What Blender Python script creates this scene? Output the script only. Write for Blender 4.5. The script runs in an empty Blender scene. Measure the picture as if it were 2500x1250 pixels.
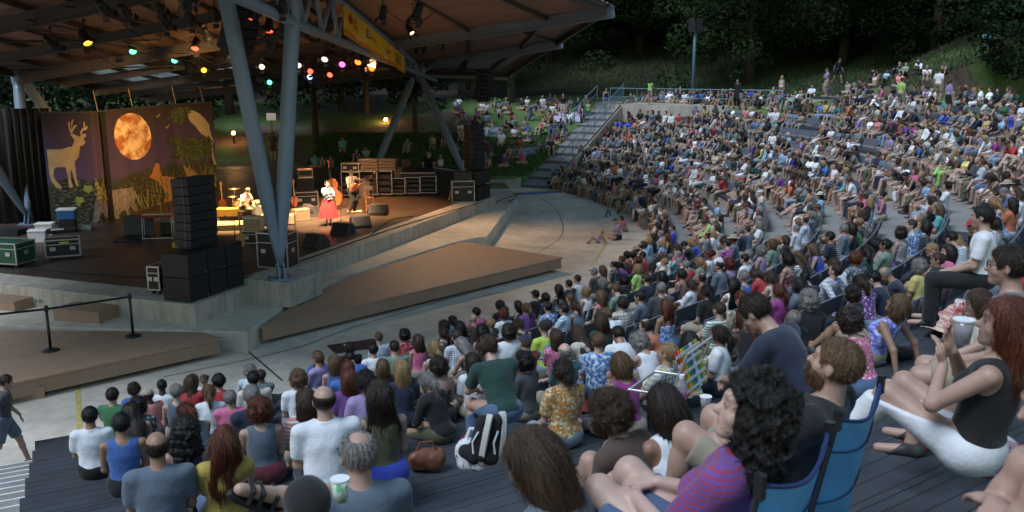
import bpy, math, random
import numpy as np
from mathutils import Vector, Matrix, Euler, Quaternion
C = bpy.context.scene.collection
scene = bpy.context.scene
R_ = math.radians
# ---------------------------------------------------------------- camera, world, sun, exposure
PITCH = R_(11.8); FPX = 2200.0; CAMZ = 6.6
cam_d = bpy.data.cameras.new('camera'); cam = bpy.data.objects.new('camera', cam_d); C.objects.link(cam)
cam.location = (0, 0, CAMZ); cam.rotation_euler = (R_(90) - PITCH, 0, 0)
cam_d.sensor_width = 36; cam_d.lens = 36 * FPX / 2500; cam_d.clip_start = .1; cam_d.clip_end = 2000
cam_d.dof.use_dof = True; cam_d.dof.focus_distance = 24; cam_d.dof.aperture_fstop = 5.0
scene.camera = cam
SUN_EL, SUN_ROT = R_(3), R_(0)
world = bpy.data.worlds.new("World"); scene.world = world; world.use_nodes = True
nt = world.node_tree; nt.nodes.clear()
wo = nt.nodes.new('ShaderNodeOutputWorld'); bg = nt.nodes.new('ShaderNodeBackground'); sk = nt.nodes.new('ShaderNodeTexSky')
sk.sky_type = 'NISHITA'; sk.sun_disc = False; sk.sun_elevation = SUN_EL; sk.sun_rotation = SUN_ROT
sk.air_density = 1.6; sk.dust_density = .6; sk.ozone_density = 2.7
bg.inputs[1].default_value = .135
nt.links.new(sk.outputs[0], bg.inputs[0]); nt.links.new(bg.outputs[0], wo.inputs[0])
sd = bpy.data.lights.new('sun', 'SUN'); sd.energy = .62; sd.angle = R_(28); sd.color = (.78, .86, 1)
so = bpy.data.objects.new('sun', sd); C.objects.link(so)
so.rotation_euler = (R_(34), 0, R_(-50))
scene.view_settings.view_transform = 'Standard'; scene.view_settings.look = 'None'
scene.view_settings.exposure = 2.32; scene.view_settings.gamma = 1
scene.cycles.max_bounces = 6; scene.cycles.transparent_max_bounces = 4
scene.cycles.sample_clamp_indirect = 4
rng = random.Random(7); nrng = np.random.RandomState(5)

# ---------------------------------------------------------------- helpers
def at(px, py, z=0.0):
    "world point on the level z seen at photo pixel (px,py)"
    x = (px - 1250) / FPX; y = -(py - 625) / FPX
    d = Vector((x, math.cos(PITCH) + y * math.sin(PITCH), -math.sin(PITCH) + y * math.cos(PITCH)))
    return Vector((0, 0, CAMZ)) + d * ((z - CAMZ) / d.z)
def atd(px, py, Y):
    "world point at depth Y (world y) seen at photo pixel"
    x = (px - 1250) / FPX; y = -(py - 625) / FPX
    d = Vector((x, math.cos(PITCH) + y * math.sin(PITCH), -math.sin(PITCH) + y * math.cos(PITCH)))
    return Vector((0, 0, CAMZ)) + d * (Y / d.y)
def tag(o, label=None, cat=None, group=None, kind=None):
    if label: o['label'] = label
    if cat: o['category'] = cat
    if group: o['group'] = group
    if kind: o['kind'] = kind
    return o
def empty(name, loc=(0, 0, 0), rz=0, label=None, cat=None, group=None):
    o = bpy.data.objects.new(name, None); C.objects.link(o); o.empty_display_size = .2
    o.location = loc; o.rotation_euler = (0, 0, rz)
    return tag(o, label, cat, group)
def link(name, me, parent=None, loc=None, rot=None):
    o = bpy.data.objects.new(name, me); C.objects.link(o)
    if parent: o.parent = parent
    if loc is not None: o.location = loc
    if rot is not None: o.rotation_euler = rot
    return o
def copy_tree(o, parent=None):
    c = o.copy(); C.objects.link(c); c.parent = parent
    for ch in o.children: copy_tree(ch, c)
    return c
class MB:
    def __init__(s): s.v = []; s.f = []; s.m = []; s.uv = None
    def add(s, vs, fs, m=0):
        n = len(s.v); s.v += [tuple(v) for v in vs]; s.f += [tuple(i + n for i in f) for f in fs]; s.m += [m] * len(fs)
        return s
    def box(s, c, size, rot=None, m=0, taper=1.0):
        hx, hy, hz = size[0] / 2, size[1] / 2, size[2] / 2
        vs = [Vector((x * hx * (taper if z > 0 else 1), y * hy * (taper if z > 0 else 1), z * hz)) for z in (-1, 1) for y in (-1, 1) for x in (-1, 1)]
        if rot is not None:
            M = rot if isinstance(rot, Matrix) else Euler(rot).to_matrix()
            vs = [M @ v for v in vs]
        c = Vector(c)
        return s.add([v + c for v in vs], [(0, 2, 3, 1), (4, 5, 7, 6), (0, 1, 5, 4), (2, 6, 7, 3), (0, 4, 6, 2), (1, 3, 7, 5)], m)
    def bar(s, a, b, w, h, m=0, up=(0, 0, 1)):
        a = Vector(a); b = Vector(b); d = b - a; L = d.length
        if L < 1e-6: return s
        d /= L; x = d.cross(Vector(up))
        if x.length < 1e-4: x = Vector((1, 0, 0))
        x.normalize(); y = x.cross(d)
        return s.box((a + b) / 2, (w, L, h), Matrix((x, d, y)).transposed(), m)
    def tube(s, a, b, r0, r1=None, n=10, m=0, cap=True):
        r1 = r0 if r1 is None else r1
        a = Vector(a); b = Vector(b); d = (b - a)
        if d.length < 1e-6: return s
        d.normalize(); x = d.orthogonal().normalized(); y = d.cross(x)
        vs = []
        for p, r in ((a, r0), (b, r1)):
            for k in range(n):
                t = 2 * math.pi * k / n; vs.append(p + x * (r * math.cos(t)) + y * (r * math.sin(t)))
        fs = [(k, (k + 1) % n, n + (k + 1) % n, n + k) for k in range(n)]
        if cap: fs += [tuple(range(n - 1, -1, -1)), tuple(range(n, 2 * n))]
        return s.add(vs, fs, m)
    def path(s, pts, r, n=8, m=0):
        pts = [Vector(p) for p in pts]; vs = []; N = len(pts); px = None
        for i, p in enumerate(pts):
            d = (pts[min(i + 1, N - 1)] - pts[max(i - 1, 0)]).normalized()
            if px is None: px = d.orthogonal().normalized()
            x = (px - d * px.dot(d))
            x = x.normalized() if x.length > 1e-5 else d.orthogonal().normalized()
            px = x; y = d.cross(x); rr = r[i] if hasattr(r, '__len__') else r
            for k in range(n):
                t = 2 * math.pi * k / n; vs.append(p + x * (rr * math.cos(t)) + y * (rr * math.sin(t)))
        fs = [(i * n + k, i * n + (k + 1) % n, (i + 1) * n + (k + 1) % n, (i + 1) * n + k) for i in range(N - 1) for k in range(n)]
        fs += [tuple(range(n - 1, -1, -1)), tuple(range((N - 1) * n, N * n))]
        return s.add(vs, fs, m)
    def prism(s, poly, z0, z1, m=0, M=None):
        n = len(poly); vs = [Vector((p[0], p[1], z0)) for p in poly] + [Vector((p[0], p[1], z1)) for p in poly]
        if M is not None: vs = [M @ v for v in vs]
        return s.add(vs, [tuple(range(n - 1, -1, -1)), tuple(range(n, 2 * n))] + [(k, (k + 1) % n, n + (k + 1) % n, n + k) for k in range(n)], m)
    def lathe(s, prof, c=(0, 0, 0), n=16, m=0, axis=None):
        c = Vector(c); M = axis if axis is not None else Matrix.Identity(3); vs = []
        for r, z in prof:
            for k in range(n):
                t = 2 * math.pi * k / n; vs.append(c + M @ Vector((r * math.cos(t), r * math.sin(t), z)))
        N = len(prof)
        fs = [(i * n + k, i * n + (k + 1) % n, (i + 1) * n + (k + 1) % n, (i + 1) * n + k) for i in range(N - 1) for k in range(n)]
        fs += [tuple(range(n - 1, -1, -1)), tuple(range((N - 1) * n, N * n))]
        return s.add(vs, fs, m)
    def mesh(s, name, mats, smooth=False):
        me = bpy.data.meshes.new(name); me.from_pydata(s.v, [], s.f)
        for mt in (mats if isinstance(mats, (list, tuple)) else [mats]): me.materials.append(mt)
        if any(s.m): me.polygons.foreach_set('material_index', s.m)
        if smooth: me.polygons.foreach_set('use_smooth', [True] * len(s.f))
        me.update(); return me
    def build(s, name, mats, parent=None, smooth=False, loc=None, rot=None, bevel=0, label=None, cat=None, group=None, kind=None):
        o = link(name, s.mesh(name, mats, smooth), parent, loc, rot)
        if bevel:
            b = o.modifiers.new('bevel', 'BEVEL'); b.width = bevel; b.segments = 2; b.limit_method = 'ANGLE'
        return tag(o, label, cat, group, kind)

# ---------------------------------------------------------------- materials
def newmat(name):
    m = bpy.data.materials.new(name); m.use_nodes = True; n = m.node_tree
    b = n.nodes['Principled BSDF']; return m, n, b
def N(n, t, **kw):
    x = n.nodes.new(t)
    for k, v in kw.items(): setattr(x, k, v)
    return x
def noise(n, scale, detail=4, vec=None, rough=.55):
    t = N(n, 'ShaderNodeTexNoise'); t.inputs['Scale'].default_value = scale; t.inputs['Detail'].default_value = detail
    t.inputs['Roughness'].default_value = rough
    if vec is not None: n.links.new(vec, t.inputs['Vector'])
    return t
def ramp(n, fac, stops):
    r = N(n, 'ShaderNodeValToRGB'); e = r.color_ramp.elements
    e[0].position, e[0].color = stops[0][0], (*stops[0][1], 1); e[1].position, e[1].color = stops[-1][0], (*stops[-1][1], 1)
    for p, c in stops[1:-1]:
        q = e.new(p); q.color = (*c, 1)
    n.links.new(fac, r.inputs[0]); return r
def mixc(n, fac, a, b, mode='MIX'):
    x = N(n, 'ShaderNodeMix', data_type='RGBA', blend_type=mode)
    for sck, v in ((x.inputs[0], fac), (x.inputs[6], a), (x.inputs[7], b)):
        if hasattr(v, 'is_output'): n.links.new(v, sck)
        elif isinstance(v, (int, float)): sck.default_value = v
        else: sck.default_value = (*v, 1)
    return x.outputs[2]
def math_(n, op, a, b=None):
    x = N(n, 'ShaderNodeMath', operation=op)
    for i, v in enumerate((a, b)):
        if v is None: continue
        if hasattr(v, 'is_output'): n.links.new(v, x.inputs[i])
        else: x.inputs[i].default_value = v
    return x.outputs[0]
def bump(n, b, h, strength=.3, dist=.01):
    x = N(n, 'ShaderNodeBump'); x.inputs['Strength'].default_value = strength; x.inputs['Distance'].default_value = dist
    n.links.new(h, x.inputs['Height']); n.links.new(x.outputs[0], b.inputs['Normal'])
def scale_col(c, k): return tuple(min(1, x * k) for x in c)
_mc = {}
def plain(name, col, rough=.6, metal=0, var=.15, sc=6, bs=.1):
    if name in _mc: return _mc[name]
    m, n, b = newmat(name); tc = N(n, 'ShaderNodeTexCoord')
    t = noise(n, sc, 6, tc.outputs['Object'])
    r = ramp(n, t.outputs[0], [(.25, scale_col(col, 1 - var)), (.75, scale_col(col, 1 + var))])
    n.links.new(r.outputs[0], b.inputs['Base Color']); b.inputs['Roughness'].default_value = rough; b.inputs['Metallic'].default_value = metal
    t2 = noise(n, sc * 12, 3, tc.outputs['Object']); bump(n, b, t2.outputs[0], bs, .004)
    _mc[name] = m; return m
def concrete(name, col, stain=.35, streak=False):
    if name in _mc: return _mc[name]
    m, n, b = newmat(name); g = N(n, 'ShaderNodeNewGeometry'); P = g.outputs['Position']
    a = noise(n, .35, 8, P, .65); c = noise(n, 3.2, 8, P, .7); d = noise(n, 60, 3, P)
    r1 = ramp(n, a.outputs[0], [(.3, scale_col(col, 1 - stain)), (.62, scale_col(col, 1.12))])
    r2 = ramp(n, c.outputs[0], [(.3, (.72, .70, .68)), (.6, (1, 1, 1))])
    o = mixc(n, .75, r1.outputs[0], r2.outputs[0], 'MULTIPLY')
    if streak:
        mp = N(n, 'ShaderNodeMapping'); mp.inputs['Scale'].default_value = (5, 5, .35); n.links.new(P, mp.inputs[0])
        s = noise(n, 1, 6, mp.outputs[0], .7); r3 = ramp(n, s.outputs[0], [(.34, (.66, .63, .58)), (.56, (1, 1, 1))])
        o = mixc(n, .8, o, r3.outputs[0], 'MULTIPLY')
    n.links.new(o, b.inputs['Base Color']); b.inputs['Roughness'].default_value = .85
    bump(n, b, d.outputs[0], .25, .003); _mc[name] = m; return m
def emis(name, col, s):
    if name in _mc: return _mc[name]
    m, n, b = newmat(name); b.inputs['Base Color'].default_value = (*col, 1); b.inputs['Emission Color'].default_value = (*col, 1)
    b.inputs['Emission Strength'].default_value = s; _mc[name] = m; return m
M_conc = concrete('plaza_concrete', (.60, .54, .455)); M_conc2 = concrete('wall_concrete', (.50, .45, .385), .3, True)
M_conc3 = concrete('tread_concrete', (.26, .25, .235))
M_black = plain('black_paint', (.012, .012, .014), .5); M_blackm = plain('black_cloth', (.010, .010, .012), .95)
M_steel = plain('blue_grey_steel', (.17, .24, .33), .38, .0, .08, 1.5, .05)
M_dsteel = plain('dark_steel', (.06, .065, .075), .5, .2); M_alu = plain('aluminium', (.55, .55, .57), .35, .8)
M_white = plain('white_paint', (.75, .76, .78), .5); M_grille = plain('speaker_grille', (.016, .017, .02), .65, .3, .3, 40, .4)
M_deck = None
def planks(name, col, w=.14, gap=.007, useuv=True, rough=.7, var=.22):
    "boards running along u, board index along v (uv in metres)"
    if name in _mc: return _mc[name]
    m, n, b = newmat(name); uv = N(n, 'ShaderNodeUVMap'); sx = N(n, 'ShaderNodeSeparateXYZ'); n.links.new(uv.outputs[0], sx.inputs[0])
    v = math_(n, 'DIVIDE', sx.outputs[1], w); fl = math_(n, 'FLOOR', v); fr = math_(n, 'FRACT', v)
    ux = math_(n, 'DIVIDE', sx.outputs[0], 2.44); uf = math_(n, 'FLOOR', math_(n, 'ADD', ux, math_(n, 'MULTIPLY', fl, .37)))
    cb = N(n, 'ShaderNodeCombineXYZ'); n.links.new(fl, cb.inputs[0]); n.links.new(uf, cb.inputs[1])
    wn = N(n, 'ShaderNodeTexWhiteNoise', noise_dimensions='3D'); n.links.new(cb.outputs[0], wn.inputs['Vector'])
    mp = N(n, 'ShaderNodeMapping'); mp.inputs['Scale'].default_value = (1.2, 22, 1); n.links.new(uv.outputs[0], mp.inputs[0])
    gr = noise(n, 2, 6, mp.outputs[0], .7); gg = noise(n, .8, 6, uv.outputs[0])
    r = ramp(n, gr.outputs[0], [(.3, scale_col(col, .78)), (.7, scale_col(col, 1.15))])
    r2 = ramp(n, wn.outputs[0], [(0, (1 - var,) * 3), (1, (1, 1, 1))]); r3 = ramp(n, gg.outputs[0], [(.3, (.7, .7, .7)), (.65, (1, 1, 1))])
    o = mixc(n, 1, mixc(n, 1, r.outputs[0], r2.outputs[0], 'MULTIPLY'), r3.outputs[0], 'MULTIPLY')
    e = math_(n, 'LESS_THAN', math_(n, 'ABSOLUTE', math_(n, 'SUBTRACT', fr, .5)), .5 - gap / w)
    o = mixc(n, e, (.012, .012, .014), o)
    n.links.new(o, b.inputs['Base Color']); b.inputs['Roughness'].default_value = rough
    bump(n, b, math_(n, 'ADD', e, math_(n, 'MULTIPLY', gr.outputs[0], .2)), .5, .006); _mc[name] = m; return m
M_grey = planks('grey_deck_boards', (.046, .053, .067), .145)
M_brown = plain('brown_deck_paint', (.34, .215, .145), .62, 0, .10, 2.5, .15)
M_greyp = plain('grey_bench_paint', (.10, .112, .138), .65, 0, .2, 3, .2)
def setuv(me, fn):
    uv = me.uv_layers.new(name='UVMap'); n = len(me.loops); vi = np.zeros(n, int); me.loops.foreach_get('vertex_index', vi)
    co = np.zeros(len(me.vertices) * 3); me.vertices.foreach_get('co', co); co = co.reshape(-1, 3)[vi]
    u, v = fn(co); uv.data.foreach_set('uv', np.c_[u, v].ravel())
# ================================================================ SETTING
CC = Vector((-20.0, 37.0)); R0 = 25.7; RUN = 1.59; RISE = .45; SEAT0 = .42; NL = 11
def pol(r, th, z=0): return Vector((CC.x + r * math.cos(th), CC.y + r * math.sin(th), z))
def lev_z(i): return SEAT0 + RISE * i
def lev_r(i): return R0 + RUN * i
W0 = Vector((2.2, 49.7)); WD = Vector((.43, .903)).normalized()       # line of the wall beside the far steps
def th_max(r):
    q = W0 - CC; b = q.dot(WD); c = q.length_squared - r * r
    p = W0 + WD * (-b + math.sqrt(max(b * b - c, 0)))
    return math.atan2(p.y - CC.y, p.x - CC.x)
TH_MIN = R_(-62.3)
def sstep(a, b, x):
    t = np.clip((x - a) / (b - a), 0, 1); return t * t * (3 - 2 * t)
def terrain(x, y):
    x = np.asarray(x, float); y = np.asarray(y, float)
    r = np.hypot(x - CC.x, y - CC.y); th = np.degrees(np.arctan2(y - CC.y, x - CC.x))
    bowl = .283 * (r - 25.7) + .38
    conc = 4.24 + .03 * (r - 38)
    lawn = .45 + .26 * np.clip(y - 50, 0, 12) + .11 * np.clip(y - 62, 0, 60)
    w1 = sstep(20, 29, th); side = (x - W0.x) * -WD.y + (y - W0.y) * WD.x; lf = (side > 1.7) & (y < 64) & (y > 49)
    w2 = np.where(lf, 1.0, sstep(38, 47, th))
    z = (bowl * (1 - w1) + conc * w1) * (1 - w2) + lawn * w2
    bank = .27 * np.clip(r - 44.5, 0, 16) * (1 - .55 * sstep(50, 75, th)) * (.22 + .78 * sstep(12, 34, th))
    z = z + bank * (1 - sstep(75, 100, th)) * sstep(-75, -60, th)
    behind = ((th > 47) | (th < -90)) | (r > 38.5)
    # keep the sheet below the built steps, plaza and stage
    low = ~lf & ((r < 42.2) & (th < 21) | (r < 37.4) & (th < 46))
    z = np.where(low & (th > -100), -.6, z)
    z = np.where((y < 50.2) & ((r < 31) | (x < -8)), -.4, z)
    z = np.where((y < 50.6) & (x > -.1) & (side < 2.2), -.4, z)
    z = np.where((th < -75) & (r < 60), -.6, z)
    return z
def terrain1(x, y): return float(terrain(x, y))
# ground sheet
g = MB(); S = 900
g.add([(-S, -S, -1.0), (S, -S, -1.0), (S, S, -1.0), (-S, S, -1.0)], [(0, 1, 2, 3)])
M_soil = concrete('dark_soil', (.05, .045, .035)); g.build('ground', M_soil, kind='structure')
def grass_mat():
    m, n, b = newmat('lawn_grass'); gm = N(n, 'ShaderNodeNewGeometry'); P = gm.outputs['Position']
    a = noise(n, .22, 6, P, .6); c = noise(n, 5, 6, P, .7); d = noise(n, 45, 3, P)
    grn = ramp(n, c.outputs[0], [(.3, (.07, .125, .035)), (.7, (.14, .235, .065))]); dirt = ramp(n, c.outputs[0], [(.3, (.08, .06, .045)), (.7, (.16, .125, .095))])
    f = ramp(n, a.outputs[0], [(.50, (0, 0, 0)), (.56, (1, 1, 1))])
    sx = N(n, 'ShaderNodeSeparateXYZ'); n.links.new(P, sx.inputs[0]); far = math_(n, 'ADD', math_(n, 'GREATER_THAN', math_(n, 'ADD', sx.outputs[1], math_(n, 'MULTIPLY', a.outputs[0], 9)), 74), 0)
    o = mixc(n, far, mixc(n, f.outputs[0], grn.outputs[0], dirt.outputs[0]), ramp(n, c.outputs[0], [(.3, (.022, .02, .013)), (.7, (.05, .042, .028))]).outputs[0]); n.links.new(o, b.inputs['Base Color']); b.inputs['Roughness'].default_value = .95
    bump(n, b, d.outputs[0], .8, .04); return m
M_lawn = grass_mat()
xs = np.concatenate([np.arange(-90, -30, 3.), np.arange(-30, 40, .8), np.arange(40, 130, 3.)]); ys = np.concatenate([np.arange(-40, 20, 3.), np.arange(20, 80, .8), np.arange(80, 230, 5.)])
X, Y = np.meshgrid(xs, ys); Z = terrain(X, Y)
nx, ny = len(xs), len(ys); me = bpy.data.meshes.new('lawn')
idx = np.arange(nx * ny).reshape(ny, nx)
F = np.stack([idx[:-1, :-1], idx[:-1, 1:], idx[1:, 1:], idx[1:, :-1]], -1).reshape(-1, 4)
me.from_pydata(np.stack([X, Y, Z], -1).reshape(-1, 3).tolist(), [], F.tolist()); me.materials.append(M_lawn)
me.polygons.foreach_set('use_smooth', [True] * len(F)); tag(link('lawn', me), kind='structure')
# plaza
p = MB(); poly = [pol(26.4, R_(a)) for a in range(-100, 31, 2)]
poly += [Vector((2.35, 51.2, 0)), Vector((-45, 51.2, 0)), Vector((-45, -5, 0)), Vector((-20, -5, 0))]
p.prism([(q.x, q.y) for q in poly], -.5, 0); p.build('plaza', M_conc, kind='structure')
def strip(name, pts, w, mat, z=.005):
    s = MB(); n = len(pts); vs = []
    for i, q in enumerate(pts):
        d = (pts[min(i + 1, n - 1)] - pts[max(i - 1, 0)]); d.z = 0; d.normalize(); o = Vector((-d.y, d.x, 0)) * w / 2
        vs += [Vector((q.x, q.y, z)) - o, Vector((q.x, q.y, z)) + o]
    s.add(vs, [(2 * i, 2 * i + 2, 2 * i + 3, 2 * i + 1) for i in range(n - 1)]); return s.build(name, mat, kind='structure')
M_yel = plain('yellow_line_paint', (.50, .40, .13), .7, 0, .3, 9); M_joint = plain('joint_filler', (.07, .065, .06), .9)
def smooth_px(px, z=0, n=6):
    P = [at(a, b, z) for a, b in px]; out = []
    for i in range(len(P) - 1):
        p0, p1, p2, p3 = P[max(i - 1, 0)], P[i], P[i + 1], P[min(i + 2, len(P) - 1)]
        for k in range(n):
            t = k / n; out.append(.5 * ((2 * p1) + (p2 - p0) * t + (2 * p0 - 5 * p1 + 4 * p2 - p3) * t * t + (3 * p1 - p0 - 3 * p2 + p3) * t ** 3))
    return out + [P[-1]]
strip('painted_line', smooth_px([(1322, 474), (1396, 498), (1440, 522), (1460, 540), (1472, 560), (1478, 592), (1466, 615), (1452, 640)]), .09, M_yel)
strip('painted_line', [at(190, 935), at(194, 1062)], .10, M_yel)
strip('painted_line', [at(1232, 470), at(1262, 455)], .07, M_yel)
strip('plaza_joint', smooth_px([(1295, 470), (1345, 500), (1372, 540), (1368, 580), (1320, 612)]), .035, M_joint)
strip('plaza_joint', smooth_px([(1375, 650), (1200, 700), (1000, 758), (860, 800), (700, 856), (400, 920)]), .035, M_joint)
strip('plaza_joint', [at(606, 858), at(690, 930)], .05, M_joint); strip('plaza_joint', [at(1180, 722), at(1290, 705)], .03, M_joint)
strip('plaza_joint', [at(1255, 600), at(1480, 618)], .03, M_joint); strip('plaza_joint', [at(1215, 530), at(1440, 505)], .03, M_joint)

# terraces: one stepped bowl
t = MB(); uvs = []
def ring_th(i, rr): return TH_MIN, th_max(rr)
def lev_limit(i):
    if i >= 8: return R_(24.5)
    return None
tv, tf, tm, tuv = [], [], [], []
def quad(a, b, c, d, m, ua, ub, uc, ud):
    n = len(tv); tv.extend([a, b, c, d]); tf.append((n, n + 1, n + 2, n + 3)); tm.append(m); tuv.extend([ua, ub, uc, ud])
for i in range(NL):
    r0, r1, z = lev_r(i), lev_r(i + 1), lev_z(i); rm = r0 + .50
    te = th_max(r0 + .5)
    if lev_limit(i): te = min(te, lev_limit(i))
    nn = 90
    for k in range(nn):
        a, b = TH_MIN + (te - TH_MIN) * k / nn, TH_MIN + (te - TH_MIN) * (k + 1) / nn
        am = (a + b) / 2; far = am > R_(-26) and i < 12
        for (q0, q1, mt) in ((r0 - .03, rm, 0), (rm, r1 + .02, 1 if far else 0)):
            dz = 0 if q0 < rm else -.004
            quad(pol(q0, a, z + dz), pol(q1, a, z + dz), pol(q1, b, z + dz), pol(q0, b, z + dz), mt, (a * 40, q0), (a * 40, q1), (b * 40, q1), (b * 40, q0))
        lip = .10
        quad(pol(r0 - .03, a, z - lip), pol(r0 - .03, a, z), pol(r0 - .03, b, z), pol(r0 - .03, b, z - lip), 0, (a * 40, 0.01), (a * 40, .10), (b * 40, .10), (b * 40, .01))
        quad(pol(r0, a, z - RISE - .45), pol(r0, a, z - lip), pol(r0, b, z - lip), pol(r0, b, z - RISE - .45), 2, (a * 40, 0), (a * 40, .3), (b * 40, .3), (b * 40, 0))
        quad(pol(r0 - .03, a, z - lip), pol(r0 - .03, b, z - lip), pol(r0, b, z - lip), pol(r0, a, z - lip), 2, (0, 0), (0, 0), (0, 0), (0, 0))
    for aa in (TH_MIN, te):
        quad(pol(r0 - .03, aa, -.3), pol(r1, aa, -.3), pol(r1, aa, z), pol(r0 - .03, aa, z), 2, (0, 0), (1, 0), (1, 1), (0, 1))
me = bpy.data.meshes.new('seating_terraces'); me.from_pydata(tv, [], tf)
for m_ in (M_grey, M_conc3, M_conc2): me.materials.append(m_)
me.polygons.foreach_set('material_index', tm); uv = me.uv_layers.new(name='UVMap'); uv.data.foreach_set('uv', np.array(tuv).ravel())
tag(link('seating_terraces', me), kind='structure')
# aisle steps with white nosings at the left end of the terraces
s = MB(); w = MB()
for j in range(26):
    z = .20 + .1625 * j; r0 = R0 + .25 + .575 * j; a0, a1 = R_(-78), TH_MIN
    s.prism([(q.x, q.y) for q in [pol(r0, a0 + (a1 - a0) * k / 8) for k in range(9)] + [pol(r0 + .6, a1 + (a0 - a1) * k / 8) for k in range(9)]], z - .5, z)
    w.prism([(q.x, q.y) for q in [pol(r0 - .004, a0 + (a1 - a0) * k / 8) for k in range(9)] + [pol(r0 + .025, a1 + (a0 - a1) * k / 8) for k in range(9)]], z - .03, z + .004)
so_ = s.build('aisle_steps', M_conc3, kind='structure'); w.build('step_nosing', M_white, parent=so_)
# far steps beside the lawn
NRM = Vector((-WD.y, WD.x)); st = MB(); sn = MB()
for k in range(12):
    p0 = W0 + WD * (1.05 * k); p1 = W0 + WD * (1.05 * (k + 1) + .05); z = .36 * (k + 1)
    if k == 11: p1 = p0 + WD * 3.0
    L = 1.8; q = [p0, p1, p1 + NRM * L, p0 + NRM * L]
    zf = z - .20 if k < 11 else z; n0 = 8; st.add([(v.x, v.y, z - 1.2) for v in q] + [(q[0].x, q[0].y, zf), (q[1].x, q[1].y, z), (q[2].x, q[2].y, z), (q[3].x, q[3].y, zf)], [(3, 2, 1, 0), (4, 5, 6, 7), (0, 1, 5, 4), (1, 2, 6, 5), (2, 3, 7, 6), (3, 0, 4, 7)]); z = zf; q2 = [p0 - WD * .02, p0 + WD * .12, p0 + WD * .12 + NRM * L, p0 - WD * .02 + NRM * L]
    sn.prism([(v.x, v.y) for v in q2], z - .09, z + .004)
o = st.build('lawn_steps', M_conc3, kind='structure'); sn.build('step_nosing', M_greyp, parent=o)
# sloping side wall between steps and terraces
wl = MB(); pts = [(0, .75), (1.2, .8), (12.4, 4.55), (14, 4.55)]
for (d0, h0), (d1, h1) in zip(pts[:-1], pts[1:]):
    a, b = W0 + WD * d0, W0 + WD * d1; off = -NRM * .22
    vs = [(a.x, a.y, -.2), (b.x, b.y, -.2), (b.x, b.y, h1), (a.x, a.y, h0)]; vs += [(x + off.x, y + off.y, z) for x, y, z in vs]
    wl.add(vs, [(0, 1, 2, 3), (7, 6, 5, 4), (3, 2, 6, 7), (0, 3, 7, 4), (1, 5, 6, 2)])
wo_ = wl.build('side_wall', M_conc2, label='sloping concrete side wall between the far steps and the curved seating', cat='wall')
MB().path([(W0.x + WD.x * d - NRM.x * .11, W0.y + WD.y * d - NRM.y * .11, h + .03) for d, h in [(-.15, .1), (-.1, .6)] + pts], .045).build('coping', M_dsteel, parent=wo_)
# curb wall along the lawn
cw = MB(); a, b = Vector((-30, 50.4)), Vector((.35, 50.4)); cw.box(((a.x + b.x) / 2, 50.4, .1), (b.x - a.x, .4, .72))
cw.box((.35, 51.6, .12), (.3, 2.4, .8)); cw.build('curb_wall', M_conc2, label='low concrete curb wall holding back the lawn behind the stage', cat='wall')
# concourse
cp = [(6.3, 60.3), (9.5, 58.1), (12.8, 55.9), (15.9, 53.9), (17.6, 50.9), (19.6, 51.9), (18.2, 56), (14.5, 59), (10.5, 61.6), (7.3, 63.6)]
cs = MB(); cs.prism(cp, 3.0, 4.28); cs.build('concourse', M_conc2, kind='structure')

# ---------------------------------------------------------------- stage
A = Vector((-7.65, 21.0)); U = Vector((.343, .939)).normalized(); V = Vector((-U.y, U.x))
def S(a, b, z=1.0): q = A + U * a + V * b; return Vector((q.x, q.y, z))
def xy(q): return (q.x, q.y)
sp = [S(0, 0), S(20.2, 0), S(20.2, 1.1), S(27.5, 3.2), S(33, 12), S(30, 26), S(0, 26)]
stg = MB().prism([xy(q) for q in sp], .05, 1.0).build('stage_platform', M_conc2, kind='structure', bevel=.02)
def floor_mat():
    m, n, b = newmat('stage_floor_boards'); gm = N(n, 'ShaderNodeNewGeometry'); P = gm.outputs['Position']
    a = noise(n, .9, 8, P, .7); c = noise(n, 14, 5, P); mp = N(n, 'ShaderNodeMapping'); mp.inputs['Rotation'].default_value = (0, 0, math.atan2(U.y, U.x))
    n.links.new(P, mp.inputs[0]); br = N(n, 'ShaderNodeTexBrick'); br.inputs['Scale'].default_value = .42; br.inputs['Mortar Size'].default_value = .006
    br.inputs['Color1'].default_value = (.06, .042, .032, 1); br.inputs['Color2'].default_value = (.075, .052, .04, 1); br.inputs['Mortar'].default_value = (.012, .01, .01, 1)
    mp2 = N(n, 'ShaderNodeVectorRotate', rotation_type='Z_AXIS'); mp2.inputs['Angle'].default_value = -math.atan2(U.y, U.x); n.links.new(P, mp2.inputs[0]); n.links.new(mp2.outputs[0], br.inputs[0])
    r = ramp(n, a.outputs[0], [(.3, (.55, .55, .55)), (.68, (1.2, 1.15, 1.1))]); r2 = ramp(n, c.outputs[0], [(.3, (.8, .8, .8)), (.7, (1.1, 1.1, 1.1))])
    o = mixc(n, 1, mixc(n, 1, br.outputs[0], r.outputs[0], 'MULTIPLY'), r2.outputs[0], 'MULTIPLY'); n.links.new(o, b.inputs['Base Color'])
    b.inputs['Roughness'].default_value = .5; bump(n, b, c.outputs[0], .15, .004); return m
fl = MB().prism([xy(q) for q in [S(1.0, 1.45), S(1.2, .75), S(19.3, .75), S(19.6, 1.3), S(27, 3.6), S(32.4, 12), S(29.5, 25.5), S(1.0, 25.5)]], 1.0, 1.012)
fl.build('stage_floor', floor_mat(), kind='structure')
ap = [at(x, y, .5) for x, y in [(-350, 782), (0, 795), (300, 803), (603, 810), (640, 787), (707, 738), (764, 704), (900, 655), (1030, 615), (1100, 594), (1150, 582), (1189, 577), (1228, 524), (1265, 476)]]
ap += [S(20.5, 1, .5), S(10, 6, .5), S(6, 10, .5), S(3, 20, .5)]
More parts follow.
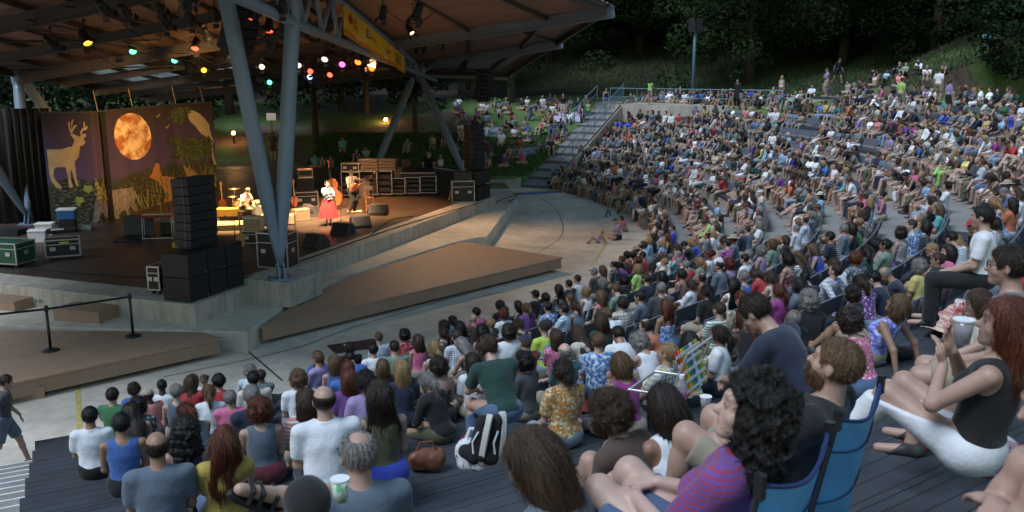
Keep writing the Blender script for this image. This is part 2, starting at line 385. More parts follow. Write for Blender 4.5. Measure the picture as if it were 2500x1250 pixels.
MB().prism([xy(q) for q in ap], -.1, .5).build('stage_apron', M_conc, kind='structure', bevel=.02)
cb = at(690, 676, 1.06); blk = MB().box((cb.x + .05, cb.y - .15, .82), (1.55, 1.45, .66), (0, 0, math.atan2(U.y, U.x)))
blk.build('column_plinth', M_conc2, label='square concrete plinth under the leaning blue columns at the stage edge', cat='plinth', bevel=.02)
# brown timber decks and boxes
def deckobj(name, px, z, th, lab, back=None):
    P = [at(a, b, z) for a, b in px]; o = empty(name, (P[0].x, P[0].y, 0), 0, lab, 'deck'); off = Vector((P[0].x, P[0].y, 0))
    d = MB().prism([xy(q - off) for q in P], z - .045, z).build('deck_top', M_brown, parent=o, bevel=.01)
    c = sum((q for q in P), Vector()) / len(P); ins = [q + (c - q).normalized() * .07 for q in P]
    MB().prism([xy(q - off) for q in ins], z - th, z - .045).build('fascia', M_brown, parent=o); return o
deckobj('timber_deck', [(635, 800), (1375, 628), (1130, 589), (1030, 620), (900, 662), (764, 714), (700, 756)], .47, .36, 'large brown painted triangular deck in front of the stage right of the columns')
deckobj('timber_deck', [(-330, 835), (-300, 797), (0, 806), (300, 808), (495, 811), (543, 825), (0, 941), (-330, 1012)], .47, .36, 'brown painted low deck at the left carrying the belt barrier')
def boxobj(px, size, z, rz, lab):
    q = at(*px, z); o = empty('step_box', (q.x, q.y, z), rz, lab, 'step')
    MB().box((0, 0, size[2] - .02), (size[0] + .03, size[1] + .03, .04)).build('top_board', M_brown, parent=o, bevel=.006)
    MB().box((0, 0, (size[2] - .04) / 2), (size[0], size[1], size[2] - .04)).build('box_sides', M_brown, parent=o); return o
boxobj((213, 777), (1.3, .75, .30), .5, R_(-14), 'brown wooden step box against the concrete stage front behind the barrier')
boxobj((22, 748), (1.2, .7, .26), .5, R_(-20), 'dark worn step box beside the stage front at the left edge')
boxobj((62, 968), (.75, .5, .24), 0, R_(22), 'small brown step box on the plaza below the left deck')
# belt barrier
def stanchion(px, lab):
    q = at(*px, .47); o = empty('stanchion', q, 0, lab, 'barrier post', 'belt barrier posts')
    MB().lathe([(.0, 0), (.19, 0), (.19, .015), (.15, .035), (.035, .05), (.0, .05)], n=24).build('base', M_black, parent=o, smooth=True)
    MB().tube((0, 0, .03), (0, 0, .93), .032, n=14).build('post', M_black, parent=o, smooth=True); MB().lathe([(0, .9), (.045, .9), (.045, 1.0), (.03, 1.03), (0, 1.03)], n=14).build('belt_head', M_black, parent=o); return q
q1 = stanchion((124, 856), 'black belt barrier post nearer the left edge of the deck'); q2 = stanchion((325, 821), 'black belt barrier post at the right end of the belt')
bl = MB(); q0 = at(-260, 905, .47)
for a_, b_ in ((q0, q1), (q1, q2)): bl.bar(a_ + Vector((0, 0, .95)), b_ + Vector((0, 0, .95)), .004, .05)
bl.build('barrier_belt', M_blackm, label='black retractable belt stretched between the barrier posts', cat='belt')
# drain
q = at(868, 845, .006); d = empty('drain_cover', q, R_(28), 'dark iron drain grating in the plaza behind the front row', 'drain'); M_iron = plain('iron', (.05, .05, .055), .6, .4)
MB().box((0, 0, -.002), (1.2, .7, .006)).build('drain_pit', M_black, parent=d); gb = MB()
for k in range(18): gb.box((-.58 + .068 * k, 0, .006), (.022, .7, .012))
for k in range(4): gb.box((0, -.33 + .22 * k, .008), (1.2, .03, .014))
gb.build('grating', M_iron, parent=d)
# cable ramp mat
q = at(1310, 471, .0); d = empty('cable_ramp', q, math.atan2(.9, 2.2), 'yellow and blue cable ramp lying on the plaza at the foot of the far steps', 'cable ramp')
MB().box((0, .18, .03), (2.6, .34, .06)).build('yellow_ramp', plain('yellow_rubber', (.55, .38, .05), .7), parent=d, bevel=.015); MB().box((0, -.18, .03), (2.6, .34, .06)).build('blue_ramp', plain('blue_rubber', (.05, .12, .35), .7), parent=d, bevel=.015)
# railings
M_rail = plain('blue_green_rail', (.12, .21, .27), .45, .1)
def railing(name, pts, h, lab, mesh=False):
    P = [Vector(p) for p in pts]; o = empty(name, P[0], 0, lab, 'railing'); L = [q - P[0] for q in P]
    MB().path([q + Vector((0, 0, h)) for q in L], .028).build('top_rail', M_rail, parent=o)
    MB().path([q + Vector((0, 0, h * .45)) for q in L], .018).build('lower_rail', M_rail, parent=o)
    for q in L: MB().tube(q, q + Vector((0, 0, h)), .028, n=8).build('post', M_rail, parent=o)
    if mesh:
        w_ = MB()
        for a_, b_ in zip(L[:-1], L[1:]):
            for k in range(14):
                u = (k + .5) / 14; q = a_.lerp(b_, u); w_.tube(q + Vector((0, 0, .1)), q + Vector((0, 0, h)), .006, n=4)
            for k in range(1, 6): w_.tube(a_ + Vector((0, 0, h * k / 6)), b_ + Vector((0, 0, h * k / 6)), .005, n=4)
        w_.build('wire_mesh', M_rail, parent=o)
    return o
railing('stair_railing', [(W0.x + WD.x * d + NRM.x * .12, W0.y + WD.y * d + NRM.y * .12, .36 * (1 + d / 1.05)) for d in (1.6, 3.4, 5.2, 7, 8.8, 10.6, 12.4)], .95, 'blue green handrail with wire mesh climbing beside the far steps', True)
railing('stair_railing', [(W0.x + WD.x * d + NRM.x * 1.9, W0.y + WD.y * d + NRM.y * 1.9, .36 * (1 + d / 1.05)) for d in (4.5, 6.3, 8.1, 9.9, 12.2)], .9, 'blue green handrail on the lawn side of the far steps', False)
railing('concourse_railing', [(6.5, 60.5, 4.28), (8.1, 59.3, 4.28), (9.7, 58.2, 4.28), (11.3, 57.1, 4.28), (12.9, 56, 4.28), (14.5, 55, 4.28), (16, 54, 4.28)], 1.0, 'horizontal blue green railing along the concrete walkway above the seats')
# ================================================================ CANOPY over the stage
RA0, RA1 = Vector((-5.7, 14, 10.4)), Vector((-5.0, 54.5, 6.5)); RB0, RB1 = Vector((-15.3, 14, 8.0)), Vector((-22.4, 58, 4.9))
def RP(u, v, dz=0): return RA0.lerp(RA1, u).lerp(RB0.lerp(RB1, u), v) + Vector((0, 0, dz))   # u away from camera, v to the left
def roof_mat():
    m, n, b = newmat('roof_underside'); uv = N(n, 'ShaderNodeUVMap'); gm = N(n, 'ShaderNodeNewGeometry'); a = noise(n, .8, 8, gm.outputs['Position'], .7)
    mp = N(n, 'ShaderNodeMapping'); mp.inputs['Scale'].default_value = (.3, 40, 1); n.links.new(uv.outputs[0], mp.inputs[0]); c = noise(n, 3, 4, mp.outputs[0])
    r = ramp(n, a.outputs[0], [(.3, (.20, .125, .085)), (.7, (.34, .225, .16))]); r2 = ramp(n, c.outputs[0], [(.35, (.75, .75, .75)), (.6, (1.05, 1.05, 1.05))])
    n.links.new(mixc(n, 1, r.outputs[0], r2.outputs[0], 'MULTIPLY'), b.inputs['Base Color']); b.inputs['Roughness'].default_value = .7
    w = N(n, 'ShaderNodeTexWave', wave_type='BANDS', bands_direction='Y'); w.inputs['Scale'].default_value = 3.2; n.links.new(uv.outputs[0], w.inputs[0]); bump(n, b, w.outputs[0], .5, .03); return m
M_roof = roof_mat(); M_corr = plain('corrugated_metal', (.30, .31, .33), .5, .4)
canopy = empty('stage_canopy', (cb.x, cb.y, 1.0), 0, 'large steel framed stage canopy with leaning blue columns and brown underside', 'canopy'); CO = canopy.location.copy()
def cbuild(mb, name, mats, smooth=False, bevel=0, parent=None, label=None):
    mb.v = [(v[0] - CO.x, v[1] - CO.y, v[2] - CO.z) for v in mb.v]; return mb.build(name, mats, parent or canopy, smooth=smooth, bevel=bevel, label=label)
r = MB(); nu, nv = 24, 10; uvl = []
for i in range(nu):
    for j in range(nv):
        sk_ = (j in (7, 8) and 13 <= i <= 21 and i % 3 != 0) or (i in (17, 18) and j in (5,))
        u0, u1, v0, v1 = i / nu, (i + 1) / nu, j / nv, (j + 1) / nv
        r.add([RP(u0, v0), RP(u1, v0), RP(u1, v1), RP(u0, v1)], [(0, 3, 2, 1)], 1 if sk_ else 0)
        r.add([RP(u0, v0, .07), RP(u1, v0, .07), RP(u1, v1, .07), RP(u0, v1, .07)], [(0, 1, 2, 3)], 1 if sk_ else 2); 
ms, nsk, bsk = newmat('translucent_skylight'); bsk.inputs['Base Color'].default_value = (.75, .8, .78, 1); bsk.inputs['Transmission Weight'].default_value = .85; bsk.inputs['Roughness'].default_value = .5
o = cbuild(r, 'roof_panels', [M_roof, ms, M_corr]); setuv(o.data, lambda co: (co[:, 0], co[:, 1]))
# canopy wing outside the front truss
T0 = Vector((-5.7, 14, 10.35)); bs1 = Vector((-5.5, 41, 7.78)); bs2 = Vector((-5.15, 50.5, 6.88)); t1 = Vector((3.8, 37.6, 9.0)); t2 = Vector((2.3, 47.8, 8.0)); t3 = Vector((-.25, 54, 6.35)); t0 = Vector((-1.1, 24, 9.5)); bs0 = Vector((-5.65, 26, 9.2))
wg = MB()
for P in ((T0, t0, bs0), (bs0, t0, t1, bs1), (bs1, t1, t2, bs2), (bs2, t2, t3, RA1)):
    P = list(P); n_ = len(P); up = [q + Vector((0, 0, .07)) for q in P]
    wg.add(P, [tuple(range(n_ - 1, -1, -1))], 0); wg.add(up, [tuple(range(n_))], 1)
    for a_, b_, c_, d_ in [(P[i], P[(i + 1) % n_], up[(i + 1) % n_], up[i]) for i in range(n_)]: wg.add([a_, b_, c_, d_], [(0, 1, 2, 3)], 1)
o = cbuild(wg, 'roof_wing', [M_roof, M_corr]); setuv(o.data, lambda co: (co[:, 0], co[:, 1]))
# corrugated edge beyond the tip beam
ce = MB(); K = 90
for k in range(K):
    a_, b_ = t0.lerp(t1, k / K), t0.lerp(t1, (k + 1) / K); h0 = .09 + .03 * math.sin(k * 1.4); h1 = .09 + .03 * math.sin((k + 1) * 1.4)
    ce.add([a_ + Vector((.25, .1, h0)), b_ + Vector((.25, .1, h1)), b_ + Vector((-.3, 0, h1 + .03)), a_ + Vector((-.3, 0, h0 + .03))], [(0, 1, 2, 3)])
cbuild(ce, 'corrugated_edge', M_corr)
# beams
def ibeam(mb, a, b, h=.34, w=.16, drop=0):
    a = Vector(a) - Vector((0, 0, drop)); b = Vector(b) - Vector((0, 0, drop))
    mb.bar(a - Vector((0, 0, .02)), b - Vector((0, 0, .02)), w, .03); mb.bar(a - Vector((0, 0, h)), b - Vector((0, 0, h)), w, .03); mb.bar(a - Vector((0, 0, h / 2)), b - Vector((0, 0, h / 2)), .03, h - .04)
cant = [(bs0, t0), (bs1, t1 + (t1 - bs1).normalized() * .35), (bs2, t2 + (t2 - bs2).normalized() * .35), (RA1, t3)]
for a_, b_ in cant:
    m_ = MB(); ibeam(m_, a_, b_, .46, .22); cbuild(m_, 'cantilever_beam', M_dsteel if a_ is bs0 else M_steel)
fa = MB()
for a_, b_ in ((t1, t2), (t2, t3), (t3, RA1), (RA1, RB1), (RB1, RB0), (t0, t1)): ibeam(fa, a_, b_, .26, .12, .03)
M_bst = plain('brown_steel', (.07, .055, .045), .6); cbuild(fa, 'edge_beam', M_bst)
pw = MB()
for (a_, b_), (c_, d_) in zip(cant[:-1], cant[1:]):
    for f in (.02, .38, .72): 
        p_, q_ = a_.lerp(b_, f), c_.lerp(d_, min(f * 1.0, .98)); pw.bar(p_ - Vector((0, 0, .1)), q_ - Vector((0, 0, .1)), .11, .18)
pw.bar(bs1.lerp(t1, .55) - Vector((0, 0, .08)), t2 - Vector((0, 0, .1)), .1, .14); cbuild(pw, 'wing_purlins', plain('brown_steel', (.07, .055, .045), .6))
pu = MB()
for k in range(0, nv + 1): 
    for s_ in range(8): pu.bar(RP(s_ / 8, k / nv, -.09), RP((s_ + 1) / 8, k / nv, -.09), .07, .15)
cbuild(pu, 'purlins', plain('purlin_brown', (.06, .042, .032), .6))
for k in range(1, 9):
    u = k / 8.7; b_ = MB(); q = [RP(u, j / 6, -.16) for j in range(7)]
    for a1, a2 in zip(q[:-1], q[1:]): ibeam(b_, a1, a2, .30 if k % 2 else .42, .14)
    cbuild(b_, 'roof_beam', M_bst)
br_ = MB()
for u in (.2, .42, .64):
    br_.tube(RP(u, .05, -.3), RP(u + .2, .5, -.3), .03); br_.tube(RP(u, .95, -.3), RP(u + .2, .5, -.3), .03)
cbuild(br_, 'cross_braces', M_dsteel)
# front truss of round tube
TL = [Vector((-5.75, 14, 8.35)), Vector((-5.6, 26, 7.62)), Vector((-5.3, 40, 6.86)), Vector((-5.0, 50, 6.25)), Vector((-4.4, 53, 5.9))]
def chord(y):
    for a_, b_ in zip(TL[:-1], TL[1:]):
        if y <= b_.y: return a_.lerp(b_, (y - a_.y) / (b_.y - a_.y))
    return TL[-1]
ft = MB(); ft.path(TL, .13, n=12); ft.path([RP(u, 0, -.25) for u in (0, .25, .5, .75, .9)], .12, n=12)
ys_ = list(np.arange(14, 50, 2.2)); 
for k, y in enumerate(ys_[:-1]):
    u = (y + 1.1 - 14) / 40.5; top = RP(u, 0, -.25); ft.tube(chord(y), top, .065, n=8); ft.tube(top, chord(ys_[k + 1]), .065, n=8)
cbuild(ft, 'front_truss', M_steel, smooth=True)
# columns: base, two leaning legs
def leg(a, b, r=.19, name='column'):
    a = Vector(a); b = Vector(b); d = b - a; L = d.length; d.normalize(); m_ = MB()
    m_.path([a, a + d * .35, a + d * 1.9, b - d * .5, b], [r * .42, r * .55, r, r, r * .7], n=20); o = cbuild(m_, name, M_steel, smooth=True)
    g_ = MB(); g_.path([a + d * 1.9, a + d * 1.93], r * 1.03, n=20); cbuild(g_, 'weld_ring', M_steel, parent=None); return o
def shoe(q, rz=0):
    q = Vector(q); m_ = MB(); M3 = Matrix.Rotation(rz, 3, 'Z')
    m_.box(q + Vector((0, 0, .03)), (.62, .5, .05), M3)
    for dx in (-.07, .07): m_.add([q + M3 @ Vector((dx + e, y, z)) for e in (-.015, .015) for y, z in ((-.24, .055), (.24, .055), (.09, .48), (-.09, .48))], [(0, 1, 2, 3), (7, 6, 5, 4), (0, 4, 5, 1), (1, 5, 6, 2), (2, 6, 7, 3), (3, 7, 4, 0)])
    for dx in (-.25, .25):
        for dy in (-.18, .18): m_.tube(q + M3 @ Vector((dx, dy, .05)), q + M3 @ Vector((dx, dy, .10)), .022, n=6)
    m_.tube(q + M3 @ Vector((-.12, 0, .38)), q + M3 @ Vector((.12, 0, .38)), .035, n=10); cbuild(m_, 'column_shoe', M_steel)
nb = at(686, 682, 1.15); shoe(nb, R_(25)); nb2 = nb + Vector((0, 0, .4))
leg(nb2, atd(541, -60, 23.2), .20); leg(nb2, atd(719, -40, 24.1), .20)
J1 = Vector((-5.0, 50, 6.2)); leg((-2.35, 46.5, .95), J1, .20); leg((-7.3, 46.6, .95), J1 + Vector((-.35, 0, 0)), .20); shoe((-2.35, 46.5, .6)); shoe((-7.3, 46.6, .6))
L1 = at(72, 548, 1); J3 = Vector((-18.5, 34.4, 6.2)); shoe(L1); leg(L1 + Vector((0, 0, .3)), J3, .19); leg(L1 + Vector((-.05, 0, .3)), (-18.9, 29.6, 6.9), .19); leg((-18.6, 41, .9), J3 + Vector((0, .3, 0)), .19)
J2 = Vector((-21.6, 57, 4.95)); leg((-23.9, 56, .4), J2, .19); leg((-20.2, 57.5, .4), J2 + Vector((.2, 0, 0)), .19)
for J in (J3, J2): nd = MB().path([J + Vector((0, 0, -.35)), J + Vector((0, 0, .45))], [.2, .3], n=14); cbuild(nd, 'joint_node', M_steel)
nd = MB().path([J1 + Vector((0, 0, -.35)), J1 + Vector((0, 0, .45))], [.2, .3], n=14)
for k in range(6): a_ = J1 + Vector((.9 * math.cos(k), .9 * math.sin(k), .75)); nd.tube(J1, a_, .06, n=8)
cbuild(nd, 'joint_node', M_steel)

# ---------------------------------------------------------------- stage lights hung from the canopy
lens = {'yellow': (1, .42, .03), 'green': (.12, 1, .45), 'red': (1, .10, .05), 'blue': (.35, .5, 1), 'amber': (1, .2, .02), 'white': (1, .62, .42), 'magenta': (1, .12, .5)}
def fixture(px, Y, col=None, aim=(-8, 32, 1), s=1.0, hang=True, power=0, lab=None, spot=50):
    q = atd(*px, Y); aim = Vector(aim); d = (aim - q).normalized()
    o = empty('stage_light', q, 0, lab, 'stage light', 'stage lights under the canopy'); M3 = d.to_track_quat('Z', 'Y').to_matrix()
    Mb = M_black; b = MB(); b.lathe([(0, -.26), (.06, -.26), (.10, -.20), (.115, -.05), (.115, .08), (.135, .10), (.135, .20), (.122, .20), (.118, .16), (0, .15)], n=16, axis=M3)
    b.v = [tuple(Vector(v) * s) for v in b.v]; b.build('lamp_body', Mb, o, smooth=False)
    if col:
        l = MB(); l.lathe([(0, .165), (.113, .165), (.10, .18), (0, .185)], n=16, axis=M3); l.v = [tuple(Vector(v) * s) for v in l.v]; l.build('lens', emis('lit_lens_' + col, lens[col], .7), o)
    fl_ = MB(); X3 = M3 @ Vector((1, 0, 0)); Y3 = M3 @ Vector((0, 1, 0))
    for sx, sy in ((1, 0), (-1, 0), (0, 1), (0, -1)):
        c_ = d * .24 * s + (X3 * sx + Y3 * sy) * .17 * s; fl_.bar(c_ - d * .05 * s, c_ + d * .08 * s + (X3 * sx + Y3 * sy) * .05 * s, .16 * s, .006, up=(X3 * sx + Y3 * sy))
    fl_.build('barn_doors', Mb, o)
    yk = MB(); side = Vector((-d.y, d.x, 0)).normalized() if abs(d.z) < .99 else Vector((1, 0, 0))
    yk.path([side * .15 * s, side * .15 * s + Vector((0, 0, .22 * s)), -side * .15 * s + Vector((0, 0, .22 * s)), -side * .15 * s], .012, n=6); yk.tube((0, 0, .22 * s), (0, 0, .42 * s), .018, n=6); yk.box((0, 0, .44 * s), (.07, .07, .08)); yk.build('yoke', Mb, o)
    if power:
        ld = bpy.data.lights.new('stage_spot', 'SPOT'); ld.energy = power; ld.color = {'amber': (1, .45, .16), 'white': (1, .66, .38), 'yellow': (1, .58, .2), 'red': (1, .2, .08)}.get(col, (1, .6, .35)); ld.spot_size = R_(spot); ld.spot_blend = .9; ld.shadow_soft_size = .25
        lo = bpy.data.objects.new('spot_beam', ld); C.objects.link(lo); lo.parent = o; lo.location = d * .3 * s; lo.rotation_euler = d.to_track_quat('-Z', 'Y').to_euler()
    return o
names = ['near', 'middle', 'far']
FX = [((208, 92), 26, 'yellow', 'yellow lit stage lamp hanging at the far left above the deer backdrop'), ((322, 118), 33, 'green', 'green lit stage lamp left of the yellow one above the moon'),
 ((375, 125), 35, 'yellow', 'yellow lit stage lamp between two green ones under the roof'), ((427, 143), 38, 'green', 'green lit stage lamp right of the yellow lamp above the moon'),
 ((497, 168), 42, 'yellow', 'small yellow lit stage lamp over the right end of the backdrop'), ((539, 180), 44, 'green', 'green lit stage lamp just left of the left blue column'),
 ((659, 199), 47, 'green', 'green lit stage lamp hanging between the two blue columns'), ((723, 172), 43, 'blue', 'blue white lit lamp touching the right blue column'),
 ((729, 155), 40, 'white', 'white lit lamp just right of the right blue column'), ((759, 171), 42, 'red', 'red lit stage lamp above the blue one'), ((758, 185), 43, 'blue', 'blue lit stage lamp below the red one'),
 ((808, 179), 42, 'red', 'red lit stage lamp right of the blue one'), ((837, 153), 38, 'magenta', 'magenta lit stage lamp left of the orange pair'), ((877, 146), 36, 'amber', 'larger orange lit lamp below the banner'),
 ((911, 162), 38, 'amber', 'rightmost orange lit lamp below the banner'), ((641, 160), 42, 'white', 'white lit lamp between the columns near the roof'), ((657, 62), 28, 'red', 'dim red lamp between the columns below the line array'),
 ((795, 138), 36, 'white', 'white lit lamp near the roof beam right of the right column'), ((622, 30), 24, 'red', 'dim red lamp high between the blue columns'), ((478, 108), 31, 'red', 'wide floodlight with reddish glow left of the columns')]
for k, (px, Y, col, lab) in enumerate(FX): fixture(px, Y, col, aim=(-7 - (k % 4), 22 + (k % 3) * 2, 0), s=1.1, lab=lab)
for k, (px, Y) in enumerate([((385, 14), 24), ((403, 55), 25), ((304, 28), 23), ((465, 47), 25), ((452, 8), 22), ((525, 35), 25), ((126, 105), 27), ((505, 85), 30), ((250, 18), 22), ((463, 155), 38), ((748, 60), 28), ((797, 82), 30), ((834, 98), 31), ((874, 122), 34), ((690, 65), 27), ((751, 195), 43), ((619, 180), 44), ((690, 15), 22)]):
    fixture(px, Y, None, aim=(-10, 36, 1), lab=None).update_tag()
lab_off = ['unlit black lamp at the very top left of the columns', 'unlit black lamp below the topmost lamps', 'unlit black lamp over the deer side', 'unlit black lamp right of the upper group', 'unlit lamp cut by the top edge left of the columns', 'unlit lamp close to the left blue column', 'unlit lamp in the dark roof corner above the side column', 'unlit lamp above the wide floodlight', 'unlit lamp at the top over the deer', 'unlit lamp on the far pipe over the moon', 'unlit lamp hanging right of the right column', 'unlit lamp left of the banner', 'unlit lamp behind the banner corner', 'unlit lamp above the larger orange one', 'unlit lamp between the two columns near the top', 'unlit lamp beside the lower blue light', 'unlit lamp left of the right column far back', 'unlit lamp high up beside the right column']
offs = [o for o in C.objects if o.name.startswith('stage_light') and 'label' not in o.keys()]
for o, l in zip(offs, lab_off): o['label'] = l; o['category'] = 'stage light'
for px, Y, lab in [((1020, 30), 30, 'big black spotlight with lit slit under the canopy wing'), ((935, 32), 30, 'small grey lamp hanging beside the top of the banner'), ((1017, 108), 42, 'round black lamp left under the canopy wing'), ((1036, 108), 42, 'grey round lamp under the canopy wing'), ((1083, 100), 42, 'twin lamp hanging under the middle of the canopy wing'), ((1135, 155), 46, 'small lamp near the hanging right loudspeaker')]:
    o = fixture(px, Y, None, aim=(-6, 34, 1), s=1.25 if px[0] == 1020 else 1, lab=lab)
    o['group'] = 'stage lights under the canopy wing'
# pipes the lamps hang on
for (a_, b_) in (((150, 5), (1000, 190)), ((60, 60), (760, 215)), ((250, -30), (900, 140))):
    pp = MB(); P = [atd(a_[0] + (b_[0] - a_[0]) * t_, a_[1] + (b_[1] - a_[1]) * t_ - 14, 23 + 24 * t_ ) for t_ in np.linspace(0, 1, 12)]
    pp.path(P, .03, n=8); pp.path([p_ + Vector((0, 0, -.22)) for p_ in P], .025, n=8)
    for a1, a2 in zip(P[:-1], P[1:]): pp.tube(a1, a2 + Vector((0, 0, -.22)), .012, n=5)
    cbuild(pp, 'lighting_pipe', M_dsteel)
def cablerun(name, pts, r, mat, lab, cat='cable', sag=.0, grp=None):
    P = [Vector(q) for q in pts]; o = MB().path(P, r, n=6); L = P[0].copy(); o.v = [tuple(Vector(v) - L) for v in o.v]
    return o.build(name, mat, None, True, L, label=lab, cat=cat, group=grp)
for k, (x0, y0, x1, y1, Y0, Y1) in enumerate([(300, 60, 520, 110, 25, 31), (420, 90, 640, 170, 29, 42), (200, 110, 400, 160, 28, 38), (600, 60, 660, 70, 26, 28), (930, 10, 1060, 30, 30, 32)]):
    a_, b_ = atd(x0, y0, Y0), atd(x1, y1, Y1); cb_ = MB(); cb_.path([a_.lerp(b_, t_) + Vector((0, 0, -.5 * math.sin(math.pi * t_))) for t_ in np.linspace(0, 1, 9)], .012, n=5); cbuild(cb_, 'drooping_cable', M_blackm)
# key lights: real spots in fixtures on the front truss, aimed at the band
fixture((800, 40), 29, 'white', aim=S(10.9, 2.9, 1.2), lab='bright warm key lamp on the front truss aimed at the singer', power=4200, spot=30)
fixture((655, 100), 30, 'white', aim=S(12.6, 4.2, .9), lab='bright warm key lamp between the columns aimed at the band', power=4600, spot=36)
fixture((560, 130), 33, 'yellow', aim=S(9.8, 6.2, 1.2), lab='bright yellow key lamp aimed at the drum kit', power=5200, spot=40)
fixture((905, 120), 38, 'amber', aim=S(15.5, 4.0, .6), lab='orange key lamp aimed at the bass player and stage right', power=2500, spot=70)
fixture((640, 75), 27, 'yellow', aim=at(330, 400, 2.6), lab='amber lamp aimed at the moon on the backdrop', power=1500, spot=50)
fixture((1000, 72), 36, 'white', aim=S(13, -4.5, .2), lab='orange lamp spilling warm light over the concrete apron', power=420, spot=100)
# ================================================================ TREES
def leaf_mat(name, c0, c1):
    m, n, b = newmat(name); gm = N(n, 'ShaderNodeNewGeometry'); a = noise(n, .45, 4, gm.outputs['Position'], .6); c = noise(n, 7, 2, gm.outputs['Position'])
    r = ramp(n, math_(n, 'ADD', math_(n, 'MULTIPLY', a.outputs[0], .6), math_(n, 'MULTIPLY', c.outputs[0], .4)), [(.35, c0), (.65, c1)]); n.links.new(r.outputs[0], b.inputs['Base Color']); b.inputs['Roughness'].default_value = .95; b.inputs['Specular IOR Level'].default_value = .15; return m
M_leafA = leaf_mat('oak_leaves', (.006, .014, .007), (.017, .035, .014)); M_leafB = leaf_mat('light_leaves', (.014, .030, .012), (.038, .066, .025)); M_bark = plain('bark', (.07, .055, .042), .9, 0, .4, 8, .5)
def leaves(cs, rs, n, size, R, squash=.75):
    "leaf quads scattered on and in the clumps"
    cs = np.array(cs); rs = np.array(rs); k = R.choice(len(cs), n, p=rs ** 2 / (rs ** 2).sum()); d = R.normal(size=(n, 3)); d /= np.linalg.norm(d, axis=1)[:, None]
    p = cs[k] + d * (rs[k] * R.uniform(.55, 1.08, n) ** .6)[:, None] * np.array([1, 1, squash]); a = R.normal(size=(n, 3)) + d * .8; a /= np.linalg.norm(a, axis=1)[:, None]
    t = np.cross(a, R.normal(size=(n, 3))); t /= np.linalg.norm(t, axis=1)[:, None]; b = np.cross(a, t); s = size * R.uniform(.5, 1.3, n)[:, None]
    v = np.stack([p - t * s, p - b * s * .55, p + t * s, p + b * s * .55], 1).reshape(-1, 3); return v
def quadmesh(name, v, mat):
    me = bpy.data.meshes.new(name); n = len(v) // 4; me.vertices.add(len(v)); me.vertices.foreach_set('co', v.ravel()); me.loops.add(n * 4); me.loops.foreach_set('vertex_index', np.arange(n * 4, dtype=np.int32)); me.polygons.add(n); me.polygons.foreach_set('loop_start', np.arange(0, n * 4, 4, dtype=np.int32)); me.update(); me.materials.append(mat); return me
def tree_proto(seed, H_, cr, trunk, nleaf, mat, low=.35):
    R = np.random.RandomState(seed); tb = MB(); cs, rs = [], []; p = [V_(0, 0, -.6), V_(R.uniform(-.1, .1), 0, H_ * .2), V_(R.uniform(-.3, .3), R.uniform(-.3, .3), H_ * .5), V_(R.uniform(-.4, .4), R.uniform(-.4, .4), H_ * .85)]
    tb.path(p, [trunk * 1.25, trunk, trunk * .65, trunk * .15], n=10)
    for k in range(15):
        h = H_ * (low + (1 - low) * .92 * k / 14); a = k * 2.4 + R.uniform(-.4, .4); L = cr * math.sin(math.pi * min(.97, (.22 + .72 * k / 14))) * R.uniform(.7, 1.1); b = V_(0, 0, h * .82)
        e = V_(L * math.cos(a), L * math.sin(a), h + .12 * L); mid = b.lerp(e, .5) + V_(0, 0, .25); tb.path([b, mid, e], [trunk * .35, trunk * .2, .03], n=6)
        for f in (.45, .75, 1.0):
            q = b.lerp(e, f) + V_(*(R.normal(size=3) * .35)); cs.append(tuple(q)); rs.append(cr * R.uniform(.20, .34))
            for _ in range(2): q2 = q + V_(*(R.normal(size=3) * cr * .22)); cs.append(tuple(q2)); rs.append(cr * R.uniform(.10, .2))
    cs.append((0, 0, H_ * .95)); rs.append(cr * .3)
    return tb.mesh('trunk', M_bark, True), quadmesh('crown', leaves(cs, rs, int(nleaf * 1.5), .125, R), mat)
def V_(*a): return Vector(a)
PR = [tree_proto(3, 11, 5.0, .24, 26000, M_leafA, .42), tree_proto(8, 13, 5.6, .28, 30000, M_leafA, .38), tree_proto(14, 10.5, 4.2, .19, 20000, M_leafB, .42), tree_proto(33, 13, 6.2, .3, 36000, M_leafB, .2), tree_proto(41, 13, 5.8, .3, 30000, M_leafA, .15)]
def tree(x, y, z, s, rz, pr, lab, kindname='tree', cat='tree', grp='trees around the lawn'):
    o = empty(kindname, (x, y, z), rz, lab, cat, grp); o.scale = (s, s, s); link('trunk', PR[pr][0], o); link('crown', PR[pr][1], o); return o
def tp(px, py, D): q = atd(px, py, D); return q.x, q.y
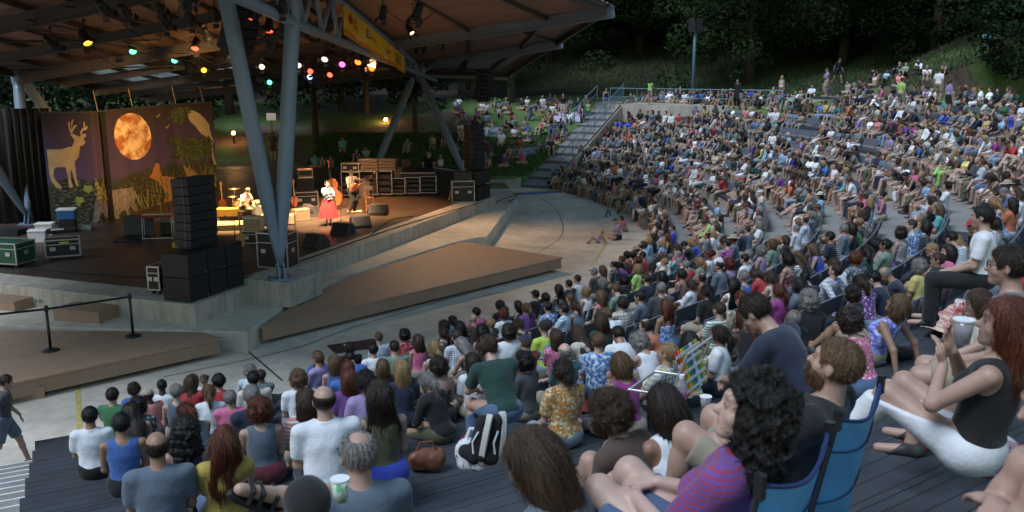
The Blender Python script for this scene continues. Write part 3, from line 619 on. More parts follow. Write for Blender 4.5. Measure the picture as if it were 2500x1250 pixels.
TR = [(1247, 67, .95, 1, 'dark spreading tree on the lawn left of the far steps'), (1012, 57, .80, 2, 'tree with pale slim trunk behind the rack cases'), (767, 56, .95, 2, 'tree with pale trunk beyond the singer'), (895, 62, .85, 2, 'tree with dark trunk behind the left lawn path'), (833, 64, .9, 0, 'tree behind the path between the two slim trunks'),
 (1125, 68, .9, 2, 'tree with thin dark trunk right of the far canopy legs'), (1143, 74, .9, 0, 'farther thin tree beside the dark trunk'), (1828, 67, 1.1, 3, 'large pale green tree rising from the grass bank above the crowd'), (700, 60, .9, 2, 'tree showing between the blue columns'), (560, 62, .95, 1, 'tree behind the right end of the backdrop'),
 (470, 70, .62, 3, 'tree behind the moon part of the backdrop'), (380, 73, .65, 4, 'tree above the middle of the backdrop'), (270, 74, .6, 3, 'tree above the deer'), (160, 72, .52, 3, 'tree beyond the left column'), (940, 78, .9, 4, 'dark tree far behind the slim trunks'), (1340, 82, 1.15, 3, 'tree above the far lawn crowd'), (1560, 80, 1.1, 3, 'feathery tree left of the tall lamp post'),
 (2050, 66, 1.1, 4, 'dark tree behind the upper right crowd'), (2270, 60, 1.1, 4, 'dark tree over the grass bank at the upper right'), (2480, 56, 1.1, 3, 'dark tree at the top right corner'), (1690, 78, 1.1, 4, 'dark tree behind the lamp post'), (2640, 50, 1.2, 1, 'tree beyond the right edge')]
for k, (px, D, s, pr, lab) in enumerate(TR):
    x, y = tp(px, 250, D); z = max(terrain1(x, y), .3); tree(x, y, z - .1, s, k * 1.9, pr, lab)
# woods behind: one mass of foliage
R = np.random.RandomState(21); cs, rs = [], []
for k in range(760):
    a = R_(R.uniform(-2, 128)); r = R.uniform(60, 74); x, y = CC.x + r * math.cos(a), CC.y + r * math.sin(a)
    if y < 20: continue
    z0 = float(terrain(x, y)); hh = 13 + 3 * math.sin(a * 9) ; 
    if math.degrees(a) > 98: hh = 6.0
    elif math.degrees(a) > 88: hh = 9
    cs.append((x, y, z0 + R.uniform(.5, hh))); rs.append(R.uniform(1.3, 2.9))
for k in range(230):
    x = R.uniform(-62, -8) if k % 2 else R.uniform(-52, -20); y = R.uniform(66, 80) if k % 2 else R.uniform(57, 65); cs.append((x, y, float(terrain(x, y)) + R.uniform(.3, 5.5 if x > -36 else 3.0))); rs.append(R.uniform(1.0, 2.2))
w = MB(); n_ = 90
for k in range(n_):
    a0, a1 = R_(-4 + 132 * k / n_), R_(-4 + 132 * (k + 1) / n_); P = []
    for a in (a0, a1):
        hh = (11.5 + 2 * math.sin(a * 9) + math.sin(a * 23)); dg = math.degrees(a); hh = 4.5 if dg > 98 else 8 if dg > 88 else hh
        for r, h in ((75, 0), (75, hh * .6), (79, hh)): x, y = CC.x + r * math.cos(a), CC.y + r * math.sin(a); P.append((x, y, float(terrain(x, y)) - .5 + h))
    w.add(P, [(0, 3, 4, 1), (1, 4, 5, 2)])
wm = w.mesh('woods_mass', M_leafA, True)  # solid dark canopy hull added behind the leaves to block sky gaps
lv = leaves(cs, rs, 260000, .22, R, .9); o = link('woods', quadmesh('woods', lv, M_leafA)); tag(o, kind='stuff'); o2 = link('undergrowth', wm); tag(o2, kind='stuff')
# long grass on the bank
R = np.random.RandomState(4); n = 95000; th = np.radians(R.uniform(4, 74, n)); r = R.uniform(43.8, 60, n); x, y = CC.x + r * np.cos(th), CC.y + r * np.sin(th); z = terrain(x, y)
hh = R.uniform(.12, .34, n); ang = R.uniform(0, 6.28, n); wx, wy = np.cos(ang) * .022, np.sin(ang) * .022; lx, ly = R.normal(size=n) * .18, R.normal(size=n) * .18
v = np.stack([np.stack([x - wx, y - wy, z], -1), np.stack([x + wx, y + wy, z], -1), np.stack([x + wx * .3 + lx, y + wy * .3 + ly, z + hh], -1), np.stack([x - wx * .3 + lx, y - wy * .3 + ly, z + hh], -1)], 1).reshape(-1, 3)
tag(link('long_grass', quadmesh('long_grass', v, leaf_mat('bank_grass', (.05, .075, .035), (.11, .14, .07)))), kind='stuff')
n = 50000; x = R.uniform(-12, 4.5, n); y = R.uniform(50.6, 58, n); z = terrain(x, y); ok = z > .3; x, y, z = x[ok], y[ok], z[ok]; n = len(x); ang = R.uniform(0, 6.28, n); wx, wy = np.cos(ang) * .02, np.sin(ang) * .02; hh = R.uniform(.05, .13, n); lx, ly = R.normal(size=n) * .04, R.normal(size=n) * .04
v = np.stack([np.stack([x - wx, y - wy, z], -1), np.stack([x + wx, y + wy, z], -1), np.stack([x + lx + wx * .2, y + ly, z + hh], -1), np.stack([x + lx - wx * .2, y + ly, z + hh], -1)], 1).reshape(-1, 3)
tag(link('lawn_grass_blades', quadmesh('lawn_grass_blades', v, leaf_mat('lawn_blades', (.04, .08, .02), (.09, .16, .04)))), kind='stuff')
# lamp post with loudspeakers
q = atd(1690, 250, 60); z = terrain1(q.x, q.y); M_post = plain('post_paint', (.07, .12, .16), .5); lp = empty('lamp_post', (q.x, q.y, z), 0, 'tall blue green post carrying two dark loudspeaker boxes above the walkway', 'pole')
MB().path([(0, 0, -.3), (0, 0, 5.2)], .10, n=14).build('post', M_post, lp, smooth=True)
for dx in (-.22, .22): MB().box((dx, 0, 5.0), (.42, .45, .85), (0, 0, dx)).build('loudspeaker', M_grille, lp, bevel=.02)
# small path lights
for px, py, D, l in ((1177, 279, 66, 'small glowing path light right of the far canopy leg'), (942, 292, 60, 'small glowing path light beyond the stage racks'), (570, 325, 56, 'small glowing path light beside the left blue column')):
    q = atd(px, py, D); z = terrain1(q.x, q.y); z = q.z if abs(q.z - z) > 1.2 else z; o = empty('path_light', (q.x, q.y, q.z - .55), 0, l, 'path light', 'path lights under the trees')
    MB().tube((0, 0, -.6), (0, 0, .45), .05).build('post', M_black, o); MB().lathe([(0, .45), (.11, .47), (.12, .6), (.05, .66), (0, .66)], n=12).build('lamp_shade', emis('path_glow', (1, .38, .08), 9), o)
    ld = bpy.data.lights.new('glow', 'POINT'); ld.energy = 9; ld.color = (1, .55, .22); ld.shadow_soft_size = .12; lo = bpy.data.objects.new('glow', ld); C.objects.link(lo); lo.parent = o; lo.location = (0, -.15, .85)
q = atd(662, 285, 58); o = empty('notice_board', q, 0, 'small white notice board between the blue columns', 'sign'); MB().box((0, 0, 0), (.6, .03, .45)).build('panel', M_white, o); MB().tube((0, .03, -1.2), (0, .03, 0), .03).build('post', M_black, o)
# ================================================================ BACKDROP and banner
bk = [(-17.1, 32.4), (-16.2, 32.6), (-15.2, 33.4), (-14.9, 36.0), (-14.55, 39.4), (-13.4, 41.2)]
# plan curve of the cloth from photo base points
bk = [at(127, 548, 1.05), at(250, 545, 1.05), at(262, 540, 1.05), at(352, 508, 1.05), at(440, 480, 1.05), at(500, 468, 1.05), at(532, 462, 1.05)]
bl_ = [0]
for a_, b_ in zip(bk[:-1], bk[1:]): bl_.append(bl_[-1] + (b_ - a_).length)
BL = bl_[-1]; BH = 3.95
def bpos(s, h, off=0.0):
    s = min(max(s, 0), BL - 1e-4); k = max(i for i in range(len(bl_)) if bl_[i] <= s + 1e-9); k = min(k, len(bk) - 2)
    t = (s - bl_[k]) / (bl_[k + 1] - bl_[k]); p = bk[k].lerp(bk[k + 1], t); d = (bk[k + 1] - bk[k]).normalized(); nrm = Vector((d.y, -d.x, 0))
    w = .016 * math.sin(s * 5) + .0022 * math.sin(s * 23 + 1)
    return Vector((p.x, p.y, 1.08 + h)) + nrm * (off + w)
def px2b(px, py):
    "photo pixel -> (s,h) on the cloth"
    best = None
    for k in range(0, 241):
        s = BL * k / 240; p = bpos(s, 0); xx = 1250 + FPX * p.x / (p.y * math.cos(PITCH) - (1.5 + 1 - CAMZ) * math.sin(PITCH))
        if best is None or abs(xx - px) < best[0]: best = (abs(xx - px), s)
    s = best[1]; p = bpos(s, 0); q = atd(px, py, p.y); return s, q.z - 1.08
bd = empty('stage_backdrop', (bk[0].x, bk[0].y, 1), 0, 'hanging cloth backdrop printed with a glowing moon, deer and night meadow animals', 'backdrop'); BO = bd.location.copy()
def bb(mb, name, mat, par=None, smooth=False): mb.v = [tuple(Vector(v) - BO) for v in mb.v]; return mb.build(name, mat, par or bd, smooth=smooth)
def cloth_mat():
    m, n, b = newmat('night_sky_cloth'); gm = N(n, 'ShaderNodeNewGeometry'); P = gm.outputs['Position']; a = noise(n, .9, 6, P, .6)
    sx = N(n, 'ShaderNodeSeparateXYZ'); n.links.new(P, sx.inputs[0]); h = math_(n, 'ADD', math_(n, 'DIVIDE', math_(n, 'SUBTRACT', sx.outputs[2], 1.08), BH), math_(n, 'MULTIPLY', math_(n, 'SUBTRACT', a.outputs[0], .5), .22))
    r = ramp(n, h, [(.0, (.035, .03, .02)), (.33, (.04, .04, .02)), (.40, (.085, .05, .13)), (.62, (.06, .035, .10)), (.85, (.045, .028, .05)), (1, (.03, .02, .02))])
    v = N(n, 'ShaderNodeTexVoronoi', feature='F1'); v.inputs['Scale'].default_value = 7; n.links.new(P, v.inputs[0]); st_ = math_(n, 'LESS_THAN', v.outputs[0], .035)
    hi = math_(n, 'GREATER_THAN', h, .42); o = mixc(n, math_(n, 'MULTIPLY', st_, hi), r.outputs[0], (.8, .8, .75)); n.links.new(o, b.inputs['Base Color']); b.inputs['Roughness'].default_value = .9; return m
def panel(name, s0, s1, mat, off=0, h0=0, h1=None):
    h1 = BH if h1 is None else h1; m_ = MB(); ns = 120; nh = 10; vs = []
    for i in range(ns + 1):
        for j in range(nh + 1): vs.append(bpos(s0 + (s1 - s0) * i / ns, h0 + (h1 - h0) * j / nh, off))
    for i in range(ns + 1):
        for j in range(nh + 1): vs.append(bpos(s0 + (s1 - s0) * i / ns, h0 + (h1 - h0) * j / nh, off - .012))
    Q = (ns + 1) * (nh + 1); f = []
    for i in range(ns):
        for j in range(nh):
            a_ = i * (nh + 1) + j; f += [(a_, a_ + nh + 1, a_ + nh + 2, a_ + 1), (Q + a_ + 1, Q + a_ + nh + 2, Q + a_ + nh + 1, Q + a_)]
    m_.add(vs, f); return bb(m_, name, mat, smooth=True)
cloth = panel('night_sky_cloth', 0, BL, cloth_mat())
_off = [.006]
def flat(name, pts, mat, par=None):
    "printed shape: polygon in photo pixels laid on the curved cloth"
    _off[0] += .0015; of = _off[0]
    P = [px2b(*p) for p in pts]; import mathutils.geometry as mg
    # subdivide the shape by cutting a grid of thin cells
    s0, s1 = min(p[0] for p in P), max(p[0] for p in P); cell = max((s1 - s0) / 40, .02); hs = [p[1] for p in P]
    bm_poly = [Vector((p[0], p[1], 0)) for p in P]; tris = mg.tessellate_polygon([bm_poly]); m_ = MB()
    def cutt(t):
        L = max((t[0] - t[1]).length, (t[1] - t[2]).length, (t[2] - t[0]).length)
        if L > .16:
            e = [(t[0] - t[1]).length, (t[1] - t[2]).length, (t[2] - t[0]).length].index(L); a_, b_, c_ = t[e], t[(e + 1) % 3], t[(e + 2) % 3]; mid = (a_ + b_) / 2
            cutt([a_, mid, c_]); cutt([mid, b_, c_])
        else: m_.add([bpos(q.x, q.y, of) for q in t], [(0, 1, 2)])
    for t in tris: cutt([bm_poly[i] for i in t])
    return bb(m_, name, mat, par)
def blot(name, c1, c2, sc, lo=.4, hi=.6, strands=None):
    m, n, b = newmat(name); gm = N(n, 'ShaderNodeNewGeometry'); v = gm.outputs['Position']
    if strands: mp = N(n, 'ShaderNodeMapping'); mp.inputs['Scale'].default_value = strands; n.links.new(v, mp.inputs[0]); v = mp.outputs[0]
    t = noise(n, sc, 8, v, .62); r = ramp(n, t.outputs[0], [(lo, c1), (hi, c2)]); n.links.new(r.outputs[0], b.inputs['Base Color']); b.inputs['Roughness'].default_value = .9; return m
MK = blot('black_gap_cloth', (.004, .004, .005), (.008, .007, .01), 3)
M_ground = blot('printed_ferns', (.012, .02, .014), (.16, .15, .10), 6.5, .48, .66, (1, 1, 2.6))
flat('printed_ferns', [(125, 452), (150, 440), (180, 430), (200, 436), (222, 450), (245, 470), (256, 500), (262, 540), (240, 546), (180, 548), (127, 548)], M_ground)
flat('printed_grass_bank', [(262, 470), (300, 450), (330, 430), (360, 418), (400, 412), (440, 420), (480, 425), (532, 420), (532, 463), (500, 468), (440, 481), (352, 510), (262, 541)], blot('printed_bank', (.015, .02, .01), (.11, .085, .035), 5, .45, .62, (1, 1, 3)))
flat('printed_moon', [(331 + 44 * math.cos(t), 333 + 57 * math.sin(t)) for t in np.linspace(0, 2 * math.pi, 48, endpoint=False)], blot('moon_print', (.44, .13, .035), (.95, .68, .38), 1.9, .42, .57, (1, .55, 1)))
M_deer = blot('deer_print', (.40, .27, .13), (.48, .33, .17), 4)
flat('printed_deer', [(122, 365), (160, 364), (175, 359), (186, 358), (191, 345), (192, 340), (186, 330), (186, 325), (192, 327), (200, 333), (208, 333), (214, 327), (221, 327), (220, 333), (215, 337), (217, 348), (211, 356), (205, 356), (200, 372), (197, 385), (190, 393), (187, 398), (187, 420), (187, 436), (193, 452), (190, 456), (184, 449), (181, 430), (178, 412), (175, 425), (175, 440), (179, 456), (172, 460), (167, 452), (168, 432), (165, 408), (145, 408), (137, 412), (132, 428), (137, 440), (149, 455), (146, 461), (138, 458), (128, 442), (124, 430)], M_deer)
for pts in ([(186, 325), (183, 312), (182, 298), (186, 297), (186, 311), (189, 318), (191, 322)], [(187, 312), (190, 298), (194, 290), (195, 293), (191, 302), (190, 316)], [(189, 317), (196, 306), (203, 305), (203, 307), (197, 310), (191, 320)], [(208, 332), (209, 322), (215, 313), (220, 311), (225, 305), (226, 308), (222, 316), (215, 320), (212, 330)], [(217, 313), (219, 300), (222, 295), (222, 302), (221, 312)], [(218, 316), (224, 312), (226, 305), (227, 312), (222, 319)]): flat('printed_antler', pts, M_deer)
flat('printed_bear', [(262, 465), (275, 464), (300, 460), (310, 459), (317, 456), (323, 465), (330, 478), (329, 483), (322, 485), (320, 492), (325, 505), (330, 520), (325, 522), (316, 510), (310, 500), (306, 512), (308, 530), (303, 532), (297, 512), (286, 518), (280, 528), (288, 534), (275, 536), (266, 525), (262, 510)], blot('bear_print', (.17, .13, .12), (.30, .25, .23), 6))
flat('printed_paws', [(256, 464), (246, 466), (236, 475), (228, 495), (224, 515), (219, 540), (226, 546), (234, 538), (238, 522), (243, 520), (247, 530), (256, 532)], blot('bear_print2', (.15, .12, .12), (.27, .22, .21), 6))
flat('printed_fox', [(361, 433), (368, 424), (375, 408), (380, 398), (388, 400), (389, 415), (393, 430), (405, 431), (420, 433), (434, 442), (443, 455), (446, 475), (450, 490), (452, 500), (430, 503), (408, 500), (392, 497), (397, 485), (395, 470), (388, 455), (380, 442), (372, 437)], blot('fox_print', (.40, .14, .045), (.50, .22, .08), 9, .3, .7, (4, 4, 1)))
flat('printed_hare', [(452, 434), (450, 420), (445, 405), (447, 401), (455, 412), (462, 400), (464, 412), (472, 416), (478, 425), (475, 436), (465, 438)], blot('hare_print', (.28, .15, .06), (.34, .19, .08), 8))
flat('printed_opossum', [(466, 276), (470, 268), (480, 270), (495, 278), (505, 290), (514, 303), (517, 320), (519, 334), (523, 345), (520, 350), (520, 370), (524, 390), (526, 400), (522, 403), (518, 388), (517, 350), (508, 342), (498, 339), (500, 336), (506, 333), (496, 328), (488, 318), (482, 308), (473, 300), (467, 290)], blot('opossum_print', (.34, .26, .16), (.52, .42, .28), 14, .3, .7, (1, 1, 2)))
M_leaf = blot('printed_oak_leaves', (.015, .03, .01), (.11, .12, .04), 11, .42, .6)
rb = random.Random(3)
for cx, cy, rx, ry in ((440, 285, 22, 16), (455, 270, 20, 8), (432, 345, 20, 14), (450, 360, 24, 14), (470, 350, 20, 16), (440, 378, 20, 12), (468, 380, 24, 14), (495, 365, 22, 18), (505, 345, 14, 12)):
    flat('printed_oak_leaves', [(cx + rx * (1 + .28 * math.sin(7 * t + cx) + rb.uniform(-.12, .12)) * math.cos(t), cy + ry * (1 + .3 * math.sin(9 * t + cy) + rb.uniform(-.12, .12)) * math.sin(t)) for t in np.linspace(0, 2 * math.pi, 30, endpoint=False)], M_leaf)
for cx, cy, rx, ry in ((215, 461, 12, 9), (192, 488, 11, 8), (188, 497, 5, 7)): flat('printed_leaf', [(cx + rx * (1 + .2 * math.sin(5 * t)) * math.cos(t), cy + ry * (1 + .2 * math.sin(5 * t)) * math.sin(t)) for t in np.linspace(0, 2 * math.pi, 20, endpoint=False)], blot('printed_leaf_green', (.22, .24, .05), (.30, .32, .08), 9))
M_blade = blot('printed_blades', (.10, .10, .03), (.42, .33, .12), 9); bm_ = MB()
for k in range(150):
    x = rb.choice([rb.uniform(300, 400), rb.uniform(390, 480), rb.uniform(460, 526), rb.uniform(232, 256)]); base = 545 - (x - 250) * .28 if x > 260 else 500; base -= rb.uniform(0, 45)
    L = rb.uniform(18, 62) * (1.1 if x > 330 else .6); ln = rb.uniform(-.35, .35); 
    if x < 258: L = rb.uniform(15, 35)
    p0, p1, p2 = (x - 1.1, base), (x + 1.1, base), (min(max(x + L * ln, 130), 528), base - L)
    if 256 < p2[0] < 264: continue
    q = [px2b(*p) for p in (p0, p1, p2)]; bm_.add([bpos(a_, b_, .055 + .0002 * k) for a_, b_ in q], [(0, 1, 2)])
bb(bm_, 'printed_grass_blades', M_blade)
bats = MB()
for cx, cy in ((413, 309), (392, 283)): bats.add([bpos(*px2b(cx + a_, cy + b_), .06) for a_, b_ in ((-9, -1), (-3, 1), (0, 6), (3, 0), (8, -7), (1, -3))], [(0, 1, 2), (2, 3, 5), (3, 4, 5), (1, 2, 5)])
bb(bats, 'printed_bats', blot('bat_print', (.25, .17, .08), (.3, .2, .1), 5))
s0 = px2b(257, 500)[0]; gp = panel('dark_gap', s0 - .12, s0 + .22, MK, .085)
# top batten, ties
tb = MB(); tb.path([bpos(BL * k / 40, BH + .02, -.02) for k in range(41)], .03, n=8); bb(tb, 'batten', M_dsteel)
ti = MB()
for px in (118, 255, 338, 440, 505): 
    p = bpos(px2b(px, 280)[0], BH + .02); ti.tube(p, p + Vector((-.15, .1, .75)), .015, n=5)
bb(ti, 'rope_ties', plain('rope', (.35, .26, .15), .9))
# dark side drapes at the left
dr = MB(); P = [at(-160, 560, 1.02), at(20, 556, 1.02), at(122, 550, 1.02)]; f = []; vs = []; K = 80
for i in range(K + 1):
    t = i / K; p = P[0].lerp(P[1], t * 2) if t < .5 else P[1].lerp(P[2], t * 2 - 1); wv = .10 * math.sin(i * .9)
    for h in (0, 2, 4.15): vs.append(Vector((p.x - 0.1, p.y + .9 + wv, 1.02 + h)))
dr.add(vs, [(3 * i + j, 3 * i + 3 + j, 3 * i + 4 + j, 3 * i + 1 + j) for i in range(K) for j in (0, 1)])
b_ = dr.build('side_drape', plain('brown_drape', (.022, .017, .013), .9), label='dark pleated side drape left of the printed backdrop', cat='drape', smooth=True); so2 = b_.modifiers.new('thick', 'SOLIDIFY'); so2.thickness = .02
# ---------------------------------------------------------------- yellow banner on the truss
def on_truss(px, py):   # truss plane
    x = (px - 1250) / FPX; Y = 29 if px < 839 else None
    # solve depth on line X=-5.72+.. with truss plan
    for Y in np.arange(24, 54, .02):
        X = chord(Y).x + .17
        q = atd(px, py, Y)
        if q.x <= X: return q
    return q
bA, bB, bC, bD = on_truss(838, 10), on_truss(987, 138), on_truss(988, 179), on_truss(840, 84)
def bann(u, v, off=0):     # u along, v up
    p = bD.lerp(bC, u).lerp(bA.lerp(bB, u), v); return p + Vector((.02 * math.sin(u * 26) * (1 - v * .7) + off, 0, 0))
bo = empty('sponsor_banner', bD, 0, 'long yellow sponsor banner with orange hem tied along the canopy truss', 'banner'); 
def bbn(mb, name, mat): mb.v = [tuple(Vector(v) - bD) for v in mb.v]; return mb.build(name, mat, bo)
M_ban = blot('banner_yellow', (.80, .50, .02), (.86, .58, .03), 1.2)
m_ = MB(); vs = [bann(i / 60, j / 6, -.02 * k) for k in (0, 1) for i in range(61) for j in range(7)]; Q = 61 * 7
m_.add(vs, [(i * 7 + j, i * 7 + 7 + j, i * 7 + 8 + j, i * 7 + 1 + j) for i in range(60) for j in range(6)] + [(Q + i * 7 + 1 + j, Q + i * 7 + 8 + j, Q + i * 7 + 7 + j, Q + i * 7 + j) for i in range(60) for j in range(6)]); bbn(m_, 'banner_cloth', M_ban)
m_ = MB(); 
def hem(u): return .17 + .035 * math.sin(u * 9 + 1) + .02 * math.sin(u * 31)
for i in range(90):
    u0, u1 = i / 90, (i + 1) / 90; m_.add([bann(u0, .005, .008), bann(u1, .005, .008), bann(u1, hem(u1), .008), bann(u0, hem(u0), .008)], [(0, 1, 2, 3)])
bbn(m_, 'orange_hem', blot('banner_orange', (.68, .22, .01), (.72, .26, .015), 2))
m_ = MB()
for c0, w_ in ((.14, .11), (.56, .09)):
    for k in range(14):
        u = c0 + w_ * k / 14; h = .05 + .05 * ((k * 7) % 5) / 5; m_.add([bann(u, hem(u) - .03, .014), bann(u + w_ / 15, hem(u) - .03, .014), bann(u + w_ / 15, hem(u) + h, .014), bann(u, hem(u) + h, .014)], [(0, 1, 2, 3)])
bbn(m_, 'skyline_silhouette', plain('banner_white', (.8, .7, .5), .8))
def banner_text(txt, u, v, hgt, mat, name):
    cu = bpy.data.curves.new(name, 'FONT'); cu.body = txt; cu.size = 1; o = bpy.data.objects.new(name, cu); C.objects.link(o); dg = bpy.context.evaluated_depsgraph_get()
    me = bpy.data.meshes.new_from_object(o.evaluated_get(dg)); bpy.data.objects.remove(o); L = (bC - bD).length; H_ = 1.0
    co = [bann(u + x.co.x * hgt * H_ / L, v + x.co.y * hgt, .016) - bD for x in me.vertices]
    for x, c_ in zip(me.vertices, co): x.co = c_
    me.materials.clear(); me.materials.append(mat); return link(name, me, bo)
M_bt = plain('banner_black_ink', (.02, .02, .02), .8); M_bb = plain('banner_blue_ink', (.01, .05, .22), .8); M_br = plain('banner_red_ink', (.6, .03, .01), .8); M_bg_ = plain('banner_brown_ink', (.25, .14, .01), .8)
banner_text('Duke', .115, .66, .30, M_bt, 'banner_lettering'); banner_text('Energy', .115, .44, .30, M_bt, 'banner_lettering')
m_ = MB(); m_.add([bann(.075 + .028 * math.cos(t) * (1 if math.sin(t) < .3 else .7), .66 + .20 * math.sin(t), .014) for t in np.linspace(-.6, 4.2, 18)], [tuple(range(18))]); bbn(m_, 'red_leaf_mark', M_br)
def brect(u0, v0, u1, v1, mat, name, of=.013): m_ = MB(); m_.add([bann(u0, v0, of), bann(u1, v0, of), bann(u1, v1, of), bann(u0, v1, of)], [(0, 1, 2, 3)]); bbn(m_, name, mat)
brect(.285, .45, .325, .82, M_bb, 'blue_square_mark'); brect(.298, .52, .315, .75, plain('banner_white', (.8, .7, .5), .8), 'white_shield_mark', .018)
banner_text('DukeMedicine', .335, .52, .24, M_bb, 'banner_lettering')
m_ = MB(); m_.add([bann(.60, .42, .014), bann(.635, .42, .014), bann(.618, .82, .014)], [(0, 1, 2)]); bbn(m_, 'small_tree_mark', M_bg_)
brect(.645, .58, .71, .64, M_bg_, 'small_print'); brect(.645, .48, .69, .53, M_bg_, 'small_print'); brect(.62, .32, .71, .35, M_bg_, 'small_print')
for k, v in enumerate((.72, .58, .48, .38, .28)): brect(.78, v, .93 - .02 * (k % 2), v + (.06 if k else .1), M_bg_, 'small_print')
# ================================================================ STAGE EQUIPMENT
SA = math.atan2(U.y, U.x)          # direction of the stage front edge
M_case = plain('case_laminate', (.014, .014, .016), .45, 0, .2, 5); M_green = plain('green_laminate', (.008, .075, .035), .45, 0, .1, 3); M_caster = plain('caster', (.05, .05, .05), .6)
def roadcase(px, size, rz, lab, mat=None, z=1.0, open_front=False, wheels=True, name='road_case', q=None, grp=None):
    q = at(*px, z) if q is None else q; w, d, h = size; o = empty(name, q, rz, lab, 'road case', grp); b = .12 if wheels else 0; mat = mat or M_case
    if not open_front: MB().box((0, 0, b + h / 2), (w - .03, d - .03, h - .03)).build('case_body', mat, o)
    else:
        m_ = MB(); m_.box((0, d / 2 - .03, b + h / 2), (w - .03, .03, h - .03)); m_.box((-w / 2 + .03, 0, b + h / 2), (.02, d - .08, h - .03)); m_.box((w / 2 - .03, 0, b + h / 2), (.02, d - .08, h - .03)); m_.box((0, 0, b + .03), (w - .08, d - .1, .02)); m_.box((0, 0, b + h - .03), (w - .08, d - .1, .02)); m_.build('case_body', mat, o)
        for k in range(3):
            f_ = MB(); f_.box((0, -.05, b + h * (.2 + .27 * k)), (w - .14, d * .6, h * .2)); f_.build('rack_unit', plain('rack_unit_face', (.03, .03, .032), .5), o)
            for e in range(5): MB().tube((-w * .3 + w * .15 * e, -d * .36, b + h * (.2 + .27 * k)), (-w * .3 + w * .15 * e, -d * .36 - .03, b + h * (.2 + .27 * k)), .014, n=8).build('knob', M_alu, o) if k < 2 else None
    e = MB(); t = .035
    for sx in (-1, 1):
        for sy in (-1, 1): e.box((sx * (w - t) / 2, sy * (d - t) / 2, b + h / 2), (t, t, h))
        for sz in (t / 2, h - t / 2): e.box((sx * (w - t) / 2, 0, b + sz), (t, d - 2 * t, t)); e.box((0, sx * (d - t) / 2, b + sz), (w - 2 * t, t, t))
    if not open_front and h > .4:
        for sy in (-1, 1): e.box((0, sy * (d - .012) / 2, b + h * .72), (w - 2 * t, .02, .022))
        for sx in (-1, 1): e.box((sx * (w - .012) / 2, 0, b + h * .72), (.02, d - 2 * t, .022))
    e.build('aluminium_edging', M_alu, o)
    if h > .3 and not open_front:
        for sx in (-1, 1):
            for kk in (-.28, .28):
                m_ = MB(); m_.box((kk * w, -d / 2 - .004, b + h * .48), (.15, .012, .11)); m_.build('recessed_handle', M_alu, o) if sx < 0 else None
            MB().box((sx * (w / 2 + .004), 0, b + h * .5), (.012, .16, .12)).build('recessed_handle', M_alu, o)
    if wheels:
        for sx in (-1, 1):
            for sy in (-1, 1): m_ = MB(); m_.tube((sx * (w / 2 - .1) - .02, sy * (d / 2 - .1), .055), (sx * (w / 2 - .1) + .02, sy * (d / 2 - .1), .055), .055, n=12); m_.box((sx * (w / 2 - .1), sy * (d / 2 - .1), .10), (.06, .08, .03)); m_.build('caster', M_caster, o)
    return o
# left group
gc = roadcase((22, 648), (1.25, .8, .62), R_(-12), 'large green road case with aluminium edges at the left edge of the stage', M_green)
bc_ = roadcase((157, 632), (.95, .6, .52), R_(24), 'black road case with yellow tape label on casters beside the green case')
MB().box((.05, -.307, .545), (.26, .004, .05)).build('tape_label', plain('yellow_tape', (.45, .55, .03), .8), bc_)
m_ = MB(); t_ = MB()
def small(name, q, rz, lab, cat, parts, grp=None):
    o = empty(name, q, rz, lab, cat, grp)
    for nm, fn, mat in parts: mb = MB(); fn(mb); mb.build(nm, mat, o, bevel=.008)
    return o
small('equipment_tray', at(150, 567, 1.66), R_(24), 'black tray of gear and papers on top of the black road case', 'tray', [('tray', lambda m: m.box((0, 0, .05), (.8, .5, .1)), M_case), ('papers', lambda m: m.box((-.1, -.05, .105), (.35, .25, .008)), M_white)])
small('gear_box', at(28, 574, 1.76), R_(-8), 'black plastic gear box on top of the green case', 'box', [('box', lambda m: m.box((0, 0, .09), (.7, .4, .18), taper=1.06), M_case), ('rim', lambda m: m.box((0, 0, .185), (.78, .46, .02)), M_black)])
small('cooler', at(168, 566, 1.0), R_(12), 'blue cooler with white lid behind the black road case', 'cooler', [('body', lambda m: m.box((0, 0, .62), (.55, .38, .3), taper=1.05), plain('cooler_blue', (.02, .12, .35), .5)), ('lid', lambda m: m.box((0, 0, .80), (.6, .43, .06)), M_white), ('stand', lambda m: m.box((0, 0, .23), (.5, .36, .46)), M_case)])
for px, l in (((95, 590), 'white plastic bin with lid beside the green case'), ((112, 572), 'white and red lidded box behind the white bin')): small('storage_bin', at(*px, 1.0), R_(10), l, 'bin', [('tub', lambda m: m.box((0, 0, .18), (.5, .36, .36), taper=1.1), M_white), ('lid', lambda m: m.box((0, 0, .38), (.58, .44, .04)), M_white)])
for k in range(5): q = at(200 + 5 * k, 563, 1.0); MB().lathe([(0, 0), (.033, 0), (.033, .15), (.012, .19), (.014, .21), (0, .21)], n=10).build('water_bottle', plain('clear_plastic', (.55, .62, .68), .15), smooth=True, loc=q, label='small clear water bottle, %s of five at the foot of the backdrop' % ['leftmost', 'second', 'third', 'fourth', 'last'][k], cat='bottle', group='bottles at the foot of the backdrop')
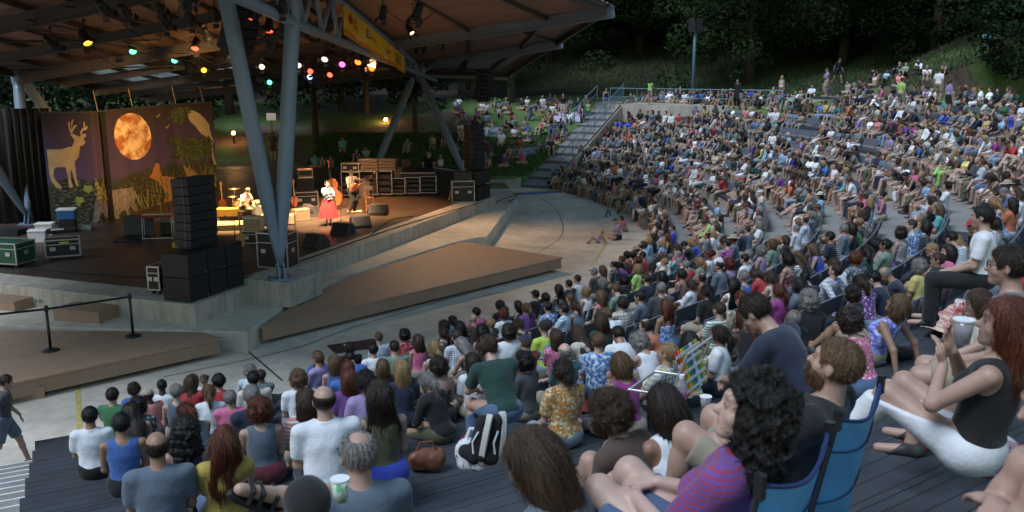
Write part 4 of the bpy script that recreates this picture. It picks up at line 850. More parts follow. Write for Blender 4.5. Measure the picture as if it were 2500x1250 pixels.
# pedal steel on chrome legs
def steel(mb): mb.box((0, 0, .78), (1.0, .3, .09))
o = small('pedal_steel', at(388, 584, 1.0), R_(8), 'red pedal steel guitar on chrome legs in front of the backdrop', 'instrument', [('body', steel, plain('red_lacquer', (.22, .03, .015), .3)), ('neck', lambda m: m.box((0, 0, .84), (.9, .12, .03)), M_alu)])
for sx in (-1, 1):
    for sy in (-1, 1): MB().tube((sx * .46, sy * .12, .74), (sx * .48, sy * .14, 0), .014).build('leg', M_alu, o)
MB().box((0, -.14, .06), (.92, .07, .03)).build('pedal_bar', M_alu, o)
small('instrument_case', at(338, 578, 1.0), R_(16), 'open black instrument case standing left of the pedal steel', 'case', [('base', lambda m: m.box((-.15, -.3, .05), (.9, .45, .1)), M_case), ('lid', lambda m: m.box((.05, .0, .38), (.95, .08, .72), (R_(-12), 0, 0)), M_case)])
small('pedal_board', at(306, 590, 1.0), R_(20), 'low black pedal board on the stage floor', 'pedal board', [('board', lambda m: m.box((0, 0, .04), (.7, .35, .07)), M_case)])
def wedge(px, rz, lab, w=.68, c=None, z=1.0, s=1.0, col=None):
    q = at(*px, z); o = empty('stage_monitor', q, rz, lab, 'stage monitor', 'floor wedge monitors'); col = col or plain('monitor_paint', (.045, .038, .038), .6)
    prof = [(-.28, 0), (.26, 0), (.30, .10), (.10, .42), (-.12, .42), (-.30, .2)]; prof = [(a_ * s, b_ * s) for a_, b_ in prof]; m_ = MB(); n_ = len(prof); vs = [(x, a_, b_) for x in (-w / 2, w / 2) for a_, b_ in prof]
    m_.add(vs, [tuple(range(n_)), tuple(range(2 * n_ - 1, n_ - 1, -1))] + [(k, n_ + k, n_ + (k + 1) % n_, (k + 1) % n_) for k in range(n_)]); m_.build('cabinet', col, o, bevel=.012)
    a_ = Vector((0, .205 * s, .26 * s)); nr = Vector((0, .85, .53)); g_ = MB(); M3 = nr.to_track_quat('Z', 'X').to_matrix(); g_.box(a_ + nr * .012, (.34 * s, w * .9, .02) if False else (w * .9, .34 * s, .02), Matrix((Vector((1, 0, 0)), nr.cross(Vector((1, 0, 0))), nr)).transposed()); g_.build('grille', M_grille, o)
    for sx in (-1, 1): h_ = MB(); h_.tube((sx * (w / 2 - .002), -.02, .2 * s), (sx * (w / 2 + .006), -.02, .2 * s), .07 * s, n=14); h_.build('side_port', M_black, o)
    return o
FB = SA + math.pi / 2      # wedge grille faces the back of the stage
wedge((772, 603), FB - .35, 'large tilted floor monitor nearest the stage front edge'); wedge((838, 573), FB - .1, 'floor monitor in front of the singer'); wedge((880, 556), FB + .8, 'floor monitor turned sideways right of the singer'); wedge((925, 524), FB + .3, 'floor monitor in front of the guitarist')
wedge((756, 527), FB + 2.4, 'pinkish lit floor monitor below the bass cabinet', w=.8); wedge((437, 552), FB + 2.2, 'pale lit floor monitor beside the pedal steel', w=.7, col=plain('pale_monitor', (.32, .27, .20), .6))
# amplifiers
def amp(px, size, rz, lab, col, front, cones=0, z=1.0, q=None):
    q = at(*px, z) if q is None else q; w, d, h = size; o = empty('amplifier', q, rz, lab, 'amplifier'); MB().box((0, 0, h / 2), (w, d, h)).build('cabinet', col, o, bevel=.015); MB().box((0, -d / 2 - .004, h * .44), (w * .88, .012, h * .72)).build('grille_cloth', front, o)
    if cones:
        for sx in (-1, 1):
            for sz in (.25, .62) if cones == 4 else (.42,): c_ = MB(); c_.lathe([(.0, .0), (.03, -.004), (.09, -.028), (.10, -.03), (.11, -.012), (.0, -.0)], c=(sx * w * .22, -d / 2 - .012, h * sz), n=18, axis=Matrix.Rotation(R_(90), 3, 'X')); c_.build('speaker_cone', plain('cone_grey', (.16, .13, .12), .5), o)
    MB().box((0, -d / 2 - .004, h * .90), (w * .88, .012, h * .1)).build('control_panel', M_alu, o); h_ = MB(); h_.path([(-.1, 0, h), (-.09, 0, h + .03), (.09, 0, h + .03), (.1, 0, h)], .012); h_.build('handle', M_black, o); return o
FA = SA - math.pi / 2 + R_(90)      # faces the audience
rzA = SA
bcase = roadcase((748, 503), (.95, .6, .62), rzA - R_(52), 'black road case carrying the bass cabinet', wheels=False); q_ = at(748, 503, 1.0)
amp(None, (.66, .45, .66), rzA - R_(52), 'bass cabinet with four round speakers on a road case', plain('tolex_black', (.03, .022, .02), .6), M_grille, 4, q=q_ + V_(0, 0, .62)); amp(None, (.6, .4, .26), rzA - R_(52), 'amplifier head in an open rack on the bass cabinet', plain('tolex_tan', (.35, .22, .14), .6), M_case, 0, q=q_ + V_(0, 0, 1.28))
q_ = at(622, 592, 1.0); roadcase(None, (.72, .45, .42), rzA - R_(70), 'low black case under the cream combo amplifier', q=q_, wheels=False); amp(None, (.62, .28, .46), rzA - R_(70), 'cream combo amplifier standing on a low case', plain('tolex_cream', (.55, .42, .26), .6), plain('grille_wheat', (.36, .27, .16), .8), q=q_ + V_(0, 0, .42))
amp((735, 540), (.6, .3, .48), rzA - R_(30), 'tan combo amplifier left of the singer', plain('tolex_brown', (.20, .14, .07), .6), plain('grille_brown', (.12, .09, .05), .8)); small('flat_riser', at(680, 548, 1.0), rzA - R_(60), 'low tan platform behind the right blue column', 'riser', [('platform', lambda m: m.box((0, 0, .2), (1.2, .6, .3)), plain('riser_tan', (.30, .22, .12), .6))])
small('case_yellow', at(562, 540, 1.0), rzA - R_(60), 'orange yellow lit case between the speaker tower and the drum', 'case', [('body', lambda m: m.box((0, 0, .36), (.85, .5, .28)), plain('tweed_yellow', (.60, .35, .06), .6)), ('legs', lambda m: m.box((0, 0, .11), (.7, .4, .22)), M_case)])
small('drum_riser', at(575, 558, 1.0), rzA - R_(60), 'low carpeted riser in front of the drummer', 'riser', [('platform', lambda m: m.box((0, 0, .12), (1.6, .9, .18)), plain('riser_tan', (.30, .22, .12), .6))])
small('tool_box', at(440, 603, 1.0), R_(10), 'yellow tool box on the floor beside the speaker tower', 'box', [('box', lambda m: m.box((0, 0, .08), (.42, .3, .16)), plain('tool_yellow', (.55, .42, .02), .5)), ('lid', lambda m: m.box((.08, .14, .32), (.16, .03, .36)), plain('tool_yellow', (.55, .42, .02), .5))])
small('side_case', at(382, 574, 1.0), R_(15), 'case with cloth thrown over it right of the pedal steel', 'case', [('case', lambda m: m.box((.5, .1, .25), (.7, .45, .45)), M_case), ('cloth', lambda m: m.box((.5, .0, .49), (.74, .5, .03), (.06, .05, 0)), plain('khaki_cloth', (.25, .2, .14), .9))])
# drum kit
M_drum = plain('drum_pearl', (.68, .62, .52), .35); M_head = plain('drum_head', (.8, .78, .72), .5); M_cym = plain('brass', (.75, .5, .16), .28, .9)
dk = at(600, 540, 1.0); dk0 = empty('drum_kit', dk, 0, 'white pearl drum kit with cymbals in front of the seated drummer', 'drum kit')
def drum(c, r, h, tilt=0):
    M3 = Matrix.Rotation(tilt, 3, 'X'); c = Vector(c); o = MB().lathe([(r, 0), (r, h)], c=c, n=24, axis=M3).build('drum_shell', M_drum, dk0); MB().lathe([(0, h + .004), (r * .98, h + .006), (r * .98, h + .01), (0, h + .01)], c=c, n=24, axis=M3).build('drum_head', M_head, o)
    k = MB()
    for z in (.0, h): k.lathe([(r, z - .012), (r + .014, z - .012), (r + .014, z + .016), (r, z + .016)], c=c, n=24, axis=M3)
    for a in range(8): k.tube(c + M3 @ V_((r + .012) * math.cos(a * .785), (r + .012) * math.sin(a * .785), .02), c + M3 @ V_((r + .012) * math.cos(a * .785), (r + .012) * math.sin(a * .785), h), .006, n=5)
    k.build('drum_hardware', M_alu, o)
drum((.0, -.1, .42), .21, .42); drum((.42, .25, .55), .17, .16, .15); drum((.62, -.1, .32), .28, .40, R_(84)); drum((-.35, .45, .5), .18, .16, .1); 
for c, r in (((.75, .35, 1.12), .24), ((-.55, .6, 1.15), .22), ((-.5, .2, .9), .17)): o = MB().lathe([(0, .02), (.04, .025), (r, -.012), (r, -.015), (.04, .02), (0, .015)], c=c, n=28).build('cymbal', M_cym, dk0, smooth=True); s_ = MB(); s_.tube((c[0], c[1], 0), c, .012); [s_.tube((c[0], c[1], .35), (c[0] + .25 * math.cos(a), c[1] + .25 * math.sin(a), 0), .009) for a in (0, 2.1, 4.2)]; s_.build('cymbal_stand', M_alu, o)
stl = at(596, 512, 1.0); small('drum_stool', (stl.x, stl.y, 1.0), 0, 'round black drum stool under the drummer', 'stool', [('seat', lambda m: m.lathe([(0, .42), (.17, .42), (.17, .5), (0, .5)], n=18), M_case), ('leg', lambda m: m.tube((0, 0, 0), (0, 0, .42), .03), M_alu)])
# stands
def micstand(px, h, boom, lab, rz=0, base=False):
    q = at(*px, 1.0); o = empty('microphone_stand', q, rz, lab, 'microphone stand', 'microphone stands'); MB().tube((0, 0, .02), (0, 0, h), .011, n=7).build('pole', M_black, o)
    b_ = MB(); 
    if base: b_.lathe([(0, 0), (.14, 0), (.14, .02), (.02, .04), (0, .04)], n=18)
    else: [b_.tube((0, 0, .14), (.3 * math.cos(a), .3 * math.sin(a), 0), .01, n=6) for a in (.3, 2.4, 4.5)]
    b_.build('base', M_black, o); e = V_(0, boom, h + abs(boom) * .25)
    if boom: MB().tube((0, -boom * .3, h - abs(boom) * .08), e, .009, n=6).build('boom', M_black, o)
    else: e = V_(0, 0, h)
    m_ = MB(); d_ = V_(0, .12 if boom >= 0 else -.12, .05); m_.path([e, e + d_], [.012, .02], n=8); m_.lathe([(0, -.03), (.024, -.02), (.028, 0), (.024, .02), (0, .03)], c=e + d_, n=10); m_.build('microphone', M_dsteel, o)
micstand((722, 592), 1.45, 0, 'empty straight microphone stand right of the right column', base=True); micstand((833, 545), 1.35, .35, 'microphone stand in front of the singer', rz=2.2); micstand((898, 520), 1.45, -.4, 'boom microphone stand before the guitarist', rz=SA + 1.2)
micstand((556, 520), 1.5, .5, 'boom stand left over the drummer', rz=-1.0); micstand((650, 500), 1.6, -.4, 'boom stand with pale microphone between the columns', rz=1.3); micstand((415, 560), 1.1, .3, 'low boom stand behind the pedal steel', rz=.4); micstand((575, 600), .8, .3, 'short boom stand at the cream amplifier', rz=1.0)
# wooden ladder shaped stand
ws = at(903, 516, 1.0); o = empty('wooden_stand', ws, rzA - R_(60), 'narrow orange wooden stand with shelves right of the guitarist', 'stand'); M_wood = plain('orange_wood', (.38, .15, .05), .5)
for sx in (-1, 1):
    for sy in (-1, 1): MB().bar((sx * .14, sy * .12, 0), (sx * .14, sy * .12, .98), .03, .03, up=(1, 0, 0)).build('leg', M_wood, o)
for z in (.22, .56, .88): MB().box((0, 0, z), (.32, .28, .03)).build('shelf', M_wood, o)
MB().box((0, 0, .95), (.25, .16, .10)).build('small_device', M_alu, o); MB().box((-.6, .1, .015), (.55, .35, .03)).build('pedal_tray', plain('tray_pale', (.6, .45, .28), .6), o)
# guitars
def guitar(mb_b, mb_n): pass
def guitar_obj(name, M4, lab, body, L=.5, parent=None):
    o = bpy.data.objects.new(name, None); C.objects.link(o); o.matrix_world = M4; tag(o, lab, 'guitar'); out = []
    for t in np.linspace(0, 2 * math.pi, 28, endpoint=False): r = .17 * (1 + .22 * math.cos(2 * t) + .10 * math.cos(t)); out.append((r * 1.15 * math.cos(t), r * .95 * math.sin(t) * (1 - .12 * math.cos(3 * t))))
    MB().prism(out, -.025, .025).build('body', body, o, bevel=.008); MB().box((.52, 0, .03), (.62, .05, .022)).build('neck', plain('maple_neck', (.45, .26, .11), .4), o)
    MB().box((.88, .01, .03), (.16, .08, .018)).build('headstock', plain('maple_neck', (.45, .26, .11), .4), o); p_ = MB(); p_.box((.02, 0, .03), (.09, .08, .012)); p_.box((-.10, 0, .03), (.03, .09, .014)); p_.build('pickup', M_black, o); s_ = MB(); [s_.tube((-.1, -.018 + .012 * k, .046), (.84, -.018 + .012 * k, .046), .0018, n=4) for k in range(4)]; s_.build('strings', M_alu, o); return o
M_burst = plain('sunburst_red', (.45, .12, .04), .3); 
def stand_guitar(px, lab, body): q = at(*px, 1.0); M4 = Matrix.Translation(q + V_(0, 0, .35)) @ Matrix.Rotation(rzA - R_(60), 4, 'Z') @ Matrix.Rotation(R_(-78), 4, 'Y') @ Matrix.Rotation(R_(90), 4, 'X'); M4 = Matrix.Translation(q + V_(0, 0, .32)) @ Matrix.Rotation(rzA - R_(90) - R_(60), 4, 'Z') @ Matrix.Rotation(R_(-76), 4, 'Y') ; guitar_obj('guitar', M4, lab, body)
stand_guitar((720, 512), 'upright guitar on a stand left of the bass cabinet', M_burst); stand_guitar((590, 612), 'sunburst guitar leaning on the low case', plain('blond_body', (.55, .30, .12), .35)); stand_guitar((545, 520), 'guitar standing behind the speaker tower', M_burst); stand_guitar((398, 560), 'guitar standing behind the pedal steel', plain('white_body', (.5, .4, .3), .35))
# double bass
db = at(822, 512, 1.0); o = empty('double_bass', db, rzA - R_(75), 'orange brown double bass standing behind the singer', 'double bass'); o.rotation_euler = (R_(-8), R_(-9), rzA - R_(70)); M_bass = plain('bass_varnish', (.38, .10, .025), .3)
out = [];
for t in np.linspace(0, 2 * math.pi, 40, endpoint=False):
    z = math.cos(t); wv = .33 - .02 * z; pinch = 1 - .36 * math.exp(-((z - .12) / .22) ** 2); up = .78 if z > .12 else 1.0; out.append((math.copysign(abs(math.sin(t)) ** .6, math.sin(t)) * wv * pinch * up, .70 + .55 * z))
mb = MB(); n_ = len(out); vs = [(x, -.10, z) for x, z in out] + [(x, .10, z) for x, z in out]; mb.add(vs, [tuple(range(n_)), tuple(range(2 * n_ - 1, n_ - 1, -1))] + [(k, n_ + k, n_ + (k + 1) % n_, (k + 1) % n_) for k in range(n_)]); mb.build('body', M_bass, o, bevel=.03)
MB().path([(0, -.11, .95), (0, -.13, 1.25), (0, -.12, 1.75), (0, -.06, 1.88), (0, -.10, 1.95)], [.03, .03, .024, .04, .03], n=8).build('neck', M_bass, o); MB().box((0, -.15, 1.2), (.055, .02, .95)).build('fingerboard', M_black, o); MB().box((0, -.15, .62), (.16, .02, .14)).build('bridge', M_wood, o); MB().box((0, -.13, .35), (.08, .03, .35)).build('tailpiece', M_black, o); MB().tube((0, 0, .16), (0, 0, 0), .01).build('endpin', M_alu, o)
m_ = MB()
for sx in (-1, 1): m_.path([(sx * .12, -.103, .72), (sx * .10, -.104, .62), (sx * .13, -.103, .52)], .008, n=5); m_.build('f_hole', M_black, o); m_ = MB()
# rack cases and stage manager's area (stage right end)
for k, (px, sz, rz, l, op) in enumerate([((862, 482), (.85, .6, 1.05), -8, 'tall rack case at the left end of the monitor world', True), ((905, 480), (.8, .6, 1.05), -6, 'rack case with patch cables second from the left', True), ((940, 479), (.8, .6, 1.05), -4, 'rack case full of cables below the stacked lids', True),
   ((975, 478), (.62, .6, .72), -2, 'small open rack left of the console racks', True), ((1010, 477), (.65, .6, .74), 0, 'open rack under the mixing console', True), ((1047, 476), (.72, .6, .76), 2, 'open rack with red light under the mixing console', True)]):
    roadcase(px, sz, R_(rz), l, open_front=op)
for k, (px, z, w, l) in enumerate([((862, 482), 2.17, .8, 'closed case standing on the tall left rack'), ((905, 480), 2.17, .85, 'slatted lid stack above the second rack'), ((945, 479), 2.17, .95, 'slatted lid stack above the cable rack')]):
    q = at(*px, 1.0); q.z = z
    if k == 0: roadcase(None, (w, .6, .36), R_(-8), l, q=q, wheels=False)
    else:
        o = empty('slatted_crate', q, R_(-5), l, 'crate')
        for e in range(4): MB().box((0, 0, .06 + e * .13), (w, .6, .10)).build('lid', plain('lid_grey', (.16, .13, .12), .6), o, bevel=.01)
q = at(1022, 477, 1.0); q.z = 1.9; o = empty('mixing_console', q + V_(0, 0, 0), R_(1), 'mixing console in an open case on the racks', 'console'); MB().box((0, 0, .08), (1.5, .75, .16)).build('case_tray', M_case, o); MB().box((0, 0, .2), (1.4, .62, .1), (R_(12), 0, 0)).build('mixer_surface', plain('mixer_dark', (.035, .03, .032), .5), o); e = MB(); e.box((0, -.38, .15), (1.54, .03, .03)); e.box((0, .38, .15), (1.54, .03, .03)); e.box((.77, 0, .15), (.03, .74, .03)); e.box((-.77, 0, .15), (.03, .74, .03)); e.build('aluminium_edging', M_alu, o)
o = empty('screen', q + V_(-.55, .2, .3), R_(0), 'small monitor screen standing on the mixing console', 'screen'); MB().box((0, 0, .25), (.42, .04, .32)).build('panel', M_case, o); MB().box((0, -.022, .25), (.38, .004, .28)).build('display', plain('dark_display', (.08, .05, .045), .2), o); MB().box((0, 0, .05), (.08, .05, .1)).build('foot', M_case, o)
o = empty('skirted_table', at(880, 482, 1.0), R_(-20), 'small table with a pleated pale skirt behind the guitarist', 'table'); MB().box((0, 0, .74), (.75, .5, .03)).build('table_top', M_case, o); mb = MB(); P = []; K = 60
for k in range(K + 1): a = 2 * math.pi * k / K; r = 1 + .05 * math.sin(k * 1.9); P += [(.37 * r * max(-1, min(1, 1.3 * math.cos(a))), .25 * r * max(-1, min(1, 1.3 * math.sin(a))), z) for z in (.02, .725)]
mb.add(P, [(2 * k, 2 * k + 2, 2 * k + 3, 2 * k + 1) for k in range(K)]); mb.build('skirt', plain('skirt_cloth', (.30, .24, .22), .9), o, smooth=True)
cablerun('orange_cable', [atd(942, 392, 44), atd(935, 405, 44), atd(928, 420, 43.6), atd(918, 437, 43.4), atd(900, 446, 43), atd(880, 452, 42)], .03, plain('orange_rubber', (.55, .25, .04), .6), 'orange cable hanging over the rack cases')
rcase = roadcase((1130, 492), (.98, .6, .92), SA - R_(62), 'tall black road case in front of the right subwoofers', wheels=False); q = at(1130, 492, 1.0); q.z = 1.92; small('amp_cabinet', q, SA - R_(62), 'small black cabinet on the tall road case at stage right', 'cabinet', [('cabinet', lambda m: m.box((0, 0, .19), (.75, .45, .38)), M_case)])
roadcase((680, 650), (.98, .62, 1.02), SA - R_(86), 'big black road case standing behind the foot of the blue columns', wheels=False)
roadcase((392, 715), (.36, .5, .62), SA - R_(84), 'small amplifier rack with a blue light beside the left subwoofers'); q = at(383, 700, 1.0); MB().box((0, 0, 0), (.06, .01, .03)).build('blue_indicator', emis('led_blue', (.05, .12, 1), 6), loc=atd(390, 661, q.y - .3), label='tiny blue indicator light on the amplifier rack', cat='light')
o = empty('loose_boards', at(1095, 490, 1.0), 0, 'pale boards leaning against the tall road case', 'boards')
for k in range(3): MB().bar((k * .06, 0, 0), (k * .06 + .25, .15, .85), .14, .03).build('board', plain('pale_wood', (.30, .22, .19), .7), o)
# PA: subwoofers and line arrays
def sub(q, rz, lab, grp):
    o = empty('subwoofer', q, rz, lab, 'subwoofer', grp); MB().box((0, 0, .29), (.68, .8, .575)).build('cabinet', M_black, o, bevel=.012); MB().box((0, -.405, .29), (.63, .02, .52)).build('grille', M_grille, o)
    for sx in (-1, 1): MB().box((sx * .28, -.418, .06), (.05, .01, .05)).build('badge', plain('badge_grey', (.09, .09, .09), .5), o) if sx > 0 else None
rzS = SA - R_(0)     # front faces away from stage centre (toward the audience)
p0, p1 = at(466, 742, 1.0), at(602, 694, 1.0); dS = (p1 - p0); dS.z = 0; Ls = dS.length; dS.normalize(); nS = Vector((-dS.y, dS.x, 0)); rzq = math.atan2(dS.y, dS.x)
print('sub row', Ls)
for k in range(3):
    for l_ in range(2):
        q = p0 + dS * (.36 + .70 * k) + nS * .42; sub((q.x, q.y, 1.02 + .59 * l_), rzq, 'black subwoofer, {} of three in the {} layer under the left speaker tower'.format(['nearest', 'middle', 'farthest'][k], ['lower', 'upper'][l_]), 'subwoofers left of the stage front')
def larray(q, rz, n, lab, hang=False, w=.95, tilt0=0, dt=1.2, h=.215):
    o = empty('line_array', q, rz, lab, 'loudspeaker array'); z = 0; y = 0; a = R_(tilt0)
    for k in range(n):
        m_ = MB(); Mx = Matrix.Rotation(a, 3, 'X'); c = V_(0, y, z); m_.box(c, (w, .5, h - .012), Mx, taper=1.0); e = m_.build('array_box', M_black, o, bevel=.01); MB().box(c + Mx @ V_(0, -.255, 0), (w * .96, .012, h - .05), Mx).build('grille', M_grille, e)
        rg = MB(); [rg.box(c + Mx @ V_(sx * (w / 2 + .005), -.1, 0), (.02, .05, h * .9), Mx) for sx in (-1,)]; rg.build('rigging_plate', M_dsteel, e)
        stp = Mx @ V_(0, 0, h); a2 = a + R_(dt) ; 
        if hang: z -= stp.z; y -= stp.y
        else: z += stp.z; y += stp.y
        a = a2
    return o
q = p0 + dS * .95 + nS * .50; larray((q.x, q.y, 1.02 + 1.18 + .16), rzq, 8, 'black ground stacked line array tower on the left subwoofers', tilt0=4, dt=-1.2, w=1.0)
p2, p3 = at(1172, 492, 1.0), at(1207, 480, 1.0); d2 = (p3 - p2); d2.z = 0; d2.normalize(); n2 = Vector((-d2.y, d2.x, 0)); rz2 = math.atan2(d2.y, d2.x); m2 = (p2 + p3) / 2
for k in (-1, 1):
    for l_ in range(2): q = at(1182, 487, 1.0) + Vector((math.cos(SA), math.sin(SA), 0)) * (.36 * k * 1.0) + Vector((-math.sin(SA), math.cos(SA), 0)) * .40; sub((q.x, q.y, 1.02 + .66 * l_), SA, 'black subwoofer, {} {} of the stage right stack'.format(['lower', 'upper'][l_], 'near' if k < 0 else 'far'), 'subwoofers at stage right')
q = at(1182, 487, 1.0) + Vector((-math.sin(SA), math.cos(SA), 0)) * .45; larray((q.x, q.y, 1.02 + 1.32 + .1), SA - .25, 9, 'black line array tower on the stage right subwoofers', tilt0=3, dt=-.8, w=.8, h=.21)
q = atd(588, -60, 25); larray(q, SA - .25, 9, 'curved black line array hanging behind the left blue column', True, w=.85, tilt0=-3, dt=4.2, h=.24)
q = atd(1183, 172, 46); larray(q, SA - .3, 8, 'dark curved line array hanging under the canopy wing', True, w=.8, tilt0=-4, dt=4.5, h=.2)
# cables on the floor
M_cab = M_blackm
for k, (pts, z, l) in enumerate([([(0, 648), (60, 655), (130, 662), (190, 668), (260, 672), (380, 680)], 1.016, 'black cable lying along the left stage floor'), ([(640, 668), (760, 628), (900, 578), (1040, 533), (1180, 492)], 1.005 + .01, 'long black cable along the stage front edge'), ([(905, 575), (935, 550), (960, 535), (1010, 528)], 1.02, 'loose cable near the right floor monitor'), ([(1203, 500), (1222, 488), (1255, 478), (1262, 482), (1240, 492)], .52, 'looped black cable on the apron at stage right'), ([(470, 688), (560, 684), (640, 668), (652, 660)], 1.016, 'black cable running to the column plinth')]):
    P = smooth_px(pts, z, 5); cablerun('cable', P, .018, M_cab, l)
sl = MB(); P = [at(532, 412, 2.2), at(600, 420, 2.2)]; cablerun('barrier_tape', [atd(530, 410, 46), atd(570, 415, 46.5), atd(620, 424, 47)], .03, plain('tape_green', (.25, .35, .12), .7), 'greenish barrier tape beyond the right end of the backdrop', cat='tape')
for k in range(7): px = 540 + 5 * k; q = at(548 + 6 * k, 545, 1.5); 
# small white fixtures on concrete faces
for k, (x, y) in enumerate([(86, 740), (100, 741), (363, 756), (381, 760), (750, 662)]):
    q = at(x, y - 6, .78); MB().box((0, 0, 0), (.12, .02, .09)).build('floor_socket', plain('socket_grey', (.2, .22, .24), .5, .5), loc=q + V_(.0, -.02, 0), rot=(0, 0, math.atan2(V.y, V.x) if x < 500 else SA), label='small grey socket plate in the stage front, %s from the left' % ['first', 'second', 'third', 'fourth', 'fifth'][k], cat='socket', group='socket plates in the stage front')
# ---- performers
performers = []
def performer(px, yaw_deg, z=1.0, **k): q = at(*px, z); performers.append((q, R_(yaw_deg), k))
performer((803, 551), -150, pose='sing', sex='f', hair='short', hc='dark brown', top='tshirt', tc='light blue', tm='plain', bot=None, skin='fair', label='singer in pale blue top and long red skirt holding a microphone at centre stage')
performer((860, 517), -118, pose='guitar', sex='m', hair='short', hc='grey', top='polo', tc='cream', bot='trousers', bc='black', bd=1.12, glasses=True, label='guitarist in pale short sleeved shirt playing a sunburst guitar')
performer((596, 512), -110, z=1.48, pose='drum', sex='m', hair='bald', hc='black', top='polo', tc='white', bot='trousers', bc='black', bd=1.25, label='drummer in white shirt and dark tie seated at the drum kit')
# ================================================================ PEOPLE
def sstepn(a, b, x): t = np.clip((x - a) / (b - a), 0, 1); return t * t * (3 - 2 * t)
def V3(*a): return np.array(a, float)
def smin(a, b, k):
    h = np.clip(.5 + .5 * (b - a) / k, 0, 1); return b * (1 - h) + a * h - k * h * (1 - h)
def smax(a, b, k): return -smin(-a, -b, k)
def cone(a, b, ra, rb, P):
    ab = b - a; L2 = max(ab @ ab, 1e-9); t = np.clip(((P - a) @ ab) / L2, 0, 1)
    return np.linalg.norm(P - a - t[:, None] * ab, axis=1) - (ra + (rb - ra) * t)
def ell(c, r, P, M=None):
    q = P - c
    if M is not None: q = q @ M          # columns of M are the local axes
    k0 = np.linalg.norm(q / r, axis=1); k1 = np.linalg.norm(q / (r * r), axis=1)
    return k0 * (k0 - 1) / np.maximum(k1, 1e-6)
def wob(P, f, s=0.0):
    x, y, z = P[:, 0] * f + s, P[:, 1] * f + s * 1.7, P[:, 2] * f + s * 2.3
    return (np.sin(x + 1.3 * np.sin(y * .7 + z * .4)) + np.sin(y * 1.1 + 1.4 * np.sin(z * .8 + x * .3)) + np.sin(z * .9 + 1.2 * np.sin(x * .6 + y * .9))) / 3
def surface_net(fn, lo, hi, h):
    lo = np.array(lo, float) - 2 * h; n = np.ceil((np.array(hi) + 2 * h - lo) / h).astype(int) + 1; K = 4; n = ((n + K - 1) // K) * K + 1
    cn = (n - 1) // K; cc = np.stack(np.meshgrid(*[np.arange(c) for c in cn], indexing='ij'), -1).reshape(-1, 3)
    d = fn(lo + (cc + .5) * K * h); keep = cc[np.abs(d) < K * h * 1.05 + .012]
    Vv = np.full(n, 1.0, np.float32)
    # sign fill for far-inside blocks
    ins = cc[d <= -(K * h * 1.05 + .012)]
    o = np.stack(np.meshgrid(*[np.arange(K + 1)] * 3, indexing='ij'), -1).reshape(-1, 3)
    if len(ins):
        ii = (ins[:, None, :] * K + o[None]).reshape(-1, 3); Vv[ii[:, 0], ii[:, 1], ii[:, 2]] = -1
    if len(keep) == 0: return np.zeros((0, 3)), np.zeros((0, 4), int)
    ii = (keep[:, None, :] * K + o[None]).reshape(-1, 3); fl = np.unique(ii[:, 0] * (n[1] * n[2]) + ii[:, 1] * n[2] + ii[:, 2])
    ii = np.stack([fl // (n[1] * n[2]), fl // n[2] % n[1], fl % n[2]], -1)
    Vv[ii[:, 0], ii[:, 1], ii[:, 2]] = fn(lo + ii * h)
    s = Vv < 0; m = np.zeros(n - 1, np.uint8)
    cs = [(a, b, c) for a in (0, 1) for b in (0, 1) for c in (0, 1)]
    for a, b, c in cs: m += s[a:n[0] - 1 + a, b:n[1] - 1 + b, c:n[2] - 1 + c]
    act = np.argwhere((m > 0) & (m < 8)); vid = np.full(n - 1, -1, np.int64); vid[act[:, 0], act[:, 1], act[:, 2]] = np.arange(len(act))
    val = [Vv[act[:, 0] + a, act[:, 1] + b, act[:, 2] + c] for a, b, c in cs]; acc = np.zeros((len(act), 3)); cnt = np.zeros(len(act))
    for i in range(8):
        for j in range(i + 1, 8):
            df = np.array(cs[j]) - np.array(cs[i])
            if abs(df).sum() != 1: continue
            x = (val[i] < 0) != (val[j] < 0); t = val[i] / np.where(x, val[i] - val[j], 1)
            acc += np.where(x[:, None], np.array(cs[i]) + t[:, None] * df, 0); cnt += x
    vs = lo + (act + acc / cnt[:, None]) * h; F = []
    for ax in range(3):
        sl0 = [slice(1, -1)] * 3; sl1 = [slice(1, -1)] * 3; sl0[ax] = slice(0, n[ax] - 1); sl1[ax] = slice(1, n[ax])
        A_ = s[tuple(sl0)]; B_ = s[tuple(sl1)]; e = np.argwhere(A_ != B_); f0 = A_[e[:, 0], e[:, 1], e[:, 2]]
        e = e + 1; e[:, ax] -= 1; u, w = (ax + 1) % 3, (ax + 2) % 3
        def cid(du, dw): q = e.copy(); q[:, u] -= du; q[:, w] -= dw; return vid[q[:, 0], q[:, 1], q[:, 2]]
        q = np.stack([cid(1, 1), cid(0, 1), cid(0, 0), cid(1, 0)], -1); q[~f0] = q[~f0][:, ::-1]; F.append(q)
    F = np.concatenate(F); return vs, F[(F >= 0).all(1)]
def nmesh(name, vs, F, col=None):
    me = bpy.data.meshes.new(name); me.vertices.add(len(vs)); me.vertices.foreach_set('co', vs.ravel()); nf = len(F)
    me.loops.add(nf * 4); me.loops.foreach_set('vertex_index', F.ravel().astype(np.int32)); me.polygons.add(nf); me.polygons.foreach_set('loop_start', np.arange(0, nf * 4, 4, dtype=np.int32))
    me.polygons.foreach_set('use_smooth', np.ones(nf, bool)); me.update(); me.validate()
    if col is not None:
        a = me.color_attributes.new('Col', 'FLOAT_COLOR', 'POINT'); a.data.foreach_set('color', np.c_[col, np.ones(len(col))].ravel())
    return me
